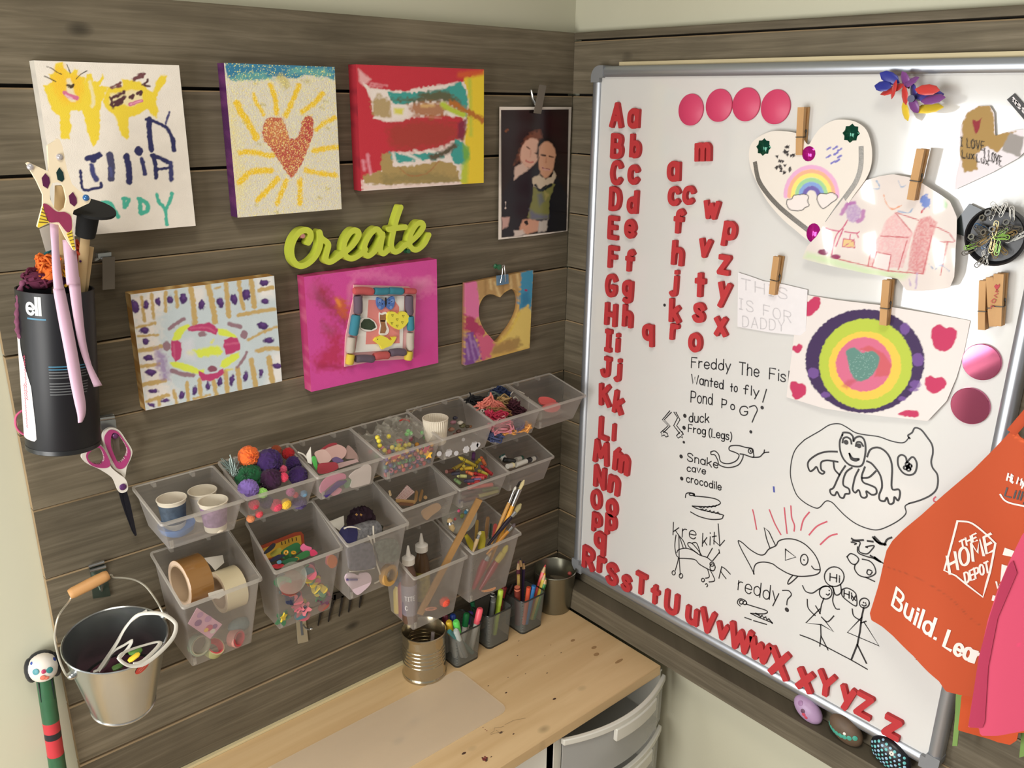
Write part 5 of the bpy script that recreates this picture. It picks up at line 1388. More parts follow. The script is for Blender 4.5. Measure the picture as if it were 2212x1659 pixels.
for e_ in ea:
 MB().ball(e_, (.006, .006, .005), 0, 12, 8).build('ear', galv, bk)
cb = Cyl(BCn, RC, RR - .004, CAM)
lab = on(cK([(1070, 905)])[0], .078)
# red oval sticker on the side of the pail
fdir = hit(*cK([(1070, 905)])[0], 1, -.14) - BCn
zz = fdir @ bax
rv = fdir - bax * zz
ang = math.atan2(rv @ cb.s, rv @ cb.f)
best, bz = None, 1e9
for k_ in range(-90, 91):
 for z_ in np.linspace(BH * .6, BH, 30):
  w = math.radians(k_)
  rad = RB + (RR - RB) * z_ / BH
  pq = BCn + bax * z_ + (cb.f * math.cos(w) + cb.s * math.sin(w)) * rad
  x, y = proj(pq)
  tx, ty = cK([(1070, 905)])[0]
  e = (x - tx) ** 2 + (y - ty) ** 2
  if e < bz:
   bz, best = e, (w, z_)
class Cone:
 def p(s, a, b, c=0.0):
  z_ = best[1] + b
  rad = RB + (RR - RB) * z_ / BH + c
  w = best[0] + a / rad
  return BCn + bax * z_ + (cb.f * math.cos(w) + cb.s * math.sin(w)) * rad
m = MB()
co = Cone()
rot = lambda x, y: (x * .8 - y * .6, x * .6 + y * .8)
ring_ = [rot(.0105 * math.cos(k_ * math.pi / 12), .0068 * math.sin(k_ * math.pi / 12)) for k_ in range(24)]
m.add([co.p(0, 0, .0006)] + [co.p(*q_, .0006) for q_ in ring_], [(0, 1 + k_, 1 + (k_ + 1) % 24) for k_ in range(24)], 0)
for y in (.0016, -.0018):
 m.ribbon(co, [rot(-.0065 + k_ * .0007, y + .0008 * math.sin(k_ * 2.2)) for k_ in range(19)], .0004, .0009, 1)
m.build('oval_label', [mat('red_label', (206, 66, 54), .5), mat('label_white', (230, 200, 190), .5)], bk)
# things in the bucket
bi = lambda f, a_, r_: BCn + bax * BH * f + (cb.f * math.cos(a_) + cb.s * math.sin(a_)) * r_
m = MB()
lace = mat('white_lace', (214, 210, 200), .85)
lp = cat([on(z, c) for z, c in zip(cK(P('740,935 800,850 880,720 940,610 1020,520 1120,500 1220,510 1300,560 1318,610 1290,690 1200,790 1080,880 980,895 920,870 890,840')), (.07, .07, .07, .075, .082, .095, .105, .112, .118, .128, .140, .148, .148, .146, .14))], 6)
m.tube(lp, .0024, 8, flat=.45)
m.tube(cat([on(z, c) for z, c in zip(cK(P('700,940 780,900 850,790 930,740 985,708 960,760 900,830')), (.06, .065, .07, .08, .09, .09, .09))], 6), .0024, 8, flat=.5)
m.tube(cat([on(z, c) for z, c in zip(cK(P('890,840 920,800 1050,750 1200,720 1080,850 1000,880')), (.13, .12, .11, .115, .138, .14))], 6), .0026, 8, flat=.5)
m.tube(cat([on(z, c) for z, c in zip(cK(P('720,945 860,740 960,580 1100,480')), (.06, .062, .064, .07))], 6), .0024, 8, flat=.5)
tag(m.build('shoelace', lace), 'white shoelace looping out of the steel bucket', 'lace')
for nm, lb, c_, p0_, p1_, r_ in (('yellow_peg', 'yellow plastic peg inside the steel bucket', (228, 196, 50), '960,862 1045,800', .128, .0045), ('green_tag', 'green leaf shaped tag inside the steel bucket', (92, 140, 60), '965,800 1060,770', .112, .0065), ('green_tag', 'green tag low inside the steel bucket under the lace', (84, 120, 60), '840,920 920,885', .105, .005)):
 u = [on(z, p1_) for z in cK(P(p0_))]
 tag(MB().tube([u[0], u[0] * .8 + u[1] * .2, u[0] * .2 + u[1] * .8, u[1]], [r_ * .6, r_, r_, r_ * .5], 10, flat=.5).build(nm, mat('peg_%d' % c_[0], c_, .5)), lb, 'tag')
m = MB()
for k_ in range(40):
 a_, r_ = rnd.uniform(0, 6.28), rnd.uniform(0, RB * 1.0)
 p0_ = bi(rnd.uniform(.30, .46), a_, r_ * .75)
 m.tube([p0_, p0_ + np.array((rnd.uniform(-.008, .008), rnd.uniform(-.008, .008), rnd.uniform(-.004, .010)))], .004, 6, flat=.5)
m.lathe(BCn, bax, [(.001, BH * .44), (RB + (RR - RB) * .4 - .004, BH * .40)], 24)
tag(m.build('cloth_scraps', mat('dark_cloth_scraps', (70, 30, 44), .9, var=.4, scale=60)), 'dark cloth scraps at the bottom of the steel bucket', 'scraps', kind='stuff')
# ------------------------------------------------------------------ painted stick leaning beside the cladding
st_ = thing('painted_stick', 'green and red painted stick with a white panda face leaning by the plank edge', 'stick')
hc = on(cK([(322, 905)])[0], .006)
e1 = on(cK([(432, 1659)])[0], .010)
dr = (e1 - hc) / np.linalg.norm(e1 - hc)
fl = hc + dr * (hc[2] / -dr[2] * .995)
face = CAM - hc
face = face - dr * (face @ dr)
face /= np.linalg.norm(face)
sd = np.cross(dr, face)
L_ = lambda y: np.linalg.norm(on(cK([(322 + (y - 905) * .146, y)])[0], .013) - hc)
grn = mat('green_gloss_paint', (44, 92, 62), .4, var=.25, scale=60)
redp, blkp = mat('red_gloss_paint', (186, 50, 60), .4), mat('dark_paint', (28, 30, 38), .4)
SR = .0098
for nm, y0, y1, mm in (('shaft', 985, 1320, grn), ('red_band', 1320, 1395, redp), ('dark_band', 1395, 1440, blkp), ('red_band', 1440, 1565, redp)):
 MB().tube([hc + dr * (L_(y0)), hc + dr * L_(y1)], SR, 24, cap=True).build(nm, mm, st_)
MB().tube([hc + dr * L_(1565), fl], SR * 1.02, 24).build('shaft', grn, st_)
Rm = np.stack([sd, -dr, face], 1)
wf = mat('white_face_paint', (224, 216, 206), .5)
MB().ball(hc, (.0175, .0185, .0160), 0, 28, 18, Rm).build('head', wf, st_)
for s_ in (-1, 1):
 MB().ball(hc + sd * .0135 * s_ - face * .005 + dr * .003, (.0075, .0165, .0120), 0, 16, 10, Rm).build('black_patch', blkp, st_)
MB().ball(hc - dr * .008 - face * .0065, (.0155, .0110, .0110), 0, 16, 10, Rm).build('black_patch', blkp, st_)
for x, y, r_, c_ in ((265, 942, 22, (70, 140, 150)), (375, 928, 22, (56, 130, 130)), (326, 940, 15, (176, 50, 90)), (236, 872, 17, (50, 80, 160)), (408, 840, 18, (50, 70, 150)), (322, 988, 20, (220, 120, 100)), (352, 990, 16, (220, 110, 100))):
 d_ = hit(*cK([(x, y)])[0], 1, 0.0) - CAM
 d_ /= np.linalg.norm(d_)
 oc = CAM - hc
 b_ = oc @ d_
 disc = b_ * b_ - (oc @ oc - .0175 ** 2)
 if disc > 0:
  pp = CAM + d_ * (-b_ - math.sqrt(disc))
  nn = (pp - hc) / np.linalg.norm(pp - hc)
  MB().lathe(hc + nn * .0160, nn, [(r_ * .000175, 0), (r_ * .000175, .0012), (r_ * .0001, .0018), (.0001, .002)], 14).build('paint_spot', mat('spot_%d_%d' % (c_[0], c_[2]), c_, .4), st_)
for s_ in (-1, 1):
 MB().tube([hc + dr * L_(1000) + sd * s_ * SR * .75 + face * SR * .62, hc + dr * L_(1150) + sd * s_ * SR * .75 + face * SR * .62], [.0026, .001], 8, flat=.4).build('black_streak', blkp, st_)
# ------------------------------------------------------------------ hook strip and dark comb under the boxes
cD = crop(300, 1120, .21698)
hk = thing('metal_hook', 'flat pale hook plate with round tipped hook under the clear boxes', 'hook')
u = WL.uvs(cD(P('1570,1010 1660,985 1690,1225 1588,1250')), .003)
MB().slab(WL, u[::-1], .0006, .0024).build('hook_plate', mat('pale_plate', (172, 162, 138), .45, .3), hk)
u = WL.uvs(cD(P('1605,1030 1625,1025 1640,1160 1618,1165')), .003)
MB().slab(WL, u[::-1], .0024, .0030).build('slot_mark', mat('slot_grey', (96, 100, 104), .5), hk)
MB().tube(cat([on(z, c) for z, c in zip(cD(P('1640,1060 1655,1085 1690,1105 1715,1098')), (.003, .010, .017, .021))], 5), .0013, 8).build('hook_arm', steel, hk)
MB().ball(on(cD([(1716, 1097)])[0], .022), .0026, 0, 12, 8).build('hook_tip', steel, hk)
cm = thing('dark_comb', 'dark comb with tapering teeth hanging behind the clear boxes', 'comb')
cmb = mat('dark_comb_plastic', (30, 25, 22), .5)
c9 = crop(640, 1020, .24112)
MB().slab(WL, WL.uvs(c9(P('330,1090 620,1020 620,1060 330,1150')), .003)[::-1], .0008, .003).build('comb_back', cmb, cm)
for x0, y0, x1, y1 in ((345, 1140, 330, 1180), (325, 1180, 292, 1342), (228, 1240, 200, 1378), (415, 1150, 388, 1295), (495, 1120, 473, 1258), (590, 1080, 570, 1215)):
 u = WL.uvs(c9([(x0 - 11, y0 - 40), (x0 + 11, y0 - 44), (x0 + 8, y0 + 10), (x1 + 2, y1), (x1 - 4, y1), (x0 - 9, y0 + 10)]), .003)
 MB().slab(WL, u[::-1], .0008, .003).build('tooth', cmb, cm)
# ================================================================== desk and what stands on it
DKT = .019
pine = bpy.data.materials.new('pine_board')
nt, N, Lk, b = nodes(pine)
tc = N.new('ShaderNodeTexCoord')
mp = N.new('ShaderNodeMapping'); mp.inputs['Scale'].default_value = (2.2, 26, 26)
Lk.new(tc.outputs['Object'], mp.inputs[0])
n1 = N.new('ShaderNodeTexNoise'); n1.inputs['Scale'].default_value = 1.5; n1.inputs['Detail'].default_value = 6; n1.inputs['Distortion'].default_value = .6
Lk.new(mp.outputs[0], n1.inputs['Vector'])
rp = N.new('ShaderNodeValToRGB')
e = rp.color_ramp.elements
e[0].position, e[0].color = .30, (*srgb(204, 171, 124), 1)
e[1].position, e[1].color = .72, (*srgb(220, 190, 144), 1)
Lk.new(n1.outputs[0], rp.inputs[0])
mk = N.new('ShaderNodeMapping'); mk.inputs['Scale'].default_value = (9, 14, 1)
Lk.new(tc.outputs['Object'], mk.inputs[0])
vo = N.new('ShaderNodeTexVoronoi'); vo.inputs['Scale'].default_value = 1.0
Lk.new(mk.outputs[0], vo.inputs['Vector'])
km = N.new('ShaderNodeMapRange'); km.inputs[1].default_value = .05; km.inputs[2].default_value = .13; km.inputs[3].default_value = .62; km.inputs[4].default_value = 1.0
Lk.new(vo.outputs['Distance'], km.inputs[0])
mx = N.new('ShaderNodeMix'); mx.data_type = 'RGBA'; mx.blend_type = 'MULTIPLY'; mx.inputs[0].default_value = 1
Lk.new(rp.outputs[0], mx.inputs[6]); Lk.new(km.outputs[0], mx.inputs[7])
Lk.new(mx.outputs[2], b.inputs['Base Color'])
b.inputs['Roughness'].default_value = .5
MATS['pine'] = pine
FY = -.297
desk = thing('desk', 'pine desk top along the plank wall in the corner', 'desk')
FL_ = Fr((0, 0, 0), (1, 0, 0), (0, 1, 0), (0, 0, 1))
MB().box(FL_, -1.05, FY, DZ - DKT, -.0355, -.0075, DZ).build('desk_top', pine, desk, bevel=.0012)
MB().box(FL_, -1.05, -.0072, DZ - .012, -.0355, -.0012, DZ + .004).build('back_strip', mat('cream_strip', (206, 192, 150), .7), desk)
cP = crop(940, 1380, .23508)
ink_b = mat('dark_stain', (70, 44, 34), .7)
m = MB()
r_ = random.Random(2)
dk = lambda z: DK.uvs(cP(P(z)), .0)
for x, y, r0 in ((757, 153, 4), (768, 20, 4), (1028, 315, 5), (652, 496, 6), (488, 432, 4), (830, 322, 3), (670, 355, 3), (1158, 128, 4), (1062, 58, 3), (1095, 553, 9), (265, 1052, 10), (515, 1085, 4), (720, 875, 5), (605, 862, 9), (1008, 155, 3)):
 q = DK.uv(*cP([(x, y)])[0], 0)
 m.add([DK.p(q[0] + r0 * .00022 * (1 + .4 * r_.random()) * math.cos(k_ * .8) * 1.5, q[1] + r0 * .00022 * math.sin(k_ * .8), .0002) for k_ in range(8)], [tuple(range(8))], 0)
for x, y in ((440, 815), (460, 835), (475, 845)):
 q = DK.uv(*cP([(x, y)])[0], 0)
 m.dot(DK, *q, .0009, .0002, 1)
for k_ in range(16):
 x, y = 455 + r_.gauss(0, 16), 1112 + r_.gauss(0, 16)
 m.dot(DK, *DK.uv(*cP([(x, y)])[0], 0), .0016, .0002 + k_ * .00001, 1 if k_ % 2 else 0)
m.build('paint_spots', [ink_b, mat('red_brown_stain', (120, 44, 44), .7)], desk)
m = MB()
for x, y, a_, b_ in ((1460, 80, .006, .0035), (1482, 143, .006, .004), (1265, 15, .005, .003), (1690, 205, .010, .003)):
 q = DK.uv(*cP([(x, y)])[0], 0)
 m.sheet(DK, [(q[0] + a_ * math.cos(k_ * .4), q[1] + b_ * math.sin(k_ * .4)) for k_ in range(15)], .00015)
m.build('knot', mat('knot_brown', (160, 126, 84), .6), desk)
m = MB()
for t_ in ('505,870 540,850 545,820 600,815 630,805', '510,880 560,865 610,860', '640,790 720,750 830,730', '560,840 600,870 630,850'):
 m.ribbon(DK, DK.uvs(cP(P(t_)), 0), .0005, .0003)
m.build('pencil_marks', mat('pencil_grey', (128, 110, 84), .7), desk)
# clear desk mat with rounded corner
cnr = DK.uv(1087, 1542, .0006)
mat_clear = bpy.data.materials.new('clear_desk_mat')
nt, N, Lk, b = nodes(mat_clear)
b.inputs['Base Color'].default_value = (*srgb(236, 222, 198), 1)
b.inputs['Roughness'].default_value = .30
tr = N.new('ShaderNodeBsdfTransparent')
ms = N.new('ShaderNodeMixShader'); ms.inputs[0].default_value = .34
Lk.new(tr.outputs[0], ms.inputs[1]); Lk.new(b.outputs[0], ms.inputs[2])
Lk.new(ms.outputs[0], N['Material Output'].inputs[0])
e1 = DK.uv(1003, 1456, .0006)
ax0 = max(cnr[0], e1[0])
rr_ = .016
y0_, y1_ = DK.uv(1010, 1580, .0006)[1] - .004, DK.uv(985, 1448, .0006)[1]
pl_ = [(-1.0, y0_)] + [(ax0 - rr_ + rr_ * math.sin(k_ * math.pi / 16), y0_ + rr_ - rr_ * math.cos(k_ * math.pi / 16)) for k_ in range(9)] + [(ax0 - .012 + .012 * math.cos(k_ * math.pi / 16), y1_ - .012 + .012 * math.sin(k_ * math.pi / 16)) for k_ in range(9)] + [(-1.0, y1_)]
tag(MB().slab(DK, pl_, .0002, .0010).build('desk_mat', mat_clear), 'clear plastic mat with rounded corners lying on the pine desk', 'desk mat')
# drawer tower under the desk
dw = thing('drawer_tower', 'white plastic drawer tower with clear drawer fronts under the desk', 'drawers')
wpl = mat('white_plastic', (214, 212, 202), .4)
clr = bpy.data.materials.new('clear_drawer_plastic')
nt, N, Lk, b = nodes(clr)
b.inputs['Base Color'].default_value = (*srgb(200, 200, 196), 1)
b.inputs['Roughness'].default_value = .22
tr = N.new('ShaderNodeBsdfTransparent')
ms = N.new('ShaderNodeMixShader'); ms.inputs[0].default_value = .45
Lk.new(tr.outputs[0], ms.inputs[1]); Lk.new(b.outputs[0], ms.inputs[2])
Lk.new(ms.outputs[0], N['Material Output'].inputs[0])
YF = FY + .006
X1, X0 = -.037, WL.uv(0, 0)[0]
X0 = hit(*cP([(1165, 840)])[0], 1, YF)[0]
X1 = hit(*cP([(2105, 250)])[0], 1, YF)[0]
ztop = DZ - DKT - .002
m = MB()
m.box(FL_, X0 - .012, YF + .006, ztop - .65, X0 - .009, -.02, ztop)
m.box(FL_, X1 - .003, YF + .006, ztop - .65, X1, -.02, ztop)
m.box(FL_, X0 - .012, -.024, ztop - .65, X1, -.02, ztop)
m.box(FL_, X0 - .012, YF + .004, ztop - .004, X1, -.02, ztop)
m.box(FL_, X0 - .012, YF + .004, ztop - .65, X0 + .004, YF + .02, ztop)
m.build('tower_frame', wpl, dw)
DHt = .108
def bow(x):
 f = (x - X0) / (X1 - X0)
 return YF - .030 * (1 - (2 * f - 1) ** 2)
def bowslab(xa, xb, za, zb, d0, d1, n=18):
 mb = MB()
 xs = [xa + (xb - xa) * k_ / n for k_ in range(n + 1)]
 vs = []
 for x in xs:
  y = bow(x)
  vs += [(x, y + d1, za), (x, y + d0, za), (x, y + d0, zb), (x, y + d1, zb)]
 fs = []
 for k_ in range(n):
  o_ = 4 * k_
  fs += [(o_ + 1, o_ + 5, o_ + 6, o_ + 2), (o_ + 2, o_ + 6, o_ + 7, o_ + 3), (o_ + 3, o_ + 7, o_ + 4, o_), (o_, o_ + 4, o_ + 5, o_ + 1)]
 fs += [(0, 1, 2, 3), (4 * n + 3, 4 * n + 2, 4 * n + 1, 4 * n)]
 return mb.add(vs, fs)
for k_ in range(6):
 zt_ = ztop - .004 - k_ * DHt
 dr_ = bowslab(X0 + .002, X1 - .004, zt_ - DHt + .012, zt_ - .008, -.001, .0015).build('drawer', clr, dw)
 bowslab(X0, X1 - .002, zt_ - .013, zt_ - .002, -.006, .002).build('drawer_lip', wpl, dr_, bevel=.0015)
 xa_, xb_ = X0 + (X1 - X0) * .36, X0 + (X1 - X0) * .80
 bowslab(xa_, xb_, zt_ - .036, zt_ - .012, -.009, -.001).build('drawer_handle', wpl, dr_, bevel=.0015)
 m = MB()
 m.box(FL_, X0 + .004, YF, zt_ - DHt + .008, X1 - .006, -.03, zt_ - DHt + .011)
 m.build('drawer_floor', clr, dr_)
# tin can
def at_desk(px, py):
 return DK.p(*DK.uv(px, py, 0), 0)
def frontbase(px, py, r):
 """centre of a round base whose nearest bottom point is seen at px,py"""
 q = at_desk(px, py)
 d = q - CAM
 d[2] = 0
 d /= np.linalg.norm(d)
 return q + d * r
tinm = mat('tin_plate', (190, 180, 156), .2, .95, var=.05, scale=20)
cx_ = frontbase(918, 1481, .0375)
can = thing('tin_can', 'ribbed tin can standing on the pine desk under the glue box', 'can')
pr = [(.001, .002), (.0355, .002), (.0375, .0005), (.0378, .003), (.0368, .005)]
z = .006
while z < .078:
 rib = .0012 * math.sin((z - .026) / .0036 * math.pi) if .026 < z < .062 else 0
 pr.append((.0366 - .0006 + rib * .55, z)); z += .0011
pr += [(.0366, .080), (.0378, .0815), (.0378, .0835), (.0366, .0842), (.0360, .0835), (.0358, .006), (.001, .005)]
MB().lathe(cx_ + V(0, 0, .0003), (0, 0, 1), pr, 48).build('can_body', tinm, can)
t_ = tag(MB().tube([cx_ + V(.006, -.006, .0056), cx_ + V(.022, .004, .066)], .0032, 8).build('paper_roll', mat('printed_paper', (190, 176, 176), .7, var=.5, scale=90)), 'rolled paper scrap inside the ribbed tin can', 'paper')
# wire mesh pencil cups
meshm = bpy.data.materials.new('fine_wire_mesh')
nt, N, Lk, b = nodes(meshm)
b.inputs['Base Color'].default_value = (*srgb(134, 138, 134), 1)
b.inputs['Metallic'].default_value = .4
b.inputs['Roughness'].default_value = .45
tc = N.new('ShaderNodeTexCoord')
ms = N.new('ShaderNodeMixShader')
mul = None
for dirv in ((1, 1, 1.2), (-1, -1, 1.2)):
 wv = N.new('ShaderNodeTexWave'); wv.wave_type = 'BANDS'; wv.bands_direction = 'X'; wv.inputs['Scale'].default_value = 260
 dp = N.new('ShaderNodeVectorMath'); dp.operation = 'DOT_PRODUCT'; dp.inputs[1].default_value = dirv
 Lk.new(tc.outputs['Object'], dp.inputs[0])
 cbx = N.new('ShaderNodeCombineXYZ'); Lk.new(dp.outputs['Value'], cbx.inputs[0])
 Lk.new(cbx.outputs[0], wv.inputs['Vector'])
 gt = N.new('ShaderNodeMath'); gt.operation = 'GREATER_THAN'; gt.inputs[1].default_value = .74
 Lk.new(wv.outputs['Fac'], gt.inputs[0])
 if mul is None:
  mul = gt
 else:
  mxx = N.new('ShaderNodeMath'); mxx.operation = 'MAXIMUM'
  Lk.new(mul.outputs[0], mxx.inputs[0]); Lk.new(gt.outputs[0], mxx.inputs[1])
  mul = mxx
tr = N.new('ShaderNodeBsdfTransparent')
Lk.new(mul.outputs[0], ms.inputs[0]); Lk.new(tr.outputs[0], ms.inputs[1]); Lk.new(b.outputs[0], ms.inputs[2])
Lk.new(ms.outputs[0], N['Material Output'].inputs[0])
gun = mat('gunmetal_rim', (74, 76, 74), .35, .7)
def rrect(cx, cy, w, d, r, n=5):
 out = []
 for qx, qy, a0_ in ((1, 1, 0), (-1, 1, 90), (-1, -1, 180), (1, -1, 270)):
  for k_ in range(n + 1):
   w_ = math.radians(a0_ + 90 * k_ / n)
   out.append((cx + qx * (w / 2 - r) + r * math.cos(w_), cy + qy * (d / 2 - r) + r * math.sin(w_)))
 return out
def mesh_cup(label, cx, cy, w, h, tw):
 t_ = thing('mesh_pencil_cup', label, 'pencil cup', group='wire mesh pencil cups on the desk')
 lo, hi = rrect(cx, cy, w * .86, w * .86, .008), rrect(cx, cy, w, w, .010)
 n = len(lo)
 m_ = MB()
 m_.add([(x, y, DZ + .004) for x, y in lo] + [(x, y, DZ + h) for x, y in hi], [(i, (i + 1) % n, n + (i + 1) % n, n + i) for i in range(n)])
 m_.build('mesh_wall', meshm, t_)
 MB().tube([(x, y, DZ + h) for x, y in hi] + [(hi[0][0], hi[0][1], DZ + h)], .0014, 8, cap=False).build('rim', gun, t_)
 m_ = MB()
 m_.add([(x, y, DZ + .0003) for x, y in lo] + [(x, y, DZ + .006) for x, y in lo], [(i, (i + 1) % n, n + (i + 1) % n, n + i) for i in range(n)] + [tuple(range(n - 1, -1, -1)), tuple(range(n, 2 * n))])
 m_.build('base', gun, t_)
 return t_
c7b = crop(840, 1020, .27725)
def cupspot(x, y, w):
 """centre from the seen nearest bottom corner"""
 q = at_desk(*c7b([(x, y)])[0])
 return q[0] + w * .43, q[1] + w * .43
CW, CHt = .0585, .078
cups = []
for lb, x, y, h in (('wire mesh cup of bright markers beside the tin can', 530, 1535, .070), ('wire mesh pencil cup between the other two mesh cups', 778, 1388, .070), ('wire mesh cup of coloured pencils nearest the corner bucket', 1040, 1272, .071)):
 cx, cy = cupspot(x, y, CW)
 cups.append((cx, cy, h))
 mesh_cup(lb, cx, cy, CW, h, 0)
PENM = {}
def colour(c_, rough=.4):
 k_ = 'col_%d_%d_%d' % c_
 return mat(k_, c_, rough)
def pen(name, label, cup, dx, dy, tip, c_body, c_cap, r=.0046, cat_='pen', kind='marker', lift=.0055, group='pens and pencils in the mesh cups'):
 """stands in the cup at offset dx,dy on its floor; tip is where its top end is seen, at height along the view"""
 cx, cy, h = cup
 b_ = V(cx + dx, cy + dy, DZ + .0075 + r * .5)
 (px, py) = c7b([tip])[0]
 y_ = cy + dy * 1.5
 e_ = hit(px, py, 1, y_)
 d_ = e_ - b_
 ln = np.linalg.norm(d_)
 t_ = thing(name, label, cat_, group=group)
 f = lambda q_: b_ + d_ * q_
 if kind == 'marker':
  MB().tube([f(0), f(.02), f(.68)], [r * .8, r, r], 12).build('barrel', colour(c_body), t_)
  MB().tube([f(.66), f(.97), f(1)], [r * 1.12, r * 1.12, r * .8], 12).build('cap', colour(c_cap), t_)
 elif kind == 'pencil':
  MB().tube([f(0), f(.86)], r, 6, smooth=False).build('barrel', colour(c_body), t_)
  MB().tube([f(.86), f(.96)], [r, r * .45], 6, smooth=False).build('wood_tip', colour((206, 170, 120)), t_)
  MB().tube([f(.96), f(1)], [r * .45, r * .08], 6).build('lead', colour(c_cap), t_)
 else:
  MB().tube([f(0), f(1)], r, 10).build('barrel', colour(c_body), t_)
  MB().tube([f(.93), f(1.005)], [r * 1.05, r * .9], 10).build('cap', colour(c_cap), t_)
 return t_
A_, B_, C_ = cups
WH_ = (216, 214, 206)
pen('marker', 'yellow capped marker at the front of the marker cup', A_, -.014, -.006, (467, 1160), WH_, (232, 190, 50), .0050)
pen('marker', 'bright green capped marker at the front of the marker cup', A_, -.004, -.014, (522, 1158), WH_, (96, 206, 90), .0050)
pen('marker', 'blue capped marker behind the yellow one in the marker cup', A_, -.010, .010, (500, 1108), WH_, (30, 70, 160), .0048)
pen('marker', 'dark green capped marker in the middle of the marker cup', A_, .006, .002, (607, 1100), WH_, (26, 130, 70), .0050)
pen('marker', 'violet capped marker beside the dark green one in the marker cup', A_, .010, .008, (640, 1085), WH_, (66, 50, 140), .0044)
pen('marker', 'coral pink capped marker leaning outward in the marker cup', A_, .014, -.012, (712, 1060), WH_, (240, 96, 110), .0052)
pen('marker', 'dark red capped marker at the back of the marker cup', A_, -.018, .014, (437, 1110), WH_, (120, 40, 60), .0046)
pen('marker', 'grey felt pen lying against the marker cup rim', A_, .000, -.018, (520, 1230), (180, 184, 184), (176, 184, 180), .0046)
pen('teal_pen', 'teal pen slanting inside the marker cup', A_, .016, -.016, (470, 1240), (60, 120, 120), (60, 120, 120), .004, kind='stick')
pen('highlighter', 'lime highlighter standing in the middle mesh cup', B_, .004, -.006, (873, 915), (190, 222, 70), (200, 230, 80), .0046, kind='marker')
pen('pen', 'red pen standing in the middle mesh cup', B_, .012, .004, (902, 895), (150, 40, 44), (130, 30, 40), .0046, kind='stick')
pen('pen', 'black pen with white band in the middle mesh cup', B_, -.006, .006, (810, 945), (26, 26, 28), (220, 220, 214), .0036, kind='stick')
pen('pen', 'grey pen leaning across the middle mesh cup', B_, -.014, -.010, (815, 985), (90, 94, 92), (120, 124, 120), .0046, kind='stick')
pen('pen', 'green pen at the back of the middle mesh cup', B_, -.018, .012, (650, 1010), (30, 110, 70), (20, 90, 60), .004, kind='stick')
pen('pen', 'dark brown pen at the back of the middle mesh cup', B_, .014, .014, (965, 880), (60, 34, 30), (50, 30, 28), .0046, kind='stick')
pen('coloured_pencil', 'coral pencil leaning out of the pencil cup', C_, .010, -.004, (1220, 720), (232, 90, 90), (220, 60, 70), .0042, kind='pencil')
pen('coloured_pencil', 'yellow pencil leaning out of the pencil cup', C_, .013, -.008, (1218, 785), (228, 200, 60), (230, 190, 40), .0042, kind='pencil')
pen('coloured_pencil', 'green pencil leaning out of the pencil cup', C_, .016, -.010, (1225, 822), (60, 140, 70), (40, 120, 60), .0040, kind='pencil')
pen('coloured_pencil', 'sky blue pencil at the front of the pencil cup', C_, -.004, -.012, (1130, 885), (50, 120, 180), (40, 100, 170), .0042, kind='stick')
pen('coloured_pencil', 'orange red pencil at the front of the pencil cup', C_, -.008, -.010, (1090, 898), (220, 90, 60), (210, 80, 50), .0042, kind='stick')
pen('coloured_pencil', 'bare pale pencil leaning to the planks from the pencil cup', C_, -.008, .004, (1010, 800), (190, 160, 90), (190, 160, 90), .003, kind='stick')
pen('coloured_pencil', 'plum pencil among the tall dark ones', C_, -.006, .008, (1008, 690), (96, 40, 60), (120, 40, 70), .0038, kind='pencil')
pen('coloured_pencil', 'black pencil tallest in the pencil cup', C_, -.002, .010, (1025, 665), (34, 28, 30), (20, 20, 20), .0038, kind='pencil')
pen('coloured_pencil', 'dark violet pencil among the tall ones', C_, .004, .012, (1050, 690), (56, 44, 80), (60, 40, 90), .0038, kind='pencil')
pen('coloured_pencil', 'dark blue pencil at the rim of the pencil cup', C_, .018, .002, (1232, 880), (30, 90, 150), (30, 80, 140), .0040, kind='stick')
pen('glue_stick', 'peach glue stick in the pencil cup', C_, -.018, -.004, (1000, 895), (120, 50, 40), (226, 130, 100), .0056, kind='stick')
# small steel bucket in the corner
cx_ = frontbase(1196, 1329, .030)
bk2 = thing('small_bucket', 'small empty steel bucket standing in the desk corner', 'bucket')
prf = [(.001, .003), (.030, .003), (.0312, .0005), (.0316, .003)] + [(.0312 + .0085 * k_ / 8, .080 * k_ / 8) for k_ in range(1, 9)] + [(.0404, .0805), (.0408, .082), (.0400, .0832), (.0388, .082), (.0302, .006), (.001, .006)]
MB().lathe(cx_ + V(0, 0, .0002), (0, 0, 1), prf, 48).build('pail', mat('dull_galvanised', (140, 138, 122), .3, .9, var=.1, scale=20), bk2)
pe = c7b([(1408, 790)])[0]
pp = hit(*pe, 1, cx_[1] - .012)
MB().ball(pp, .0042, 0, 12, 8).build('pink_bead', colour((190, 90, 84)), bk2)
# ================================================================== clear boxes on the plank wall
clearp = bpy.data.materials.new('frosted_clear_plastic')
nt, N, Lk, b = nodes(clearp)
b.inputs['Base Color'].default_value = (*srgb(206, 200, 194), 1)
b.inputs['Roughness'].default_value = .32
b.inputs['Specular IOR Level'].default_value = .45
tl = N.new('ShaderNodeBsdfTranslucent'); tl.inputs[0].default_value = (*srgb(200, 196, 190), 1)
m1 = N.new('ShaderNodeMixShader'); m1.inputs[0].default_value = .45
Lk.new(b.outputs[0], m1.inputs[1]); Lk.new(tl.outputs[0], m1.inputs[2])
tr = N.new('ShaderNodeBsdfTransparent'); tr.inputs[0].default_value = (.97, .97, .96, 1)
m2 = N.new('ShaderNodeMixShader')
lw = N.new('ShaderNodeLayerWeight'); lw.inputs[0].default_value = .35
mr = N.new('ShaderNodeMapRange'); mr.inputs[3].default_value = .24; mr.inputs[4].default_value = .62
Lk.new(lw.outputs['Facing'], mr.inputs[0]); Lk.new(mr.outputs[0], m2.inputs[0])
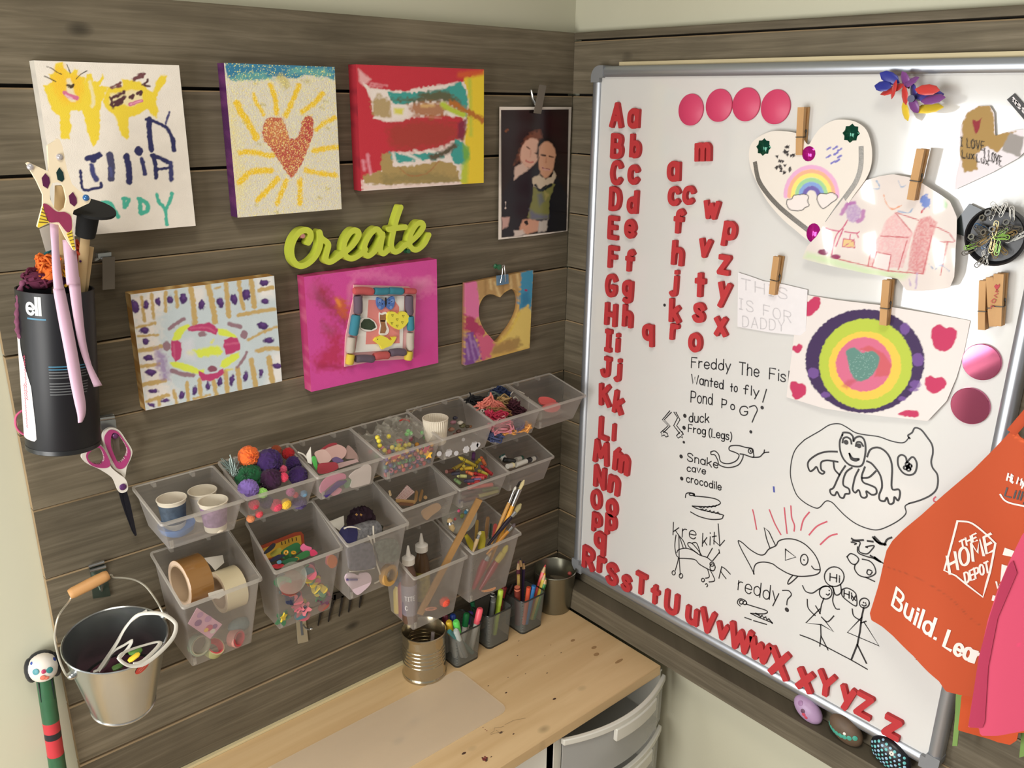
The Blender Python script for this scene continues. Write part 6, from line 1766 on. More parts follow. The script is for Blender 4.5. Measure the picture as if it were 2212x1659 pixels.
Lk.new(tr.outputs[0], m2.inputs[1]); Lk.new(m1.outputs[0], m2.inputs[2])
Lk.new(m2.outputs[0], N['Material Output'].inputs[0])
rimp = bpy.data.materials.new('frosted_rim_plastic')
nt, N, Lk, b = nodes(rimp)
b.inputs['Base Color'].default_value = (*srgb(188, 182, 172), 1)
b.inputs['Roughness'].default_value = .35
tr = N.new('ShaderNodeBsdfTransparent')
m2 = N.new('ShaderNodeMixShader'); m2.inputs[0].default_value = .55
Lk.new(tr.outputs[0], m2.inputs[1]); Lk.new(b.outputs[0], m2.inputs[2])
Lk.new(m2.outputs[0], N['Material Output'].inputs[0])
BW = .1010
BOX = {  # right edge x, back rim z, front rim (y, z), front bottom (y, z)
 'cups': (-.668, -.573, -.104, -.586, -.090, -.630, 'in the top row holding three paper cups'),
 'poms': (-.556, -.570, -.090, -.593, -.076, -.636, 'in the top row full of pom poms'),
 'foam': (-.457, -.572, -.096, -.590, -.084, -.632, 'in the top row with pink foam cut-outs'),
 'beads': (-.354, -.571, -.100, -.587, -.090, -.630, 'in the top row with bagged beads'),
 'shells': (-.252, -.567, -.101, -.586, -.091, -.627, 'in the top row with a pleated white cup'),
 'floss': (-.147, -.568, -.098, -.586, -.087, -.630, 'in the top row full of embroidery thread'),
 'end': (-.046, -.569, -.099, -.586, -.083, -.630, 'in the top row nearest the corner, almost empty'),
 'tape': (-.657, -.671, -.108, -.702, -.084, -.809, 'large, below the paper cup box, holding tape rolls'),
 'sticker': (-.526, -.670, -.090, -.712, -.066, -.820, 'large, below the pom pom box, full of foam stickers'),
 'knit': (-.423, -.668, -.106, -.701, -.086, -.805, 'large, below the foam cut-out box, with knitted cloth'),
 'sticks': (-.314, -.671, -.083, -.691, -.075, -.732, 'in the middle row holding craft sticks'),
 'crayon': (-.208, -.670, -.087, -.688, -.075, -.729, 'in the middle row full of crayons'),
 'white': (-.096, -.673, -.077, -.694, -.065, -.737, 'in the middle row nearest the corner holding white markers'),
 'glue': (-.310, -.773, -.103, -.800, -.082, -.909, 'large, lowest row, with two glue bottles'),
 'brush': (-.199, -.773, -.108, -.795, -.086, -.903, 'large, lowest row, with paint brushes'),
}
BX = {}
def clear_box(key):
 xr, zb, yf, zf, ym, zm, lb = BOX[key]
 zb, zf, zm = zb + ZT, zf + ZT, zm + ZT
 xl = xr - BW
 deep = zf - zm > .08
 ins = .0085 if not deep else .0095
 BKY = -.0115
 rim = [V(xl, BKY, zb), V(xr, BKY, zb), V(xr, yf, zf), V(xl, yf, zf)]
 zbb = zm + .004
 bot = [V(xl + ins, -.017, zbb), V(xr - ins, -.017, zbb), V(xr - ins, ym, zm), V(xl + ins, ym, zm)]
 def at(u, v, t):
  r_ = [rim[0] * (1 - u) + rim[1] * u, rim[3] * (1 - u) + rim[2] * u]
  b_ = [bot[0] * (1 - u) + bot[1] * u, bot[3] * (1 - u) + bot[2] * u]
  return (b_[0] * (1 - v) + b_[1] * v) * (1 - t) + (r_[0] * (1 - v) + r_[1] * v) * t
 BX[key] = at
 t_ = thing('clear_box', 'clear plastic craft box ' + lb, 'box', group='clear craft boxes on the plank wall')
 n = 5
 def ring(t, off, rad=.038):
  pts = []
  for qx, qy, a0_ in ((1, 1, 0), (0, 1, 90), (0, 0, 180), (1, 0, 270)):
   for k_ in range(n + 1):
    w_ = math.radians(a0_ + 90 * k_ / n)
    cx = (1 - rad) if qx else rad
    cy_ = (1 - rad) if qy else rad
    u, v = cx + rad * math.cos(w_), cy_ + rad * math.sin(w_)
    pts.append(at(.5 + (u - .5) * (1 + off / .05), .5 + (v - .5) * (1 + off / .045), t))
  return pts
 N_ = 4 * (n + 1)
 m_ = MB()
 out = [ring(k_ / 6, 0) for k_ in range(7)]
 for k_ in range(6):
  m_.add(out[k_] + out[k_ + 1], [(i, (i + 1) % N_, N_ + (i + 1) % N_, N_ + i) for i in range(N_)], 0, True)
 m_.add(out[0], [tuple(range(N_ - 1, -1, -1))], 0)
 o_ = m_.build('box_shell', clearp, t_)
 # lip: small flange round the top
 m_ = MB()
 r0, r1, r2, r3 = ring(1, 0), [p_ + V(0, 0, .0012) for p_ in ring(1, .0004)], [p_ + V(0, 0, .0008) for p_ in ring(1, .0028)], [p_ - V(0, 0, .0022) for p_ in ring(1, .0030)]
 for a_, b_ in ((r0, r1), (r1, r2), (r2, r3)):
  m_.add(a_ + b_, [(i, (i + 1) % N_, N_ + (i + 1) % N_, N_ + i) for i in range(N_)], 0, True)
 m_.build('box_rim', rimp, t_)
 c0_ = at(.03, .985, .02)
 m_ = MB()
 h_ = .011
 m_.hexa([c0_ + V(-.0006, -.0016, 0), c0_ + V(.003, -.0016, 0), c0_ + V(.003, -.0004, 0), c0_ + V(-.0006, -.0004, 0)], [c0_ + V(-.0009, -.0026, h_), c0_ + V(.0030, -.0026, h_), c0_ + V(.0030, -.0010, h_), c0_ + V(-.0009, -.0010, h_)])
 m_.build('corner_tab', rimp, t_)
 # hanging hooks on the back
 for f in (.25, .75):
  q_ = at(f, 0, 1)
  MB().box(Fr((0, 0, 0), (1, 0, 0), (0, 0, 1), (0, -1, 0)), q_[0] - .002, q_[2] - .007, .0008, q_[0] + .002, q_[2] - .0015, .0112).build('hang_hook', rimp, t_)
 return t_
for key in BOX:
 clear_box(key)
cb1, cb2, cb3, cb4, cb5, cb6 = crop(280, 900, .20498), crop(640, 860, .20489), crop(860, 780, .20498), crop(300, 1120, .21698), crop(640, 1020, .24112), crop(840, 1020, .27725)
yat = lambda cv, x, y, off: hit(*cv([(x, y)])[0], 1, -off)
zat = lambda cv, x, y, z: hit(*cv([(x, y)])[0], 2, z)
def copy_thing(o, loc=None, label=None, delta=None):
 c_ = o.copy()
 COLL.objects.link(c_)
 if loc is not None:
  c_.location = loc
 if label:
  c_['label'] = label
 for ch in list(o.children):
  d_ = ch.copy()
  COLL.objects.link(d_)
  d_.parent = c_
 return c_
# ---- paper cups
kraft = mat('paper_cup_white', (226, 216, 196), .7)
zc = ZT - .588
for i, (x, y, lb, c_) in enumerate(((440, 862, 'patterned paper cup with crayon stubs, first in the cup box', (70, 84, 100)), (765, 780, 'plain paper cup at the back of the cup box', (206, 200, 190)), (878, 888, 'flowered paper cup at the front of the cup box', (150, 120, 150)))):
 z_ = zc + (.004, -.002, -.001)[i]
 p_ = zat(cb1, x, y, z_)
 t = thing('paper_cup', lb, 'cup', group='paper cups in the top row box')
 ce = V(p_[0], p_[1], z_ - .039)
 m = MB()
 m.lathe(ce, (0, 0, 1), [(.001, .002), (.0132, .002), (.0135, 0), (.0144, .008), (.0170, .034)], 32, mats=[0, 0, 0, 1])
 m.lathe(ce, (0, 0, 1), [(.0170, .034), (.0175, .039), (.0170, .039), (.0130, .004), (.001, .004)], 32, mats=[0, 0, 0, 0])
 m.build('cup_body', [kraft, mat('cup_print_%d' % i, c_, .6, var=.6 if i != 1 else .02, scale=160)], t)
 MB().tube([ce + V(.0177 * math.cos(k_ * math.pi / 16), .0177 * math.sin(k_ * math.pi / 16), .0392) for k_ in range(33)], .0009, 6, cap=False).build('rolled_rim', kraft, t)
 if i == 0:
  for k_, (cn, cc) in enumerate((('coral', (190, 120, 110)), ('black', (40, 40, 50)), ('pale pink', (200, 150, 140)), ('rose', (176, 110, 120)), ('olive', (90, 100, 80)), ('peach', (210, 160, 140)))):
   a_ = k_ * 1.05
   q = ce + V(.006 * math.cos(a_), .006 * math.sin(a_), .010)
   tag(MB().tube([q, q + V(.003 * math.cos(a_ + 1), .003 * math.sin(a_ + 1), .018)], .0024, 8).build('crayon_stub', colour(cc)), cn + ' crayon stub inside the patterned paper cup', 'crayon', 'crayon stubs in the paper cup')
 if i == 2:
  tag(MB().tube(cat([ce + V(.011 * math.cos(k_ * .7), .008 * math.sin(k_ * .7), .026 + .002 * math.sin(k_ * 1.9)) for k_ in range(9)], 4), .0011, 6).build('wire_scrap', mat('dark_wire', (80, 76, 64), .4, .5)), 'dark wire scrap inside the flowered paper cup', 'wire')
p_ = yat(cb1, 560, 1240, .074)
tag(MB().lathe(V(p_[0] - .002, p_[1] + .012, ZT - .6268), (0, 0, 1), [(.001, .0), (.012, .0), (.020, .006), (.0225, .014), (.0218, .014), (.019, .008), (.001, .003)], 28).build('blue_dish', mat('blue_dish', (70, 116, 176), .5)), 'blue plastic dish lying at the front of the paper cup box', 'dish')
# ---- pom poms
POM = {}
def pom(cv, x, y, r, off, c_, lb, k=.20498):
 p_ = yat(cv, x, y, off)
 R_ = r * k / 1640
 key_ = c_
 if key_ not in POM:
  m_ = MB()
  m_.ball((0, 0, 0), 1.0, 0, 40, 26, fuzz=.09, smooth=False)
  POM[key_] = m_.mesh('pom_pom', mat('pom_%d_%d_%d' % c_, c_, 1.0, var=.15, scale=3, sheen=.15))
 o_ = bpy.data.objects.new('pom_pom', POM[key_])
 COLL.objects.link(o_)
 o_.location = p_
 o_.scale = (R_, R_, R_)
 o_.rotation_euler = (rnd.uniform(0, 3), rnd.uniform(0, 3), rnd.uniform(0, 3))
 return tag(o_, lb, 'pom pom', 'pom poms in the clear box')
ORA, PUR, RED_, GRN_, LAV, LGR, PK1, MAR = (238, 112, 46), (60, 34, 92), (186, 36, 40), (24, 88, 50), (132, 106, 180), (160, 222, 110), (230, 70, 100), (56, 20, 54)
for x, y, r, off, c_, lb in ((1255, 420, 112, .040, ORA, 'bright orange fluffy pom pom on top of the pile'), (1470, 480, 140, .050, PUR, 'largest dark purple pom pom in the middle of the pile'), (1672, 390, 66, .030, RED_, 'red pom pom at the back of the pile'), (1545, 355, 58, .026, (150, 70, 40), 'rusty glitter pom pom behind the purple one'),
        (1725, 500, 86, .044, PUR, 'smaller purple pom pom under the red one'), (1775, 620, 100, .060, PUR, 'purple pom pom at the right front edge of the pile'), (1490, 660, 115, .068, MAR, 'dark plum pom pom in the front of the pile'), (1612, 555, 46, .062, (214, 90, 120), 'pink glitter pom pom between the purple ones'),
        (1620, 640, 52, .074, PK1, 'hot pink pom pom in front of the purple ones'), (1262, 640, 146, .050, GRN_, 'big dark green pom pom'), (1250, 765, 104, .074, LAV, 'lavender pom pom in front of the green one'), (1400, 805, 54, .079, LGR, 'light green little pom pom at the front wall'),
        (1310, 925, 56, .078, (214, 70, 90), 'coral pom pom low in the front'), (1362, 1025, 42, .077, (218, 74, 84), 'coral pom pom lowest in the front'), (1645, 920, 58, .078, (232, 188, 60), 'golden yellow pom pom in the front'), (1545, 935, 66, .074, (216, 70, 96), 'pink red pom pom beside the yellow one'),
        (1835, 812, 38, .078, (110, 150, 180), 'pale blue little pom pom in the front'), (1695, 795, 46, .076, (190, 110, 150), 'mauve pom pom in the front'), (1275, 1075, 42, .076, (222, 140, 90), 'peach pom pom at the lowest front corner'), (1748, 825, 32, .077, (200, 80, 90), 'tiny red pom pom beside the mauve one'),
        (1790, 900, 80, .066, (84, 66, 120), 'violet pom pom behind the front wall'), (1440, 900, 70, .068, (70, 50, 90), 'dull purple pom pom behind the front wall')):
 pom(cb1, x, y, r, off, c_, lb)
m = MB()
for k_ in range(60):
 q0 = yat(cb1, 1110 + rnd.gauss(0, 20), 600 + rnd.gauss(0, 14), .05)
 q1 = yat(cb1, 1060 + rnd.gauss(0, 55), 490 + rnd.gauss(0, 50), .045)
 m.tube([q0, (q0 + q1) / 2 + V(rnd.gauss(0, .001), 0, rnd.gauss(0, .001)), q1], .0005, 4)
tag(m.build('tinsel_pom', mat('iridescent_tinsel', (128, 144, 138), .35, .3)), 'iridescent tinsel tuft at the edge of the pom pom box', 'tinsel')
# ---- foam cut-outs
def tilted(p0, yaw=0.0, pitch=0.0):
 e1_ = V(math.cos(yaw), -math.sin(yaw), 0)
 n_ = V(-math.sin(yaw) * math.cos(pitch), -math.cos(yaw) * math.cos(pitch), math.sin(pitch))
 return Fr(p0, e1_, np.cross(n_, e1_), n_)
def cutout(name, label, cv, pts, off, c_, group=None, yaw=0.0, pitch=0.0, th=.0022, category='foam shape', smooth=True):
 pp_ = P(pts)
 ctr_ = tuple(np.mean(pp_, 0))
 fr_ = tilted(yat(cv, *ctr_, off), yaw, pitch)
 m_ = MB()
 cut_solid(m_, fr_, fr_.uvs(cv(pp_), th), [], 0, th, smooth=smooth)
 return tag(m_.build(name, c_ if not isinstance(c_, tuple) else mat('foam_%d_%d_%d' % c_, c_, .8)), label, category, group)
GF = 'foam cut-outs in the clear box'
PKF = (226, 186, 178)
cutout('foam_shape', 'large pale pink petal cut-out lying across the foam box', cb2, '300,540 380,490 450,490 520,530 525,590 480,640 400,650 330,620', .036, PKF, GF, pitch=.7)
cutout('foam_shape', 'pale pink scalloped cut-out in the foam box', cb2, '200,570 290,540 350,590 370,640 330,680 250,690 220,640', .050, (230, 196, 186), GF, pitch=.5)
cutout('foam_shape', 'red edged cut-out under the pale pink petal', cb2, '240,555 330,490 400,470 430,485 330,520 250,580', .030, (170, 60, 70), GF, pitch=.6)
cutout('foam_shape', 'greyish pink wing cut-out at the side of the foam box', cb2, '540,510 570,510 640,590 660,650 610,640 530,640 520,610', .034, (196, 164, 156), GF, pitch=.3)
cutout('foam_shape', 'red half disc at the front of the foam box', cb2, '235,700 330,680 420,680 440,740 330,790 235,790', .074, (160, 56, 66), GF, pitch=.3)
cutout('foam_shape', 'lilac cut-out in the middle of the foam box', cb2, '380,640 430,620 500,660 450,680 400,675', .052, (126, 104, 150), GF, pitch=.4)
cutout('foam_shape', 'pinkish grey card at the front of the foam box', cb2, '430,690 640,640 660,670 450,740', .070, (190, 160, 156), GF, pitch=.4, smooth=False)
cutout('foam_shape', 'tall white triangle card at the end of the foam box', cb2, '105,600 152,515 165,700 120,680', .062, (222, 216, 204), GF, yaw=.5, smooth=False)
cutout('foam_shape', 'green narrow strip beside the white triangle card', cb2, '170,640 205,620 225,740 205,750', .072, (80, 176, 80), GF)
cutout('foam_shape', 'white scalloped cloud behind the front of the foam box', cb2, '560,830 620,770 680,740 740,700 790,730 780,880 740,910 580,945 590,870', .0815, (228, 216, 210), GF)
cutout('foam_shape', 'pink arc behind the front of the foam box', cb2, '250,950 300,860 400,800 510,800 520,850 440,870 330,950 270,1010', .0810, (216, 130, 160), GF)
cutout('foam_shape', 'deep purple bar in front of the pink arc', cb2, '285,1030 440,880 540,870 500,910 460,930 320,1050', .0835, (62, 36, 118), GF, smooth=False)
cutout('foam_shape', 'pink oval low in the foam box', cb2, '370,1010 440,950 480,960 460,1000 400,1030', .0805, (226, 150, 170), GF)
cutout('foam_shape', 'green cut-out next to the white cloud', cb2, '500,890 530,850 580,860 570,920 520,950', .079, (110, 150, 110), GF)
tag(MB().tube(cat([yat(cb2, *z, .060) for z in ((20, 570), (70, 590), (110, 630), (130, 670))], 6), .0010, 6).build('white_wire', mat('white_pipe', (226, 220, 206), .6)), 'white wire end arching out of the foam box', 'wire')
# ---- beads in bags
def bead_mesh(kind, c_):
 m_ = MB()
 if kind == 'ball':
  m_.ball((0, 0, 0), .0036, 0, 12, 8)
 elif kind == 'ring':
  n = 12
  for k_ in range(n):
   pass
  m_.tube([(.0026 * math.cos(k_ * math.pi / 6), .0026 * math.sin(k_ * math.pi / 6), 0) for k_ in range(13)], .0014, 6, cap=False)
 else:
  pts_ = [((.0075 if k_ % 2 == 0 else .0038) * math.cos(k_ * math.pi / 5), (.0075 if k_ % 2 == 0 else .0038) * math.sin(k_ * math.pi / 5)) for k_ in range(10)]
  m_.slab(Fr((0, 0, 0), (1, 0, 0), (0, 0, 1), (0, -1, 0)), pts_, -.001, .001)
 return m_.mesh('bead', mat('bead_%d_%d_%d' % c_, c_, .3))
BM = {}
def bead(kind, c_, loc, lb, grp='beads in the clear box'):
 if (kind, c_) not in BM:
  BM[(kind, c_)] = bead_mesh(kind, c_)
 o_ = bpy.data.objects.new('star_bead' if kind == 'star' else 'bead', BM[(kind, c_)])
 COLL.objects.link(o_)
 o_.location = loc
 o_.rotation_euler = (rnd.uniform(-.6, .6), rnd.uniform(-3, 3), rnd.uniform(-.6, .6)) if kind != 'ball' else (0, 0, 0)
 return tag(o_, lb, 'bead', grp)
at = BX['beads']
YB, GB, RB_ = (228, 212, 70), (96, 200, 90), (206, 50, 50)
for x, y in ((855, 415), (880, 500), (930, 550), (1010, 520), (1060, 535), (1100, 540), (1150, 500), (1190, 490), (870, 450), (975, 405), (1080, 500), (1130, 530)):
 bead('ball', YB, yat(cb2, x, y, .064 + rnd.uniform(-.008, .008)), 'yellow plastic bead lying in the bead box')
for x, y in ((1330, 365), (1360, 415), (1180, 350), (1165, 380), (1205, 370), (1060, 485)):
 bead('ball', GB, yat(cb2, x, y, .052), 'green plastic bead lying in the bead box')
for x, y in ((1100, 450), (1075, 455), (980, 565)):
 bead('ball', RB_, yat(cb2, x, y, .058), 'red plastic bead lying in the bead box')
cols = [(206, 84, 84), (70, 76, 130), (80, 130, 110), (214, 150, 60), (112, 84, 130), (70, 90, 110), (200, 120, 140), (90, 150, 80), (150, 60, 70), (226, 176, 90)]
names_ = ['coral', 'navy', 'sea green', 'amber', 'violet', 'slate', 'rose', 'leaf green', 'crimson', 'honey']
k_ = 0
for u in np.linspace(.07, .93, 12):
 for t_ in (.10, .26, .42, .58, .74):
  bead('ring' if k_ % 3 == 0 else 'ball', cols[k_ % 10 if k_ % 7 else (k_ * 3) % 10], at(min(.94, max(.06, u + rnd.uniform(-.03, .03))), .92 - rnd.uniform(0, .04), t_ + rnd.uniform(-.03, .03)), names_[k_ % 10 if k_ % 7 else (k_ * 3) % 10] + ' bead behind the front wall of the bead box')
  k_ += 1
for u in np.linspace(.1, .9, 8):
 for v in (.3, .5, .7, .82):
  bead('ball', cols[(k_ * 7) % 10], at(u + rnd.uniform(-.03, .03), v, .42 + rnd.uniform(-.06, .06)), names_[(k_ * 7) % 10] + ' bead piled in the bead box')
  k_ += 1
bead('star', (226, 80, 110), yat(cb2, 1370, 545, .092), 'pink star bead at the front of the bead box')
bead('star', (232, 178, 60), yat(cb2, 1390, 595, .094), 'yellow star bead at the front of the bead box')
bead('star', (216, 90, 90), yat(cb2, 1040, 620, .092), 'coral star bead at the front of the bead box')
film = bpy.data.materials.new('clear_plastic_film')
nt, N, Lk, b = nodes(film)
b.inputs['Base Color'].default_value = (*srgb(200, 196, 180), 1)
b.inputs['Roughness'].default_value = .12
tr = N.new('ShaderNodeBsdfTransparent')
m2 = N.new('ShaderNodeMixShader'); m2.inputs[0].default_value = .22
Lk.new(tr.outputs[0], m2.inputs[1]); Lk.new(b.outputs[0], m2.inputs[2])
Lk.new(m2.outputs[0], N['Material Output'].inputs[0])
def film_bag(label, at_, u0, u1, v0, v1, t0, amp, seed, name='plastic_bag'):
 rs = np.random.RandomState(seed)
 nx, ny = 40, 34
 vs = []
 for j in range(ny):
  for i in range(nx):
   a_, c_ = i / (nx - 1), j / (ny - 1)
   n_ = vnoise(a_ * 7 + seed, c_ * 7) + .5 * vnoise(a_ * 17 + seed, c_ * 17 + 3) - .7
   edge = math.sin(math.pi * a_) * math.sin(math.pi * c_)
   vs.append(at_(u0 + (u1 - u0) * a_, v0 + (v1 - v0) * c_, t0 + amp * n_ + .35 * edge * amp * 2))
 m_ = MB().add(vs, grid_faces(nx, ny), 0, False)
 return tag(m_.build(name, film), label, 'bag')
film_bag('crinkled clear bag over the yellow beads', at, .04, .62, .10, .88, .80, .28, 3)
film_bag('crinkled clear bag with the green beads behind', at, .40, .95, .06, .70, .92, .30, 8)
tag(MB().tube(cat([yat(cb2, *z, .03) for z in ((1090, 240), (1130, 225), (1180, 235), (1195, 250))], 5), .0014, 6).build('red_ring_scrap', colour((186, 60, 54))), 'red plastic loop at the back of the bead box', 'loop')
tag(MB().tube([yat(cb2, 1190, 190, .02), yat(cb2, 1275, 92, .012)], .0009, 6).build('clear_straw', film), 'thin clear stalk standing out of the bead box', 'straw')
u = yat(cb2, 1400, 370, .05)
cutout('green_card', 'small bright green card in the bead box', cb2, '1340,330 1455,310 1460,390 1380,415', .046, (90, 176, 84), pitch=.5, th=.0008, category='card', smooth=False)
# ---- pleated cup and scraps
at = BX['shells']
p_ = zat(cb3, 392, 600, ZT - .5655)
t = thing('pleated_paper_cup', 'white pleated paper portion cup standing in the clear box', 'cup')
ce = V(p_[0], p_[1], ZT - .6055)
vs, nseg = [], 72
for r0, h0, am in ((.0155, 0, .0), (.0158, .001, .0004), (.0188, .036, .0007), (.0196, .040, .0002), (.0190, .040, .0002), (.0182, .036, .0007), (.0150, .002, .0004), (.001, .002, 0)):
 vs += [ce + V((r0 + am * (1 if k_ % 2 else -1)) * math.cos(2 * math.pi * k_ / nseg), (r0 + am * (1 if k_ % 2 else -1)) * math.sin(2 * math.pi * k_ / nseg), h0) for k_ in range(nseg)]
MB().add(vs, [(i * nseg + k_, i * nseg + (k_ + 1) % nseg, (i + 1) * nseg + (k_ + 1) % nseg, (i + 1) * nseg + k_) for i in range(7) for k_ in range(nseg)]).build('cup_body', kraft, t)
MB().tube([ce + V(.0194 * math.cos(k_ * math.pi / 18), .0194 * math.sin(k_ * math.pi / 18), .040) for k_ in range(37)], .0008, 6, cap=False).build('rolled_rim', kraft, t)
for x, y, r, c_, lb in ((600, 600, 34, (40, 40, 56), 'dark blue stone'), (580, 645, 40, (150, 104, 116), 'mauve shell piece'), (655, 650, 40, (196, 190, 176), 'white shell piece'), (680, 680, 44, (84, 80, 50), 'olive stone'), (560, 720, 40, (150, 110, 90), 'tan shell piece'), (640, 740, 36, (90, 60, 50), 'brown stone'), (730, 690, 30, (66, 60, 44), 'dark olive stone'), (760, 690, 26, (130, 90, 60), 'small tan stone'), (600, 770, 30, (120, 90, 80), 'flat brown pebble')):
 q = yat(cb3, x, y, .062)
 R_ = r * .2 / 1500
 tag(MB().ball(q, (R_, R_ * .8, R_ * .6), 0, 10, 7, fuzz=.12).build('stone', mat('stone_%d_%d' % (c_[0], c_[1]), c_, .5, var=.3, scale=200)), lb + ' in the box with the pleated cup', 'stone', 'stones and shells in the clear box')
WF = mat('pearl_white_foam', (206, 204, 206), .5)
for x, y, r, lb in ((530, 965, 44, 'first scalloped white flower from the end'), (610, 970, 28, 'little white oval'), (715, 930, 42, 'round white disc'), (800, 895, 56, 'largest white scalloped flower'), (685, 825, 20, 'small white chip'), (840, 880, 30, 'white disc over the scalloped flower'), (430, 975, 30, 'white disc seen through the end wall')):
 q = yat(cb3, x, y, .093)
 fr_ = tilted(q, 0, 0)
 R_ = r * .2 / 1480
 m = MB().slab(fr_, [(R_ * (1 + (.10 * math.sin(k_ * 7 * math.pi / 14) if r > 40 else 0)) * math.cos(k_ * math.pi / 14), R_ * (1 + (.10 * math.sin(k_ * 7 * math.pi / 14) if r > 40 else 0)) * math.sin(k_ * math.pi / 14)) for k_ in range(28)], 0, .0015)
 tag(m.build('white_disc', WF), lb + ' behind the front of the pleated cup box', 'disc', 'white discs in the clear box')
# ---- embroidery thread
def skein(label, cv, pts, off, c_, n=14, r=.0009, spread=.006, seed=0, name='thread_skein'):
 rs = random.Random(seed)
 base = [yat(cv, *z, off) for z in P(pts)]
 m_ = MB()
 for k_ in range(n):
  o0 = [V(rs.gauss(0, spread), rs.gauss(0, spread), rs.gauss(0, spread * .8)) * .6 for _ in base]
  m_.tube(cat([b_ + o_ for b_, o_ in zip(base, o0)], 5), r, 5)
 return tag(m_.build(name, mat('thread_%d_%d_%d' % c_, c_, .85)), label, 'thread', 'embroidery thread in the clear box')
skein('black thread bundle at the back of the thread box', cb3, '760,400 800,420 850,430 900,420 860,400 780,410', .034, (22, 22, 24), 26, .0013, .007, 1)
skein('navy thread bundle by the back rim of the thread box', cb3, '1010,330 1060,310 1120,320 1150,360 1090,370 1020,345', .026, (34, 48, 84), 26, .0012, .006, 2)
skein('grey thread strands across the thread box', cb3, '950,360 1000,350 1100,380 1180,420 1200,450', .038, (96, 108, 104), 10, .0010, .004, 3)
skein('tan thread skein in the middle of the thread box', cb3, '1070,400 1120,400 1180,440 1170,480 1110,470 1080,430', .048, (186, 156, 104), 26, .0012, .005, 4)
skein('salmon pink thread skein across the thread box', cb3, '860,470 930,440 950,400 1000,455 1060,470 1100,510 1040,500 940,470', .060, (220, 128, 112), 34, .0013, .006, 5)
skein('burgundy thread tangle in the thread box', cb3, '1190,480 1220,450 1250,510 1290,530 1240,560 1180,540 1160,560', .060, (70, 26, 40), 40, .0011, .008, 6)
skein('mixed brown thread tangle in front of the salmon skein', cb3, '960,500 1020,520 1090,530 1150,560 1080,560 1000,540', .068, (150, 110, 70), 18, .0011, .006, 7)
skein('crimson thread bundle at the front of the thread box', cb3, '960,530 1000,590 1060,600 1110,570 1060,560 1010,570', .076, (184, 44, 74), 26, .0013, .005, 8)
skein('pale pink thread loop at the front of the thread box', cb3, '1040,620 1080,590 1125,580 1110,610 1070,615', .080, (226, 170, 170), 5, .0010, .002, 9)
skein('pink thread bundle seen through the front of the thread box', cb3, '970,690 1060,660 1150,650 1180,700 1080,730 1000,740', .088, (206, 130, 140), 30, .0014, .006, 10)
skein('orange thread bundle seen through the front of the thread box', cb3, '1080,780 1160,720 1230,740 1340,700 1370,680 1330,730', .088, (226, 160, 84), 30, .0014, .005, 11)
skein('slate blue thread bundle seen through the front of the thread box', cb3, '960,780 1020,760 1080,790 1040,830 980,820', .088, (64, 74, 112), 26, .0014, .005, 12)
skein('grey violet thread bundle seen through the front of the thread box', cb3, '1190,660 1260,640 1290,680 1240,730 1200,710', .086, (104, 92, 110), 24, .0014, .006, 13)
wt = mat('white_thread', (214, 208, 196), .7)
for pts_, off, lb in (('1180,400 1190,345 1240,310 1300,330 1330,345', .030, 'white cord arching by the back of the thread box'), ('1200,400 1240,380 1280,440 1270,490', .040, 'white cord curl beside the tan skein'), ('1370,380 1378,430 1368,520', .052, 'white cord end standing at the side of the thread box'), ('1280,540 1310,510 1330,520 1320,535', .06, 'white cord curl near the front rim of the thread box'), ('870,520 890,510 905,525 890,540 872,530', .066, 'small white thread ring on the thread box rim'), ('1065,300 1075,275 1090,300 1100,275 1115,300 1128,285 1130,330', .022, 'white coiled cord over the navy thread')):
 tag(MB().tube(cat([yat(cb3, *z, off) for z in P(pts_)], 6), .0010, 6).build('white_string', wt), lb, 'cord', 'white cords in the thread box')
# ---- nearly empty corner box
cutout('pink_balloon', 'flat coral pink balloon in the nearly empty corner box', cb3, '1485,385 1540,375 1600,385 1660,415 1650,440 1560,460 1500,440', .066, mat('coral_rubber', (216, 92, 88), .45), pitch=.8, th=.003, category='balloon')
cutout('pink_balloon', 'pink balloon pressed to the front wall of the corner box', cb3, '1520,500 1600,450 1690,440 1710,480 1670,530 1590,540', .082, mat('coral_pink', (220, 120, 116), .45), th=.003, category='balloon')
for k_ in range(4):
 tag(film_bag('x', BX['end'], .08, .80, .2 + .1 * k_, .75 + .05 * k_, .12 + .06 * k_, .10, 20 + k_, 'clear_sleeve'), 'folded clear sleeve at the bottom of the corner box', 'sleeve', 'clear sleeves in the corner box')
# ---- tape box
def roll(label, cv, x, y, off, r_out, r_in, w, axis, c_side, c_tape, name='tape_roll', core=(176, 150, 120)):
 ce_ = yat(cv, x, y, off)
 ax_ = V(*axis) / np.linalg.norm(axis)
 t__ = thing(name, label, 'tape')
 MB().lathe(ce_ - ax_ * w / 2, ax_, [(r_in + .0015, 0), (r_out - .0004, 0), (r_out, .0004), (r_out, w - .0004), (r_out - .0004, w), (r_in + .0015, w)], 44, mats=[0, 1, 1, 1, 0]).build('tape', [c_side, c_tape], t__)
 MB().lathe(ce_ - ax_ * w / 2, ax_, [(r_in + .0015, -.0002), (r_in, -.0002), (r_in, w + .0002), (r_in + .0015, w + .0002)], 44).build('core', mat('card_core_%d' % core[0], core, .8), t__)
 return t__
brn = mat('brown_packing_tape', (146, 104, 56), .14, coat=.5)
brs = mat('tape_side_cream', (206, 180, 156), .6)
roll('brown packing tape roll standing in the large tape box', cb4, 520, 610, .060, .0312, .0235, .031, (1, .10, -.03), brs, brn)
crm = mat('clear_tape_cream', (222, 208, 172), .18, coat=.4)
roll('clear packing tape roll at the front of the large tape box', cb4, 888, 700, .053, .0285, .0210, .030, (1, .06, -.03), mat('tape_side_tan', (210, 190, 160), .6), crm)
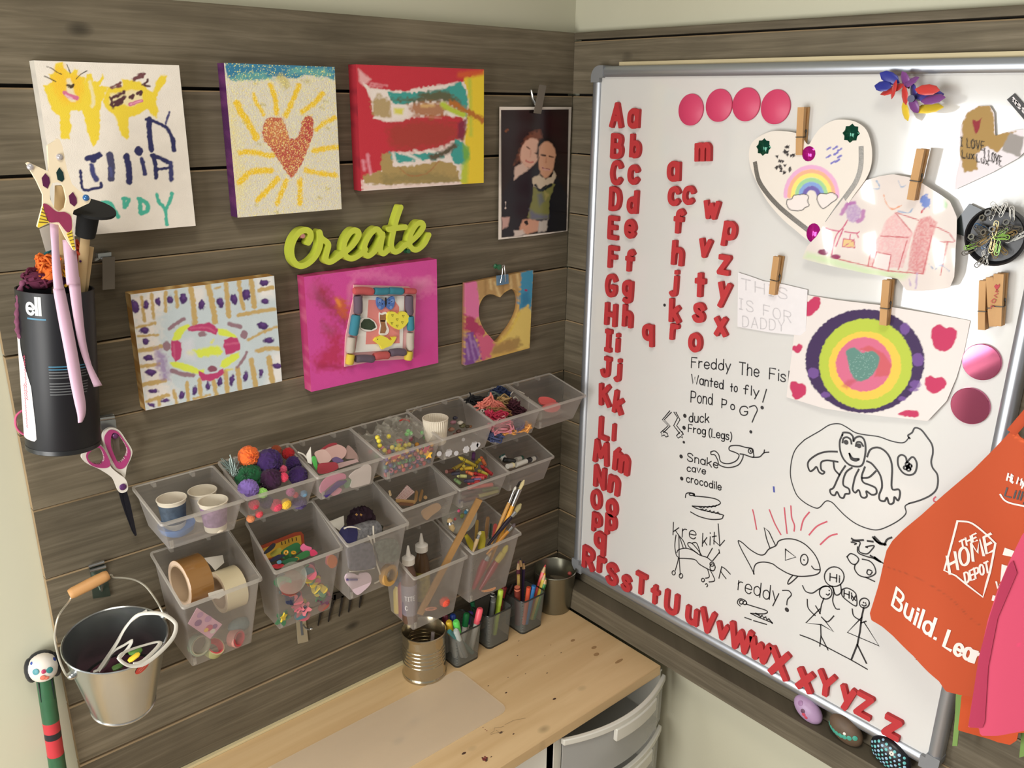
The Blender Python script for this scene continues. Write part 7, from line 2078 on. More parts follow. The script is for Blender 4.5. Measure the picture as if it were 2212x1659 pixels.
cutout('paper_sheet', 'white paper standing behind the tape rolls', cb4, '640,395 835,365 850,440 760,520 720,470', .040, mat('white_note', (216, 210, 198), .8), th=.0006, category='paper', smooth=False)
cutout('paper_flap', 'white paper flap over the front rim of the tape box', cb4, '690,745 840,700 860,760 800,800 700,790', .0985, MATS['white_note'], th=.0006, category='paper', smooth=False)
fr_ = tilted(yat(cb4, 655, 1040, .0925), 0, -.12)
m = MB()
m.slab(fr_, fr_.uvs(cb4(P('490,1050 580,890 830,1055 710,1200')), .001)[::-1], 0, .001, 0)
for x, y, r, mi in ((590, 1040, 34, 1), (610, 960, 30, 2), (690, 1000, 32, 2), (755, 1075, 26, 1), (700, 1090, 34, 3), (670, 1110, 22, 4), (735, 1120, 26, 5)):
 m.dot(fr_, *fr_.uv(*cb4([(x, y)])[0], .0013), r * .217 / 1500, .0013 + mi * .00005, mi)
tag(m.build('patterned_card', [mat('pink_card', (222, 170, 190), .6), mat('plum_print', (140, 90, 140), .6), mat('lilac_print', (190, 140, 180), .6), mat('rose_print', (196, 80, 110), .6), mat('yellow_print', (230, 190, 80), .6), MATS['white_note']]), 'pink flowered card at the front of the large tape box', 'card')
roll('small grey green tape ring lying against the tape box front', cb4, 600, 1255, .0835, .0145, .0115, .009, (.15, -1, .1), mat('sage_tape', (140, 150, 130), .5), mat('sage_tape2', (150, 160, 140), .5), core=(170, 164, 140))
roll('little red centred tape roll low in the tape box', cb4, 965, 1190, .079, .0120, .0085, .012, (.5, -1, .1), mat('mauve_tape', (170, 110, 110), .5), mat('mauve_tape2', (190, 130, 120), .5), core=(222, 70, 80))
roll('cream washi tape roll lying at the bottom of the tape box', cb4, 745, 1290, .078, .0130, .0095, .011, (.3, -.55, .75), mat('cream_tape', (214, 190, 150), .5), mat('olive_tape', (150, 150, 100), .5), core=(222, 200, 170))
tag(MB().ball(yat(cb4, 1000, 1060, .070), (.016, .010, .010), 0, 14, 9, fuzz=.05).build('teal_netting', mat('dusty_teal', (110, 124, 122), .9, var=.3, scale=300)), 'crumpled dusty teal netting under the clear tape roll', 'netting')
# ---- foam sticker box
at = BX['sticker']
u = cb4(P('1205,275 1560,140 1620,135 1650,260 1560,330 1300,390'))
fr_ = tilted(yat(cb4, 1430, 250, .030), 0, .35)
m = MB()
m.slab(fr_, fr_.uvs(cb4(P('1205,275 1545,140 1615,130 1640,160 1650,260 1580,340 1250,420')), .0014)[::-1], 0, .0014, 0)
m.slab(fr_, fr_.uvs(cb4(P('1235,300 1560,175 1610,165 1620,250 1560,320 1280,400')), .002)[::-1], .0014, .002, 1)
for x, y in ((1420, 235), (1455, 222), (1490, 210), (1525, 198), (1565, 190)):
 q = fr_.uvs(cb4([(x, y), (x + 5, y + 28)]), .0024)
 m.ribbon(fr_, q, .0012, .0024, 2)
tag(m.build('craft_kit_card', [mat('rust_card', (166, 66, 34), .5), mat('golden_card', (206, 160, 50), .5), MATS['black_paint']]), 'rust and yellow card standing at the back of the sticker box', 'card')
SC_ = [(('green', (44, 108, 60)), '1420,330 1500,270 1580,240 1620,300 1560,360 1450,400', .050, .7), (('leaf green', (54, 122, 66)), '1560,380 1660,320 1710,340 1680,380 1600,410', .066, .6), (('emerald', (34, 92, 56)), '1420,430 1520,390 1590,400 1500,460', .076, .6), (('olive yellow', (150, 142, 50)), '1320,340 1400,290 1420,330 1350,375 1320,370', .054, .6),
  (('black', (26, 26, 34)), '1250,340 1330,255 1362,255 1340,300 1270,350', .060, .3), (('dark navy', (30, 32, 56)), '1310,410 1390,360 1460,365 1400,400 1330,430', .068, .6), (('candy pink', (226, 110, 150)), '1610,290 1640,250 1665,270 1720,290 1700,330 1640,330', .060, .5), (('raspberry', (206, 56, 96)), '1710,320 1745,310 1780,350 1720,375', .072, .5), (('red', (176, 40, 50)), '1320,470 1400,450 1450,470 1380,500', .080, .5), (('sky', (80, 130, 150)), '1380,430 1410,415 1420,440 1390,455', .082, .3)]
GS = 'foam stickers in the large box'
for (nm, c_), pts_, off, pit in SC_:
 cutout('foam_sticker', nm + ' foam sticker on top of the sticker pile', cb4, pts_, off, c_, GS, pitch=pit, category='foam sticker')
for x, y in ((1465, 340), (1540, 340), (1570, 400)):
 bead('ring', (214, 160, 50), yat(cb4, x, y, .062 if x < 1560 else .074), 'golden ring sticker on the green foam', GS)
pal = [('green', (76, 128, 90)), ('brick', (150, 76, 62)), ('pink', (214, 120, 130)), ('teal', (76, 120, 130)), ('yellow', (214, 190, 80)), ('plum', (110, 66, 90)), ('orange', (216, 124, 70)), ('navy', (56, 62, 92)), ('rose', (200, 100, 116)), ('sage', (120, 146, 120))]
rs = random.Random(11)
idx = 0
for v_, n_ in ((.955, 34), (.90, 26)):
 for k_ in range(n_):
  nm, c_ = pal[(idx * 3 + idx // 7) % 10]
  u_, t__ = .08 + .84 * ((k_ * .618) % 1), .06 + .74 * ((k_ * .7549 + .13) % 1)
  q = at(u_, v_, t__)
  fr_ = tilted(q, rs.uniform(-.25, .25), rs.uniform(-.3, .2))
  R_ = rs.uniform(.0055, .0105)
  ph = rs.uniform(0, 6)
  kind = idx % 4
  n__ = 20
  rad_ = lambda a_: R_ * (1 + (.35 * math.sin(a_ * 5 + ph) if kind == 0 else .22 * math.sin(a_ * 2 + ph) if kind == 1 else .15 * math.sin(a_ * 3 + ph)))
  m = MB().slab(fr_, [(rad_(2 * math.pi * j / n__) * math.cos(2 * math.pi * j / n__), rad_(2 * math.pi * j / n__) * math.sin(2 * math.pi * j / n__)) for j in range(n__)], 0, .0016)
  tag(m.build('foam_sticker', mat('foam_%d_%d_%d' % c_, c_, .8)), nm + ' foam sticker seen through the sticker box wall', 'foam sticker', GS)
  idx += 1
t = tag(MB().lathe(yat(cb4, 1520, 590, .0875), (0.05, -1, .25), [(.001, 0), (.0215, 0), (.0225, .001), (.022, .003), (.001, .0035)], 32).build('round_tub_lid', film), 'round clear lid behind the front of the sticker box', 'lid')
tag(MB().lathe(yat(cb4, 1510, 640, .080), (0.05, -1, .25), [(.001, 0), (.0165, 0), (.018, .002), (.016, .004), (.001, .005)], 28).build('red_disc', mat('dark_red_disc', (130, 58, 56), .4)), 'dark red disc behind the round clear lid', 'disc')
bead('star', (232, 206, 70), yat(cb4, 1440, 985, .074), 'yellow star sticker low in the sticker box', GS)
# ---- knit box
tag(MB().ball(yat(cb5, 575, 430, .042), (.022, .016, .020), 0, 30, 20, fuzz=.16, smooth=False).build('yarn_wig', mat('dark_plum_yarn', (44, 24, 36), 1.0, var=.4, scale=200)), 'dark plum yarn ball at the back of the knit box', 'yarn')
for x, y in ((540, 380), (580, 382)):
 tag(MB().tube([yat(cb5, x - 8, y - 6, .058), yat(cb5, x + 8, y + 6, .060)], .0016, 6).build('gold_pin', mat('gold_pin_metal', (196, 150, 90), .3, .7)), 'small gold pin stuck in the dark plum yarn ball', 'pin', 'gold pins in the yarn')
cutout('white_card', 'white card standing in the knit box', cb5, '300,440 425,390 430,470 400,530 340,490', .055, mat('off_white_card', (206, 200, 186), .8), pitch=.2, th=.0008, category='card', smooth=False)
knit = mat('navy_white_knit', (120, 120, 122), .95, var=.95, scale=190, bump=.0008)
t = thing('knit_pouch', 'navy and white striped knit pouch in the large box', 'pouch')
q0, q1 = yat(cb5, 470, 580, .076), yat(cb5, 715, 500, .066)
MB().tube([q0 * .98 + q1 * .02, q0 * .8 + q1 * .2, q0 * .2 + q1 * .8, q1], [.013, .0155, .0155, .013], 18, flat=.9).build('knit_body', knit, t)
MB().tube([yat(cb5, 420, 560, .074), q0 * .9 + q1 * .1], [.012, .0158], 18).build('navy_cuff', mat('navy_knit', (38, 36, 76), .95), t)
cord = mat('white_string', (212, 204, 188), .8)
tag(MB().tube(cat([yat(cb5, *z, o_) for z, o_ in zip(P('425,505 480,490 540,500 600,535 640,570 665,600 690,700 700,760 735,860 755,930 745,970 700,995'), (.074, .077, .080, .083, .086, .089, .089, .087, .084, .082, .081, .080))], 5), .0013, 8).build('white_string', cord), 'white cord looping beside the knit pouch', 'cord')
tag(MB().tube(cat([yat(cb5, *z, o_) for z, o_ in zip(P('690,480 692,560 700,620 715,700 735,740'), (.082, .086, .089, .088, .086))], 5), .0013, 8).build('white_string', cord), 'white cord end hanging in front of the knit pouch', 'cord')
tag(MB().tube(cat([yat(cb5, *z, .0925) for z in P('480,890 560,880 640,868 700,858')], 5), .0012, 8).build('white_string', cord), 'white cord lying across the front of the knit box', 'cord')
grk = mat('grey_sparkle_knit', (96, 94, 104), .9, var=.9, scale=150, bump=.0008)
cutout('knit_scrap', 'grey knitted square seen through the front of the knit box', cb5, '470,680 660,640 690,700 705,850 500,880 470,800', .0905, grk, th=.004, category='cloth')
cutout('knit_scrap', 'grey green knitted piece seen through the front of the knit box', cb5, '715,640 880,600 930,700 900,790 760,810 730,740', .0895, mat('grey_green_knit', (112, 116, 104), .9, var=.85, scale=150, bump=.0008), th=.004, category='cloth')
cutout('foam_heart', 'pale lilac foam heart at the front of the knit box', cb5, '555,925 580,905 640,900 672,940 665,1000 610,1060 545,1100 490,1040 450,990 440,940 470,905 520,910', .0870, (214, 192, 202), th=.0025, category='foam heart')
cutout('violet_strip', 'thin violet strip across the foam heart', cb5, '450,955 550,955 552,970 450,972', .0905, (92, 80, 130), th=.001, category='strip', smooth=False)
roll('ochre ribbon roll at the lower end of the knit box', cb5, 825, 920, .082, .0165, .0085, .010, (.3, -1, .1), mat('ochre_ribbon', (206, 160, 84), .6), mat('ochre_ribbon2', (190, 146, 80), .6), name='ribbon_roll', core=(150, 120, 70))
tag(MB().ball(yat(cb5, 735, 510, .055), (.008, .007, .006), 0, 14, 9, fuzz=.2).build('dark_yarn_scrap', mat('olive_dark_yarn', (46, 48, 34), 1, var=.5, scale=300)), 'olive black yarn scrap beside the knit pouch', 'yarn')
# ---- craft stick box
def craft_stick(label, cv, p0, p1, off0, off1, w=.0052, c_=None):
 a_, b_ = yat(cv, *p0, off0), yat(cv, *p1, off1)
 d_ = (b_ - a_) / np.linalg.norm(b_ - a_)
 m_ = MB()
 s_ = np.cross(d_, V(0, 1, 0)); s_ /= np.linalg.norm(s_)
 n_ = np.cross(s_, d_)
 L__ = np.linalg.norm(b_ - a_)
 fr__ = Fr((0, 0, 0), (1, 0, 0), (0, 0, 1), (0, -1, 0)); fr__.o, fr__.e1, fr__.e2, fr__.n = a_, d_, s_, n_
 pl__ = [(w / 2 - w / 2 * math.sin(t * math.pi / 6), w / 2 * math.cos(t * math.pi / 6)) for t in range(7)] + [(L__ - w / 2 + w / 2 * math.sin(t * math.pi / 6), -w / 2 * math.cos(t * math.pi / 6)) for t in range(7)]
 m_.slab(fr__, pl__, 0, .0016)
 return tag(m_.build('craft_stick', c_ or popw), label, 'craft stick', 'craft sticks in the clear box')
tanw = mat('tan_stick', (176, 138, 88), .7, var=.12, scale=60)
craft_stick('upright tan craft stick, first of the pair in the stick box', cb2, (1275, 975), (1262, 1090), .040, .052, .0058, tanw)
craft_stick('upright tan craft stick, second of the pair in the stick box', cb2, (1335, 965), (1305, 1085), .036, .050, .0058, tanw)
craft_stick('craft stick lying across the bottom of the stick box', cb2, (1050, 1080), (1260, 1100), .060, .066, .0056, tanw)
craft_stick('short tan craft stick leaning at the side of the stick box', cb2, (1350, 1030), (1375, 1062), .050, .054, .0056, tanw)
craft_stick('dark craft stick lying behind the gingham cloth', cb2, (1085, 1115), (1240, 1125), .066, .070, .0044, mat('brown_stick', (110, 74, 50), .7))
craft_stick('pale bent stick standing at the end of the stick box', cb2, (985, 970), (1000, 1030), .050, .056, .0030)
cutout('wood_oval', 'tan wooden oval behind the front wall of the stick box', cb2, '1330,1200 1400,1150 1490,1110 1525,1140 1510,1180 1430,1240 1380,1285 1345,1260', .0710, (196, 158, 116), th=.003, category='wood piece')
gh = bpy.data.materials.new('red_gingham')
nt, N, Lk, b = nodes(gh)
tc = N.new('ShaderNodeTexCoord')
mp = N.new('ShaderNodeMapping'); mp.inputs['Rotation'].default_value = (0, .9, 0)
ck = N.new('ShaderNodeTexBrick')
ck.offset = 0
for k_, v_ in (('Scale', 1.0), ('Mortar Size', .00055), ('Brick Width', .0021), ('Row Height', .0021)):
 ck.inputs[k_].default_value = v_
ck.inputs['Color1'].default_value = ck.inputs['Color2'].default_value = (*srgb(160, 60, 70), 1)
ck.inputs['Mortar'].default_value = (*srgb(222, 200, 190), 1)
sw = N.new('ShaderNodeSeparateXYZ'); cbn = N.new('ShaderNodeCombineXYZ')
Lk.new(tc.outputs['Object'], mp.inputs[0]); Lk.new(mp.outputs[0], sw.inputs[0]); Lk.new(sw.outputs[0], cbn.inputs[0]); Lk.new(sw.outputs[2], cbn.inputs[1]); Lk.new(cbn.outputs[0], ck.inputs['Vector']); Lk.new(ck.outputs[0], b.inputs['Base Color'])
b.inputs['Roughness'].default_value = .8
cutout('gingham_scrap', 'red and white gingham cloth square in the stick box', cb2, '1050,1060 1170,918 1250,990 1150,1075 1080,1085', .046, gh, pitch=.3, th=.0015, category='cloth', smooth=False)
# ---- crayons
CR = [((640, 1010), (830, 1115), .040, (206, 184, 60), 'olive yellow crayon lying high on the pile'), ((700, 1075), (580, 1140), .042, (176, 150, 60), 'dull yellow crayon at the back of the pile'), ((650, 1140), (790, 1125), .052, (216, 180, 50), 'golden crayon across the middle'), ((870, 1005), (920, 1100), .038, (216, 110, 60), 'orange crayon standing at the back'), ((870, 1100), (990, 1195), .052, (186, 50, 54), 'red crayon slanting down the side'), ((800, 960), (790, 1040), .026, (96, 50, 100), 'purple crayon standing at the back'),
  ((600, 1150), (510, 1165), .048, (120, 70, 60), 'brown crayon at the end of the pile'), ((710, 1165), (790, 1195), .060, (230, 120, 70), 'orange crayon in the front of the pile'), ((790, 1180), (930, 1220), .062, (190, 44, 50), 'crimson crayon in the front of the pile'), ((620, 1210), (720, 1215), .062, (190, 190, 120), 'pale yellow green crayon in the front'), ((690, 1265), (800, 1260), .070, (64, 60, 84), 'slate crayon lowest in the front'), ((770, 1235), (900, 1230), .068, (214, 90, 90), 'coral crayon by the front wall'),
  ((770, 1255), (870, 1250), .070, (130, 110, 160), 'lilac crayon by the front wall'), ((840, 1150), (940, 1200), .056, (206, 190, 70), 'lime yellow crayon beside the red one'), ((590, 1240), (660, 1290), .070, (96, 120, 70), 'green crayon at the front corner'), ((800, 1150), (690, 1110), .046, (180, 160, 60), 'mustard crayon under the golden one'), ((820, 1080), (860, 1040), .034, (200, 176, 50), 'short yellow crayon at the back'), ((560, 1190), (650, 1180), .056, (50, 46, 60), 'black crayon at the end of the pile'), ((730, 1290), (860, 1270), .073, (170, 50, 50), 'dark red crayon under the front rim')]
m_lab = mat('crayon_band', (40, 36, 34), .6)
for p0, p1, off, c_, lb in CR:
 a_, b_ = yat(cb3, *p0, off), yat(cb3, *p1, off + .008)
 t = thing('crayon', lb + ' of crayons', 'crayon', group='crayons in the clear box')
 f = lambda q_: a_ + (b_ - a_) * q_
 mc = mat('crayon_%d_%d_%d' % c_, c_, .55)
 MB().tube([f(.12), f(1)], .0031, 10).build('wrapper', mc, t)
 MB().tube([f(0), f(.13)], [.0014, .0027], 10).build('crayon_tip', mc, t)
 for q_ in (.2, .28, .9):
  MB().tube([f(q_), f(q_ + .03)], .0033, 10, cap=False).build('band', m_lab, t)
for k_, (p0, p1, c_, lb) in enumerate((((740, 1335), (990, 1300), (214, 110, 100), 'coral crayon seen through the front wall'), ((860, 1420), (1050, 1370), (176, 170, 110), 'pale olive crayon seen through the front wall'), ((680, 1400), (800, 1370), (110, 84, 80), 'brown crayon seen through the front wall'), ((700, 1460), (840, 1430), (120, 90, 80), 'taupe crayon low behind the front wall'), ((900, 1360), (1050, 1340), (130, 150, 100), 'green crayon low behind the front wall'), ((640, 1480), (760, 1470), (86, 76, 96), 'grey violet crayon low behind the front wall'))):
 tag(MB().tube([yat(cb3, *p0, .0735 - .002 * k_), yat(cb3, *p1, .0735 - .002 * k_)], .0031, 10).build('crayon', mat('crayon_%d_%d_%d' % c_, c_, .55)), lb + ' of the crayon box', 'crayon', 'crayons in the clear box')
# ---- white markers
for p0, p1, o0, o1, cap_, lb in (((1090, 990), (1120, 1040), .040, .046, (16, 70, 60), 'white marker with dark green cap pointing outward'), ((1310, 1020), (1240, 1040), .046, .050, (30, 90, 70), 'white marker with green end near the middle'), ((1400, 1035), (1240, 1095), .060, .066, (24, 22, 24), 'white marker with black cap lying in the front'), ((1450, 1020), (1400, 1040), .048, .052, (90, 86, 84), 'grey marker end at the side'), ((1215, 1095), (1150, 1110), .066, .068, (226, 216, 170), 'white marker with cream end at the front rim'), ((1110, 1040), (1230, 1060), .050, .056, (24, 26, 24), 'black marker lying across the bottom')):
 a_, b_ = yat(cb3, *p0, o0), yat(cb3, *p1, o1)
 t = thing('whiteboard_marker', lb + ' of the white marker box', 'marker', group='whiteboard markers in the clear box')
 r0 = .0060 if 'outward' in lb else .0046
 MB().tube([a_ * .72 + b_ * .28, b_], r0 * .95, 14).build('barrel', colour((210, 208, 198) if 'black marker' not in lb else (40, 42, 40)), t)
 MB().tube([a_, a_ * .95 + b_ * .05, a_ * .68 + b_ * .32], [r0 * .8, r0, r0], 14).build('cap', colour(cap_), t)
# ---- glue box
def bottle(label, x, ytop, ycap, ybody, off, r, c_body, c_label, z_bottom):
 tipc, capc = yat(cb6, x[0], ytop, off), yat(cb6, x[1], ycap, off)
 t__ = thing('glue_bottle', label, 'bottle')
 ce_ = V(capc[0], capc[1], z_bottom)
 hh = capc[2] - z_bottom
 MB().lathe(ce_, (0, 0, 1), [(.001, 0), (r * .92, 0), (r, .004), (r, hh * .70), (r * .86, hh * .84), (r * .62, hh * .93), (r * .6, hh)], 28, caps=(True, True)).build('bottle_body', c_body, t__)
 MB().lathe(ce_, (0, 0, 1), [(r + .0003, hh * .15), (r + .0003, hh * .66)], 28).build('bottle_label', c_label, t__)
 cp = MB().lathe(ce_ + V(0, 0, hh - .001), (0, 0, 1), [(.001, 0), (r * .80, 0), (r * .82, .010), (r * .6, .0125), (r * .34, .0135), (r * .26, .020), (r * .12, .031), (.0003, .0315)], 24).build('nozzle_cap', whp, t__)
 return t__, ce_, hh, r
bot_z = ZT - .9068
bottle('brown glue bottle with pale nozzle standing at the back of the glue box', (245, 255), 510, 605, 0, .040, .0128, mat('brown_bottle', (84, 62, 40), .35), mat('yellow_black_label', (150, 134, 60), .5, var=.7, scale=120), bot_z)
b2_ = bottle('brown glue bottle with white nozzle at the front of the glue box', (150, 153), 615, 705, 0, .060, .0125, mat('dark_brown_bottle', (96, 70, 56), .35), mat('grey_violet_label', (120, 110, 118), .5, var=.2, scale=90), bot_z)
bc_ = Cyl(b2_[1], b2_[1] + V(0, 0, b2_[2]), b2_[3], CAM)
m = MB()
for s_, z_ in (('TITE', .42), ('C', .26)):
 q_s, wd = text_strokes(s_, .3)
 for q in q_s:
  m.ribbon(bc_, [(-.007 + x * .0052, b2_[2] * z_ + y * .0075) for x, y in q], .0013, .0008, 0)
m.build('label_print', mat('pale_print', (226, 222, 220), .5), b2_[0])
for x, y, r, h_, c_, lb in ((25, 1020, .0085, .040, (214, 190, 90), 'yellow paint bottle seen through the side of the glue box'), (65, 1000, .0080, .055, (150, 60, 60), 'red paint bottle seen through the side of the glue box')):
 q = yat(cb6, x, y, .040 if x > 40 else .026)
 q[0] = max(q[0], BX['glue'](0, .5, .2)[0] + r + .004)
 t = thing('paint_bottle', lb, 'bottle')
 MB().lathe(V(q[0], q[1], bot_z), (0, 0, 1), [(.001, 0), (r, 0), (r, h_), (r * .6, h_ + .006), (r * .6, h_ + .012), (.001, h_ + .012)], 20).build('bottle_body', colour(c_), t)
 MB().lathe(V(q[0], q[1], bot_z + h_ + .010), (0, 0, 1), [(.001, 0), (r * .7, 0), (r * .7, .009), (.001, .010)], 20).build('bottle_cap', mat('cap_dark_blue', (50, 56, 80), .4), t)
pom(cb6, 435, 1010, 48, .083, (226, 84, 60), 'orange red pom pom low in the glue box', .277)
tag(MB().tube(cat([yat(cb6, *z, .084) for z in P('285,1070 320,1055 370,1060 340,1072 290,1074')], 5), .0012, 6).build('peach_band', colour((222, 150, 120))), 'peach rubber band low in the glue box', 'band')
# ruler like wooden slat standing in the glue box
a_, b_ = yat(cb6, 705, 210, .112), yat(cb6, 240, 1105, .074)
d_ = (b_ - a_) / np.linalg.norm(b_ - a_)
s_ = np.cross(d_, V(.55, 1, 0)); s_ /= np.linalg.norm(s_)
n_ = np.cross(s_, d_)
slat = mat('raw_slat_wood', (150, 112, 64), .7, var=.2, scale=80)
m = MB()
q_ = lambda p_, w_, h_: p_ + s_ * w_ + n_ * h_
m.hexa([q_(a_, -.0052, -.002), q_(a_, .0052, -.002), q_(a_, .0052, .002), q_(a_, -.0052, .002)], [q_(b_, -.0052, -.002), q_(b_, .0052, -.002), q_(b_, .0052, .002), q_(b_, -.0052, .002)])
tag(m.build('wooden_slat', slat), 'long wooden slat leaning out of the glue box', 'slat')
# ---- brush box
def brush(label, tip, ferr0, ferr1, end, o0, o1, c_handle, c_brist, r=.0032, w=.0042, c_ferr=None):
 """tip, start and end of ferrule, lower end as seen; o0/o1 distances from the wall at tip and end"""
 pts_ = [tip, ferr0, ferr1, end]
 L0 = math.hypot(end[0] - tip[0], end[1] - tip[1])
 q = [yat(cb6, *z, o0 + (o1 - o0) * math.hypot(z[0] - tip[0], z[1] - tip[1]) / L0) for z in pts_]
 t__ = thing('paint_brush', label, 'brush', group='paint brushes in the clear box')
 MB().tube([q[0], q[0] * .6 + q[1] * .4, q[1]], [w * .3, w, w * .8], 10, flat=.6).build('bristles', c_brist, t__)
 MB().tube([q[1], q[2]], [w * .85, r], 12).build('ferrule', c_ferr or steel, t__)
 MB().tube([q[2], q[2] * .7 + q[3] * .3, q[3]], [r, r * 1.15, r * .55], 10).build('handle', c_handle, t__)
 return t__
yh, dh, rh, nw = mat('yellow_handle', (222, 160, 50), .35), mat('dark_handle', (34, 26, 40), .3), mat('red_handle', (150, 44, 54), .35), mat('natural_handle', (200, 150, 80), .45)
br_w, br_d = mat('cream_bristle', (206, 190, 140), .8, var=.15, scale=200), mat('dark_bristle', (40, 34, 34), .8)
brush('round brush with cream tip and yellow handle, tallest in the brush box', (1055, 60), (1020, 130), (965, 260), (760, 760), .098, .070, yh, br_w, .0036, .0046)
brush('flat brush with white ferrule and natural handle in the brush box', (990, 112), (975, 140), (938, 235), (800, 560), .092, .075, nw, mat('white_bristle', (226, 222, 210), .7), .0030, .0030)
brush('dark bristled brush behind the cream tipped one', (1030, 68), (1005, 110), (985, 170), (850, 560), .086, .066, dh, br_d, .0028, .0040)
brush('wide beige brush with dark handle leaning out of the brush box', (1030, 245), (985, 310), (955, 345), (770, 570), .094, .084, dh, mat('beige_bristle', (160, 148, 104), .8, var=.2, scale=200), .0034, .0060)
brush('brush with burnt orange handle lying low in the brush box', (985, 400), (960, 425), (930, 460), (760, 640), .094, .086, mat('orange_handle', (190, 130, 50), .4), mat('grey_bristle', (96, 84, 84), .8), .0028, .004)
brush('yellow bristled brush with red handle upside against the box front', (925, 570), (890, 630), (840, 695), (708, 915), .086, .070, rh, mat('yellow_bristle', (196, 180, 70), .8), .0056, .0070, mat('yellow_ferrule', (190, 170, 70), .4))
brush('red handled brush beside the yellow bristled one', (790, 610), (775, 650), (755, 680), (660, 905), .084, .068, rh, mat('tan_bristle', (180, 150, 110), .8), .0062, .0050)
brush('short natural brush standing at the front rim of the brush box', (715, 460), (700, 490), (690, 520), (655, 620), .084, .090, popw, mat('pale_bristle', (206, 196, 160), .8), .0030, .0034)
for x0, y0, x1, y1, o_, c_, lb, w in ((690, 370, 680, 560, .050, (160, 130, 60), 'olive yellow craft stick standing in the brush box', .006), (775, 345, 755, 520, .050, (150, 116, 76), 'tan craft stick standing in the brush box', .007), (800, 400, 790, 520, .046, (40, 70, 56), 'dark green craft stick standing in the brush box', .004), (835, 400, 820, 520, .060, (206, 90, 84), 'coral craft stick standing in the brush box', .008)):
 craft_stick(lb, cb6, (x0, y0), (x1, y1), o_, o_ + .01, w, colour(c_, .7))
for x0, y0, x1, y1, c_, lb in ((600, 490, 660, 600, (176, 160, 40), 'olive yellow sponge brush lying in the brush box'), (730, 460, 720, 600, (170, 156, 44), 'mustard sponge brush standing in the brush box')):
 tag(MB().tube([yat(cb6, x0, y0, .068), yat(cb6, (x0 + x1) / 2, (y0 + y1) / 2, .074), yat(cb6, x1, y1, .08)], [.004, .0068, .006], 10, flat=.7).build('sponge_brush', colour(c_, .9)), lb, 'brush')
tag(MB().tube(cat([yat(cb6, *z, .088) for z in P('725,925 780,915 830,900 800,920 740,930')], 5), .0013, 6).build('tan_ring', colour((206, 150, 110))), 'tan rubber ring low in the brush box', 'ring')
# clear bag of coloured bits behind the brush box
film_p = BX['brush']
t = tag(MB().lathe(yat(cb6, 545, 330, .040), V(-.25, -1, .35), [(.001, 0), (.030, 0), (.032, .002), (.031, .006), (.001, .008)], 32).build('round_clear_tub', film), 'round clear tub lid standing at the end of the brush box', 'lid')
for x, y, r, c_, lb in ((545, 300, 16, (222, 90, 130), 'pink'), (515, 365, 14, (200, 90, 100), 'rose'), (570, 340, 22, (120, 130, 60), 'olive'), (600, 310, 20, (50, 120, 150), 'blue'), (610, 295, 14, (200, 206, 200), 'white')):
 q = yat(cb6, x, y, .055)
 tag(MB().ball(q, (r * .277 / 1450, .002, r * .277 / 1450), 0, 10, 7).build('foil_scrap', colour(c_)), lb + ' scrap in front of the round clear tub lid', 'scrap', 'coloured scraps by the brush box')
brush('straw coloured brush head down at the end of the brush box', (500, 460), (480, 400), (475, 385), (470, 360), .064, .060, popw, mat('straw_bristle', (176, 150, 104), .9, var=.3, scale=300), .0045, .0070)
# ================================================================== things on the whiteboard and the wall beside it
cH, cJ, cU = crop(1580, 140, .31349), crop(1580, 560, .28571), crop(1860, 880, .46933)
class Warp:
 def __init__(s, fr, f):
  s.fr, s.f = fr, f
 def p(s, a, b, c=0.0):
  return s.fr.p(a, b, c + s.f(a, b))
 def uv(s, px, py, c=0.0):
  return s.fr.uv(px, py, c + s.f.mid)
 def uvs(s, pts, c=0.0):
  return [s.uv(x, y, c) for x, y in pts]
def warp(f, mid, fr=WR):
 f.mid = mid
 return Warp(fr, f)
def painted_cut(name, label, category, cv, k, outline, c, base, fn, m_, smooth=False, res=.0011, f=None, mid=0.0, th=.0006, holes=()):
 fr = warp(f, mid) if f else WR
 m_0 = MB()
 cut_solid(m_0, fr, fr.uvs(cv(P(outline)), c), [fr.uvs(cv(P(h)), c) for h in holes], c - th, c, smooth=smooth, res=res)
 p_ = PP(np.array(m_0.v), base)
 p_.cv, p_.k = cv, k
 if fn:
  fn(p_)
 m_0.col = np.concatenate([p_.c, np.ones((len(p_.c), 1))], 1)
 o_ = m_0.build(name, m_)
 for q_ in o_.data.polygons:
  q_.use_smooth = True
 return tag(o_, label, category) if label else o_
pap, gls = attr_mat('painted_paper', .75), attr_mat('laminated_paper', .12, coat=.6)
for x, y, rx, ry, lb in ((622, 265, 67, 86, 'first matte pink disc magnet, nearest the corner'), (772, 242, 70, 89, 'second matte pink disc magnet of the row'), (918, 237, 74, 91, 'third matte pink disc magnet, highest of the row'), (1075, 250, 81, 94, 'fourth matte pink disc magnet, nearest the clothespin')):
 a_, b_ = WR.uv(*cA([(x, y)])[0], BC + .003)
 r_ = abs(WR.uv(*cA([(x, y - ry)])[0], BC + .003)[1] - b_)
 tag(MB().lathe(WR.p(a_, b_, BC + .0002), WR.n, [(.001, 0), (r_, 0), (r_, .0022), (r_ - .001, .003), (.001, .003)], 40).build('disc_magnet', mat('raspberry_plastic', (206, 64, 104), .45)), lb, 'magnet', 'pink disc magnets on the whiteboard')
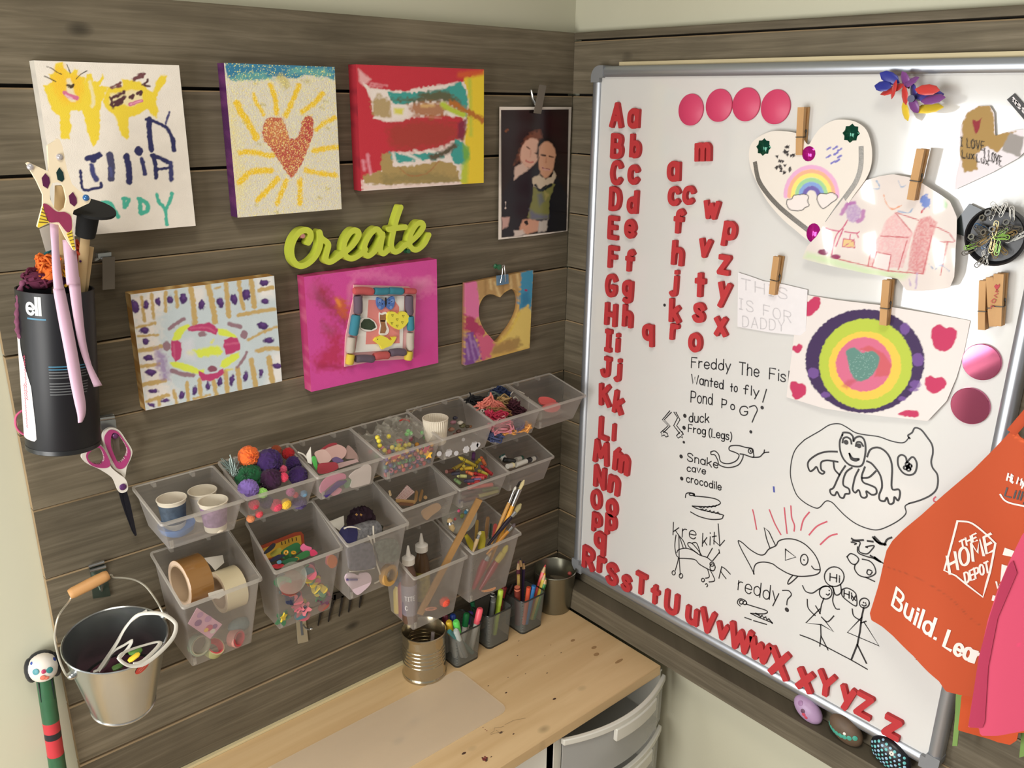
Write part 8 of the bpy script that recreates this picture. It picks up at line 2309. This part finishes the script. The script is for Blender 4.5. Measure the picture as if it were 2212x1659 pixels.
for x, y, ry, lb in ((1890, 778, 140, 'mirrored pink disc beside the circles painting, upper of two'), (1803, 1110, 140, 'mirrored pink disc below another, nearest the orange apron strap')):
 a_, b_ = WR.uv(*cJ([(x, y)])[0], BC + .003)
 r_ = abs(WR.uv(*cJ([(x, y - ry)])[0], BC + .003)[1] - b_)
 tag(MB().lathe(WR.p(a_, b_, BC + .0002), WR.n, [(.001, 0), (r_, 0), (r_, .003), (r_ - .0006, .0036), (.001, .0036)], 40).build('mirror_disc', mat('pink_mirror', (214, 110, 150), .06, .85)), lb, 'magnet', 'mirrored pink discs on the whiteboard')
def heart1(p):
 for r_, c_ in ((178, (226, 170, 206)), (152, (238, 176, 140)), (128, (240, 222, 120)), (100, (160, 206, 150)), (74, (130, 160, 214)), (50, (110, 96, 170))):
  p.stroke(' '.join('%d,%d' % (552 + r_ * math.cos(a_ * math.pi / 16), 905 - r_ * 1.12 * math.sin(a_ * math.pi / 16)) for a_ in range(17)), 30, c_, soft=2, jit=.5)
 for t_ in ('380,960 385,930 415,925 430,900 470,895 500,890 530,905 525,940 535,970 505,985 490,1000 450,1005 400,995', '590,930 595,900 620,885 650,890 690,880 730,905 720,930 690,950 660,975 630,990 605,965'):
  p.poly(t_, (232, 222, 218), smooth=True, jit=0).stroke(t_ + ' ' + t_.split()[0], 6, (70, 66, 66), soft=1, jit=0)
 r2 = random.Random(5)
 for k_ in range(26):
  x, y = 360 + r2.gauss(0, 28), 660 + r2.uniform(-95, 90)
  x += (660 - y) * .3
  a_ = r2.uniform(0, 6)
  p.poly(' '.join('%d,%d' % (x + 15 * math.cos(a_ + q_), y + 15 * math.sin(a_ + q_)) for q_ in (0, 2.1, 4.0)), (50, 44, 44), soft=1, jit=0)
 for x, y in ((672, 575), (715, 570), (745, 585), (668, 630), (720, 610), (745, 630), (700, 670), (730, 660)):
  p.stroke('%d,%d %d,%d' % (x - 12, y + 8, x + 12, y - 6), 12, (120, 116, 190), soft=1, jit=1)
KH = .31349
HE = '530,550 490,505 440,470 370,458 280,458 200,490 140,540 120,610 130,700 170,800 240,930 330,1040 430,1130 560,1220 650,1140 760,1020 850,890 930,780 965,680 965,560 930,450 860,395 780,378 700,385 620,430 570,490'
h_ = painted_cut('heart_card', 'white heart shaped card with rainbow, gems and silver glitter lines', 'card', cH, KH, HE, BC + .009, (228, 220, 210), heart1, pap, True)
sil = mat('silver_glitter', (120, 116, 110), .3, .6, var=.7, scale=900)
for t_ in ('163,680 185,790 240,880 320,970 400,1040 515,1130', '893,575 890,700 860,800 800,890 740,970 665,1080'):
 Draw(cH, c=BC + .0094, w=.0062).ln(t_).done('glitter_line', sil, h_)
Gg, Gm = mat('green_gem', (10, 74, 56), .1, .5), mat('magenta_gem', (176, 20, 130), .1, .4)
for x, y, m_, r_ in ((222, 567, Gg, .0115), (825, 472, Gg, .0115), (533, 613, Gm, .0095), (565, 1158, Gm, .0125)):
 a_, b_ = WR.uv(*cH([(x, y)])[0], BC + .009)
 n_ = 16
 star_ = lambda k_, s_: (a_ + r_ * s_ * (.8 if (k_ % 2 and m_ is Gg) else 1) * math.cos(k_ * math.pi / 8) * (.8 if y > 1000 else 1), b_ + r_ * s_ * (.8 if (k_ % 2 and m_ is Gg) else 1) * math.sin(k_ * math.pi / 8))
 MB().add([WR.p(*star_(k_, 1), BC + .0092) for k_ in range(16)] + [WR.p(*star_(k_, .55), BC + .0125) for k_ in range(16)], [(k_, (k_ + 1) % 16, 16 + (k_ + 1) % 16, 16 + k_) for k_ in range(16)] + [tuple(range(16, 32))]).build('gem', m_, h_)
def house(p):
 RD, PK, PU = (196, 96, 104), (226, 160, 166), (150, 90, 170)
 p.poly('520,1290 700,1330 900,1390 1080,1420 1240,1440 1180,1480 900,1440 600,1360 500,1330', (206, 222, 184), soft=12)
 p.poly('1130,1020 1250,1160 1180,1400 940,1390 970,1240 1030,1160 1060,1080', PK, soft=3, op=.75, streak=.6)
 p.poly('1300,1060 1370,1040 1420,1090 1380,1200 1330,1440 1215,1420 1230,1280 1260,1150', (206, 100, 110), soft=4, op=.8, streak=.5)
 p.poly('1000,1290 1100,1310 1080,1420 970,1400', (232, 222, 220), soft=2)
 p.stroke('940,1390 970,1240|1130,1020 1240,1150|1000,1290 1100,1310 1080,1420|1000,1290 970,1390|1030,1180 1220,1190|1140,1020 1290,1070|1210,1210 1150,1410|1370,1110 1420,1120 1500,1160 1540,1215|1395,1220 1530,1220|1490,1220 1440,1450|1380,1180 1320,1440|700,1330 1080,1420 1320,1440', 7, RD, soft=1.5, smooth=False, jit=.4)
 p.poly('800,950 850,945 900,1010 880,1060 840,1090 800,1070 785,1000', (170, 130, 190), soft=3, op=.8, streak=.4).stroke('760,1030 800,960 850,950|910,1010 900,1060 870,1080', 26, (176, 100, 170), soft=3, op=.8)
 p.stroke('800,1070 770,1120 720,1180 690,1310|770,1130 720,1250|650,1125 700,1140 740,1145|780,1150 860,1160 880,1150|860,1160 875,1190|820,1170 815,1200', 8, (200, 80, 120), soft=1.5, jit=.4).poly('770,1200 845,1205 850,1260 765,1255', (222, 190, 130), soft=1.5).stroke('770,1200 845,1205 850,1260 765,1255 770,1200|780,1250 840,1210', 6, (196, 100, 120), smooth=False, soft=1)
 p.blob(632, 1292, 36, 20, (130, 50, 90)).blob(720, 1322, 32, 16, (150, 60, 100)).blob(1338, 945, 34, 46, (80, 120, 200), op=.85, jit=3).stroke('1330,990 1310,1015', 10, RD).poly('1400,925 1460,910 1490,960 1480,990 1410,990', (170, 206, 160), soft=5).stroke('960,855 1020,850 1000,800|1150,800 1170,840 1200,830|1150,1010 1220,1020 1250,990|1260,860 1300,890', 7, (150, 170, 200), soft=2).stroke('1050,900 1070,960 1110,995 1170,970', 8, (226, 150, 110), soft=2).stroke('1225,1480 1235,1520|1280,1440 1270,1540', 10, (190, 170, 200), soft=3).stroke('1360,1370 1400,1410 1440,1380 1500,1420', 5, (150, 160, 190), soft=2)
wv_ = lambda a, b: .004 * math.sin(a * 40 + b * 9) + .003 * math.sin(b * 55)
painted_cut('laminated_drawing', 'laminated child drawing of red houses and a stick girl', 'drawing', cH, KH, '640,1110 700,1010 760,920 830,840 900,800 1000,770 1100,755 1220,775 1320,820 1430,890 1500,940 1550,1050 1556,1180 1552,1350 1540,1460 1505,1535 1400,1552 1300,1560 1190,1560 1130,1480 900,1440 700,1390 485,1335 530,1250 600,1180', BC + .012, (226, 216, 210), house, gls, f=wv_, mid=.002)
def note(p):
 p.mottle(.03, .1)
 st = text_strokes
 for s_, x, y, x1, y1, h_2 in (('THIS', 75, 225, 420, 305, 80), ('IS FOR', 60, 375, 450, 480, 80), ('DADDY', 85, 510, 400, 545, 80)):
  q_, wd = text_strokes(s_, .3)
  for z in q_:
   t_ = [(x + a_ / wd * (x1 - x), y + a_ / wd * (y1 - y) - b_ * h_2) for a_, b_ in z]
   Paint.stroke(p, t_, 1.6, (176, 172, 176), soft=1.2, jit=.2, smooth=False)
painted_cut('paper_note', 'small white paper note with faint pencil capitals', 'note', cJ, .28571, '50,100 130,125 240,165 400,190 575,232 560,580 300,555 45,510', BC + .003, (226, 222, 224), note, pap, res=.0009)
def rings(p):
 for rx, ry, c_, x, y in ((450, 392, (60, 38, 82), 1010, 770), (352, 342, (178, 194, 66), 1015, 792), (272, 258, (236, 192, 76), 1010, 805), (210, 205, (206, 104, 134), 1000, 795)):
  p.blob(x, y, rx, ry, c_, soft=2, jit=1.3)
 p.poly('970,680 1040,650 1150,710 1210,800 1190,880 1080,890 1110,760 1030,700', (196, 86, 86), soft=4, op=.8)
 p.poly('870,690 930,668 990,705 1060,695 1115,730 1110,800 1070,870 1000,920 940,915 900,850 880,770', (92, 134, 124), soft=3, smooth=True)
 p.poly('880,910 950,910 870,980 830,960', (184, 76, 84), soft=6, op=.6)
 for x, y, a_, b_ in ((1312, 525, 36, 45), (1410, 760, 44, 52), (1390, 945, 46, 30), (620, 860, 42, 42), (710, 1025, 36, 22), (1290, 1055, 32, 18), (1380, 985, 40, 16)):
  p.blob(x, y, a_, b_, (116, 80, 150), op=.85)
 for t_ in ('485,360 500,310 545,290 580,320 625,285 665,290 672,350 630,400 590,430 520,415', '1510,560 1530,510 1580,495 1620,520 1670,515 1705,550 1690,620 1640,690 1570,690 1525,650', '450,675 475,650 490,655 510,638 535,650 530,690 500,710', '445,940 480,925 510,940 545,940 565,980 550,1030 490,1062 460,1030', '1465,910 1500,880 1540,895 1590,890 1628,930 1600,980 1530,1018 1475,980', '1262,1170 1330,1140 1410,1150 1410,1192 1330,1190'):
  p.poly(t_, (190, 50, 92), soft=2, smooth=True)
 p.speck((150, 180, 170), .12, 4, (np.hypot(p.X - 1862, p.Y - 787) < 30), .6)
painted_cut('circles_painting', 'white paper painted with concentric purple, green and yellow rings', 'painting', cJ, .28571, '500,265 800,310 1120,345 1480,410 1790,470 1740,720 1690,900 1620,1075 1480,1225 1250,1195 1000,1165 700,1125 410,1045 440,800 470,480', BC + .006, (224, 216, 212), rings, pap, f=lambda a, b: .003 * math.sin(a * 25) + .002 * math.sin(b * 30), mid=.001)
def goldh(p):
 p.poly('1590,480 1590,400 1630,330 1700,285 1780,282 1810,360 1815,480 1870,470 1960,455 1900,530 1830,610 1760,560 1680,620 1700,720 1600,745 1570,600', (164, 132, 76), soft=3, jit=2)
 p.poly('1660,375 1690,390 1725,365 1710,430 1685,480 1665,420', (140, 40, 50), soft=2)
 for s_, x, y, x1, y1, h_2 in (('I LOVE', 1580, 560, 1740, 590, 60), ('Lux', 1590, 640, 1670, 650, 50), ('I LOVE', 1740, 640, 1860, 700, 66), ('Lux', 1690, 665, 1770, 690, 46)):
  q_, wd = text_strokes(s_, .3)
  for z in q_:
   Paint.stroke(p, [(x + a_ / wd * (x1 - x), y + a_ / wd * (y1 - y) - b_ * h_2) for a_, b_ in z], 2.6, (44, 38, 34), soft=1, jit=.2, smooth=False)
 p.poly('1920,465 2016,500 1990,640 1860,590', (150, 144, 140), soft=3)
painted_cut('gold_heart_note', 'paper heart coloured gold with handwriting, clipped at the board edge', 'note', cH, KH, '1580,420 1620,330 1700,283 1780,282 1810,330 1818,490 1870,470 1960,450 2060,440 2100,520 2010,610 1980,640 1800,740 1540,860 1545,780 1575,650 1570,520', BC + .004, (226, 218, 222), goldh, pap, res=.001)
# clothespins
pinw = mat('clothespin_wood', (192, 148, 96), .65, var=.15, scale=60, stretch=(1, 1, .2))
dkg = mat('spring_wire_grey', (70, 66, 60), .4, .6)
def clothespin(label, cv, top, bot, w=.0092, c=BC, deco=None):
 a_, b_ = [V(*WR.uv(*q_, c + .012)) for q_ in cv([top, bot])]
 d_ = (b_ - a_)
 L__ = np.linalg.norm(d_)
 d_ /= L__
 s_ = V(-d_[1], d_[0])
 t__ = thing('clothespin', label, 'clothespin', group='wooden clothespins on the whiteboard')
 for lo_, hi_ in ((c + .0006, c + .0056), (c + .0085, c + .0135)):
  side = lambda q_: [WR.p(*(a_ + d_ * q_[0] * L__ + s_ * q_[1] * w), q_[2]) for q_ in q_]
  m_0 = MB()
  up = hi_ > c + .01
  e0, e1_ = (hi_ + .0015, hi_ - .0022) if up else (hi_ - .002, hi_)
  sec = [(0, lo_ + (.0015 if up else -.0)), (0, e0), (.58, hi_), (.62, hi_ - .0012), (.66, hi_), (1, e1_), (1, lo_ - (.002 if up else 0)), (.62, lo_ - (.001 if up else 0))]
  n_ = len(sec)
  vs_ = [WR.p(*(a_ + d_ * l_ * L__ + s_ * w * q_), c_) for q_ in (-.5, .5) for l_, c_ in sec]
  m_0.add(vs_, [tuple(range(n_ - 1, -1, -1)), tuple(range(n_, 2 * n_))] + [(i, (i + 1) % n_, n_ + (i + 1) % n_, n_ + i) for i in range(n_)])
  m_0.build('wooden_half', pinw, t__)
 m_0 = MB()
 q_ = lambda l_, s2, c_: WR.p(*(a_ + d_ * L__ * l_ + s_ * s2), c_)
 m_0.tube([q_(.62, -w * .6, c + .007), q_(.62, -w * .55, c + .0132), q_(.62, w * .55, c + .0132), q_(.62, w * .6, c + .007), q_(.52, w * .6, c + .007)], .0006, 6)
 m_0.tube([q_(.5, -w * .6, c + .007), q_(.5, w * .6, c + .007)], .0022, 8)
 m_0.build('spring', dkg, t__)
 return t__
clothespin('clothespin at the notch of the white heart card', cH, (487, 292), (462, 622))
clothespin('clothespin holding the laminated house drawing', cH, (1310, 580), (1232, 932), c=BC + .011)
clothespin('clothespin on the small pencil note', cJ, (348, -20), (302, 268))
cp_ = clothespin('ink spotted clothespin holding the circles painting', cJ, (1178, 158), (1142, 500), c=BC + .005)
clothespin('plain clothespin, nearest the gold heart of the cluster of three', cJ, (1906, 160), (1888, 535), w=.0075)
clothespin('middle clothespin of the cluster, partly hidden', cJ, (1958, 135), (1972, 510), w=.0075, c=BC + .0012)
cp_ = clothespin('clothespin with a red heart and love written on it', cJ, (2028, 110), (2000, 505), w=.0105, c=BC + .003)
d = Draw(cJ, c=BC + .0184, w=.0009)
d.ln('1985,360 1962,350 1958,372|1975,330 1962,318 1980,300 1998,310 1985,330|2005,290 1985,275 2012,262|2010,250 1995,245 2005,230 2015,245', False)
d.m.sheet(WR, WR.uvs(cJ(P('1985,205 2000,188 2010,198 2028,185 2028,205 2005,236')), BC + .0184)[::-1], BC + .0184)
d.done('love_lettering', mat('red_pen', (176, 50, 56), .6), cp_)
Draw(cJ, c=BC + .0125, w=.0010).ln('1945,410 1955,470 1965,415 1975,470 1985,415 1995,465|1945,430 1998,440', False).done('scribble', INK, cp_)
# pinwheel magnets, label, dish with paper clips
t = thing('pinwheel_toy', 'blue, red, purple and yellow plastic pinwheel blades at the top of the board', 'toy')
for nm, c_, bl in (('blue', (44, 50, 140), '1050,70 1130,110;1010,145 1080,150'), ('red', (196, 60, 56), '1060,190 1160,150;1130,130 1110,210;1190,170 1200,250;1300,170 1400,175'), ('purple', (120, 66, 130), '1185,70 1215,140;1270,100 1200,140;1240,250 1275,310;1340,245 1440,230'), ('violet blue', (76, 70, 150), '1250,150 1260,230;1290,210 1420,205;1320,225 1400,240'), ('yellow', (228, 196, 56), '1190,280 1210,360;1300,305 1420,295')):
 for k_, s_ in enumerate(bl.split(';')):
  q0, q1 = [WR.p(*WR.uv(*z_, BC + .018 + .004 * k_), BC + .018 + .004 * k_) for z_ in cH(P(s_))]
  d_ = (q1 - q0) * .34
  MB().tube([q0 - d_, q0, (q0 + q1) / 2, q1, q1 + d_], [.0006, .0052, .0066, .0052, .0006], 12, flat=.22, ref=(-1, .9, .5)).build('blade', mat('blade_' + nm, c_, .35), t)
MB().tube([WR.p(*WR.uv(*z_, BC), c_) for z_, c_ in zip(cH(P('1290,225 1330,235')), (BC + .0005, BC + .034))], .004, 12).build('hub', mat('navy_hub', (30, 32, 80), .35), t)
t = thing('label_magnet', 'black label magnet with white capitals near the top board edge', 'magnet')
MB().slab(WR, WR.uvs(cH(P('1903,240 1955,197 2110,370 2075,440')), BC)[::-1], BC + .0003, BC + .0022).build('label_body', mat('black_magnet', (48, 46, 46), .5), t)
d = Draw(cH, c=BC + .0024, w=.0014)
for s_, x, y, x1, y1 in (('SIDE', 1948, 232, 2010, 305),):
 d.txt(s_, x1 - 22, y1 + 0, x - 8, y + 18, 26)
d.txt('THIS', 2060, 385, 2005, 320, 26).done('label_text', MATS['white_print'], t)
t = thing('clip_dish', 'round black magnetic dish covered with paper clips and nuts', 'dish')
a_, b_ = WR.uv(*cH([(1808, 1185)])[0], BC + .02)
r_ = abs(WR.uv(*cH([(1808, 975)])[0], BC + .02)[1] - b_)
blkpl = mat('black_dish_plastic', (26, 26, 28), .4)
MB().lathe(WR.p(a_, b_, BC + .0004), WR.n, [(.001, 0), (r_ * .9, 0), (r_, .012), (r_, .016), (r_ - .002, .017), (r_ * .85, .012), (.001, .012)], 44).build('dish_body', blkpl, t)
m = MB()
m.slab(WR, WR.uvs(cH(P('1522,1155 1560,1060 1638,957 1750,1010 1730,1100 1700,1190 1600,1180')), BC + .006)[::-1], BC + .003, BC + .006)
tag(m.build('satin_scrap', mat('dark_satin', (24, 34, 32), .25)), 'black green satin scrap tucked behind the clip dish', 'fabric')
rs = random.Random(9)
cc_ = [('silver', (120, 116, 108)), ('blue', (40, 86, 130)), ('lime', (150, 200, 90)), ('gold', (176, 150, 100)), ('black', (40, 40, 44)), ('white', (206, 206, 200))]
for k_ in range(40):
 nm, c_ = cc_[(k_ * 5 + k_ // 4) % 6 if k_ % 3 else 0]
 an, rr = rs.uniform(0, 6.28), r_ * rs.uniform(.2, .95)
 x0, y0 = a_ + rr * math.cos(an), b_ + rr * math.sin(an)
 an2 = an + rs.uniform(-.7, .7)
 L__, w_ = .017, .0024
 cz = BC + .0145 + .008 * (1 - rr / r_) + rs.uniform(0, .003) + (.003 if rr > r_ * .8 else 0)
 e_ = lambda u_, v_: WR.p(x0 + u_ * math.cos(an2) - v_ * math.sin(an2), y0 + u_ * math.sin(an2) + v_ * math.cos(an2), cz)
 pl_ = [(-.3, 1), (.8, 1), (1, .5), (1, -.5), (.8, -1), (-.8, -1), (-1, -.4), (-.8, .45), (.6, .5), (.7, 0), (.5, -.5), (-.4, -.5)]
 tag(MB().tube([e_(u_ * L__ / 2, v_ * w_) for u_, v_ in pl_], .0005, 5).build('paper_clip', mat('wire_' + nm, c_, .3, .8 if nm in ('silver', 'gold') else .1)), nm + ' paper clip on the black dish', 'paper clip', 'paper clips on the black dish')
for x, y in ((1768, 1025), (1792, 1138), (1895, 1090), (1745, 1160), (1655, 1190), (1735, 1060)):
 q_ = WR.p(*WR.uv(*cH([(x, y)])[0], BC + .026), BC + .024)
 tag(MB().lathe(q_, (-1, rs.uniform(-.4, .4), .3), [(.0022, 0), (.0038, 0), (.0038, .004), (.0022, .004), (.0022, 0)], 6, smooth=False).build('hex_nut', steel), 'shiny steel nut among the paper clips', 'nut', 'steel nuts on the black dish')
q_ = WR.uv(1267, 637, .008)
tag(MB().ball(WR.p(*q_, .006), .0035, 0, 12, 8).build('white_peg', mat('white_peg', (210, 206, 196), .5)), 'small white peg beside the edge of the whiteboard', 'peg')
# ------------------------------------------------------------------ aprons
def orange(p):
 p.stroke('105,730 250,782 400,870 520,985 600,1020 800,1080', 3, (150, 66, 36), soft=1.2, jit=.2)
 p.stroke('700,120 720,142 800,185', 6, (214, 96, 52), soft=1)
oc = attr_mat('apron_cloth', .85)
ow = lambda a, b: .010 * math.sin((a - .5) * 34 + (b - 1.0) * 6) + .006 * math.sin((b - .9) * 22)
AC = .062
OUT = '670,122 600,200 520,285 400,390 300,480 200,560 135,620 100,670 85,720 60,830 25,960 35,990 90,1015 150,1050 260,1128 330,1195 380,1240 410,1288 470,1312 540,1335 640,1360 900,1400 900,200 760,170 715,145 700,122'
ap = painted_cut('orange_apron', 'bright orange apron with white printing hanging over the whiteboard edge', 'apron', cU, .469, OUT, AC, (184, 76, 38), orange, oc, f=ow, mid=0.0, res=.0022, th=.0012)
fa = warp(ow, 0)
m = MB()
m.tube([fa.p(*fa.uv(*z_, AC), AC) for z_ in cU([(676, 126), (720, 72), (760, 25), (830, -60)])], .0055, 8, flat=.25)
m.build('neck_strap', mat('orange_strap', (180, 72, 36), .85), ap)
e_ = fa.p(*fa.uv(*cU([(830, -60)])[0], AC), AC)
for lb, q_ in (('steel coat hook carrying the orange apron', e_), ('steel coat hook carrying the pink apron', WR.p(*WR.uv(*cU([(905, 60)])[0], .09), .1))):
 MB_ = MB().tube(cat([V(-.0008, q_[1], q_[2] - .03), V(-.012, q_[1], q_[2] - .028), q_ * V(.6, 1, 1) - V(0, 0, .012), q_ - V(.004, 0, .004), q_ + V(-.010, 0, .008)], 5), .0035, 8)
 tag(MB_.build('coat_hook', steel), lb, 'hook')
b_ = WR.p(*WR.uv(*cU([(880, 520)])[0], .105), .105)
PS_ = MB().tube([q_, (q_ + b_) / 2, b_], .0055, 8, flat=.25)
whi = mat('white_apron_print', (236, 226, 218), .7)
dA = Draw(cU, fa, AC + .0009, .0038)
dA.txt('Build.', 135, 912, 352, 1052, 74, lean=.28, gap=.26).txt('Learn', 392, 1092, 568, 1216, 66, lean=.28, gap=.24).done('printed_words', whi, ap)
dA = Draw(cU, fa, AC + .0009, .0018)
dA.ln('455,515 500,524 530,545 572,590 608,634', w=.0022).ln('608,634 596,690 578,770 560,830 545,887 480,822 436,775 388,746 405,690 430,605 455,515', False, w=.0022)
dA.txt('THE', 462, 646, 532, 614, 34, w=.0019, lean=-.1).txt('HOME', 412, 760, 598, 668, 82, w=.0030, gap=.25, lean=-.1).txt('DEPOT', 476, 815, 576, 768, 48, w=.0021, lean=-.1)
dA.txt('Hi, My Name', 664, 340, 830, 400, 30, w=.0017, lean=.2).ln('636,405 655,432 690,448 760,460 820,462', w=.0020).done('printed_badge', whi, ap)
Draw(cU, fa, AC + .0009, .0018).txt('Lilly', 655, 412, 765, 440, 36, lean=.3).done('handwritten_name', INK, ap)
dA = Draw(cU, fa, AC + .0009)
for t_ in ('650,655 695,672 690,690 680,700 638,690', '632,735 662,745 655,772 668,800 645,822 622,818', '588,880 620,892 612,915 582,905'):
 dA.m.sheet(fa, fa.uvs(cU(P(t_)), AC)[::-1], AC + .0009)
dA.txt('W', 602, 850, 628, 858, 30, w=.0020).done('printed_blocks', whi, ap)
pw = lambda a, b: .012 * math.sin((a - .55) * 30 + (b - .9) * 5)
PK_ = '790,520 740,590 690,700 640,830 600,960 570,1100 555,1200 530,1330 512,1452 560,1456 566,1492 640,1500 760,1492 900,1485 900,500'
painted_cut('pink_apron', 'hot pink apron hanging in front of the orange one', 'apron', cU, .469, PK_, .105, (206, 74, 104), lambda p: p.blob(725, 1090, 10, 8, (220, 70, 110)), oc, f=pw, mid=0, res=.0025, th=.0012)
PS_.build('neck_strap', mat('pink_strap', (206, 74, 104), .85), bpy.data.objects['pink_apron'])
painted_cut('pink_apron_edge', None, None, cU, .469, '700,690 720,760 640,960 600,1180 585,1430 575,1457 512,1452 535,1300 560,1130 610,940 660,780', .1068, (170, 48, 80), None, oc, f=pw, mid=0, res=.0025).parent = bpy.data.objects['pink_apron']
painted_cut('orange_cloth', 'second orange apron hem showing below the pink apron', 'apron', cU, .469, '470,1318 462,1400 452,1478 540,1520 620,1552 680,1560 715,1535 722,1500 800,1490 800,1300 560,1310', .050, (196, 78, 34), None, oc, f=lambda a, b: .006 * math.sin(a * 60), mid=0, res=.0022, th=.0012)
grs = mat('green_strap', (118, 150, 78), .8)
for lb, t_ in (('green cloth strap hanging between whiteboard and orange cloth', '437,1310 480,1318 455,1440 443,1558 420,1558 432,1430'), ('green cloth strap at the end below the pink apron', '735,1480 775,1480 770,1600 728,1612 735,1540')):
 m = MB()
 m.slab(WR, WR.uvs(cU(P(t_)), .034)[::-1], .033, .0342)
 tag(m.build('green_strap', grs), lb, 'strap')
# ------------------------------------------------------------------ painted rocks on the ledge
LZ = ZT - .983
c7r = crop(1600, 1280, .27667)
def rock(label, x, y, rx, rz, lean, c_, dots, ry=.013):
 q_ = WR.p(*WR.uv(*c7r([(x, y)])[0], .019), .019)
 cr_, sr_ = math.cos(lean), math.sin(lean)
 Rm_ = np.stack([V(0, -cr_, -sr_), V(-1, 0, 0), V(0, -sr_, cr_)], 1)
 q_[2] = LZ + math.hypot(rz * cr_, rx * sr_) * .97
 t__ = thing('painted_rock', label, 'rock')
 MB().ball(q_, (rx, ry, rz), 0, 28, 18, Rm_).build('rock_body', c_, t__)
 for u_, v_, r_2, mm in dots:
  w_ = 1 - u_ * u_ - v_ * v_
  if w_ > 0:
   loc = V(u_ * rx, math.sqrt(w_) * ry, v_ * rz)
   n_ = Rm_ @ (loc / V(rx * rx, ry * ry, rz * rz))
   n_ /= np.linalg.norm(n_)
   MB().lathe(q_ + Rm_ @ loc - n_ * .0004, n_, [(r_2, 0), (r_2, .0008), (r_2 * .5, .0012), (.0002, .0013)], 12).build('paint_dot', mm, t__)
aq, cy_m, wd_ = mat('aqua_dot', (110, 190, 190), .4), mat('pale_blue_dot', (150, 190, 214), .4), mat('white_dot', (226, 222, 210), .4)
rock('lilac painted rock on the ledge, nearest the corner', 520, 960, .0245, .0165, .42, mat('lilac_stone', (172, 142, 176), .45, var=.1, scale=60), [(-.1, .1, .0034, mat('plum_dot', (96, 60, 84), .5)), (.05, -.1, .0030, mat('red_dot', (196, 70, 90), .5)), (.25, -.2, .0026, MATS['red_dot']), (-.5, .4, .004, mat('mauve_dot', (150, 110, 150), .5))])
tqs = mat('turquoise_paint', (70, 160, 140), .4)
rock('brown rock with turquoise edge on the ledge, between two others', 815, 1120, .0270, .0190, .38, mat('brown_stone', (92, 74, 56), .6, var=.35, scale=80), [(u_ * .2 - .8, -.55 + .02 * u_ * u_ - .0 * u_, .0036, tqs) for u_ in range(0, 8)] + [(.1, .2, .0022, wd_)])
rs = random.Random(3)
rock('black rock covered with aqua dots and a white flower', 1170, 1275, .0300, .0215, .30, mat('black_stone', (20, 22, 28), .35), [(u_ * .22 + (v_ % 2) * .1, v_ * .24, rs.uniform(.0014, .0022), aq if (u_ + v_) % 2 else cy_m) for u_ in range(-4, 5) for v_ in range(-3, 4) if (u_, v_) != (0, 2)] + [(.05 + .07 * math.cos(k_), .52 + .09 * math.sin(k_), .0013, wd_) for k_ in range(7)])
bpy.context.view_layer.update()
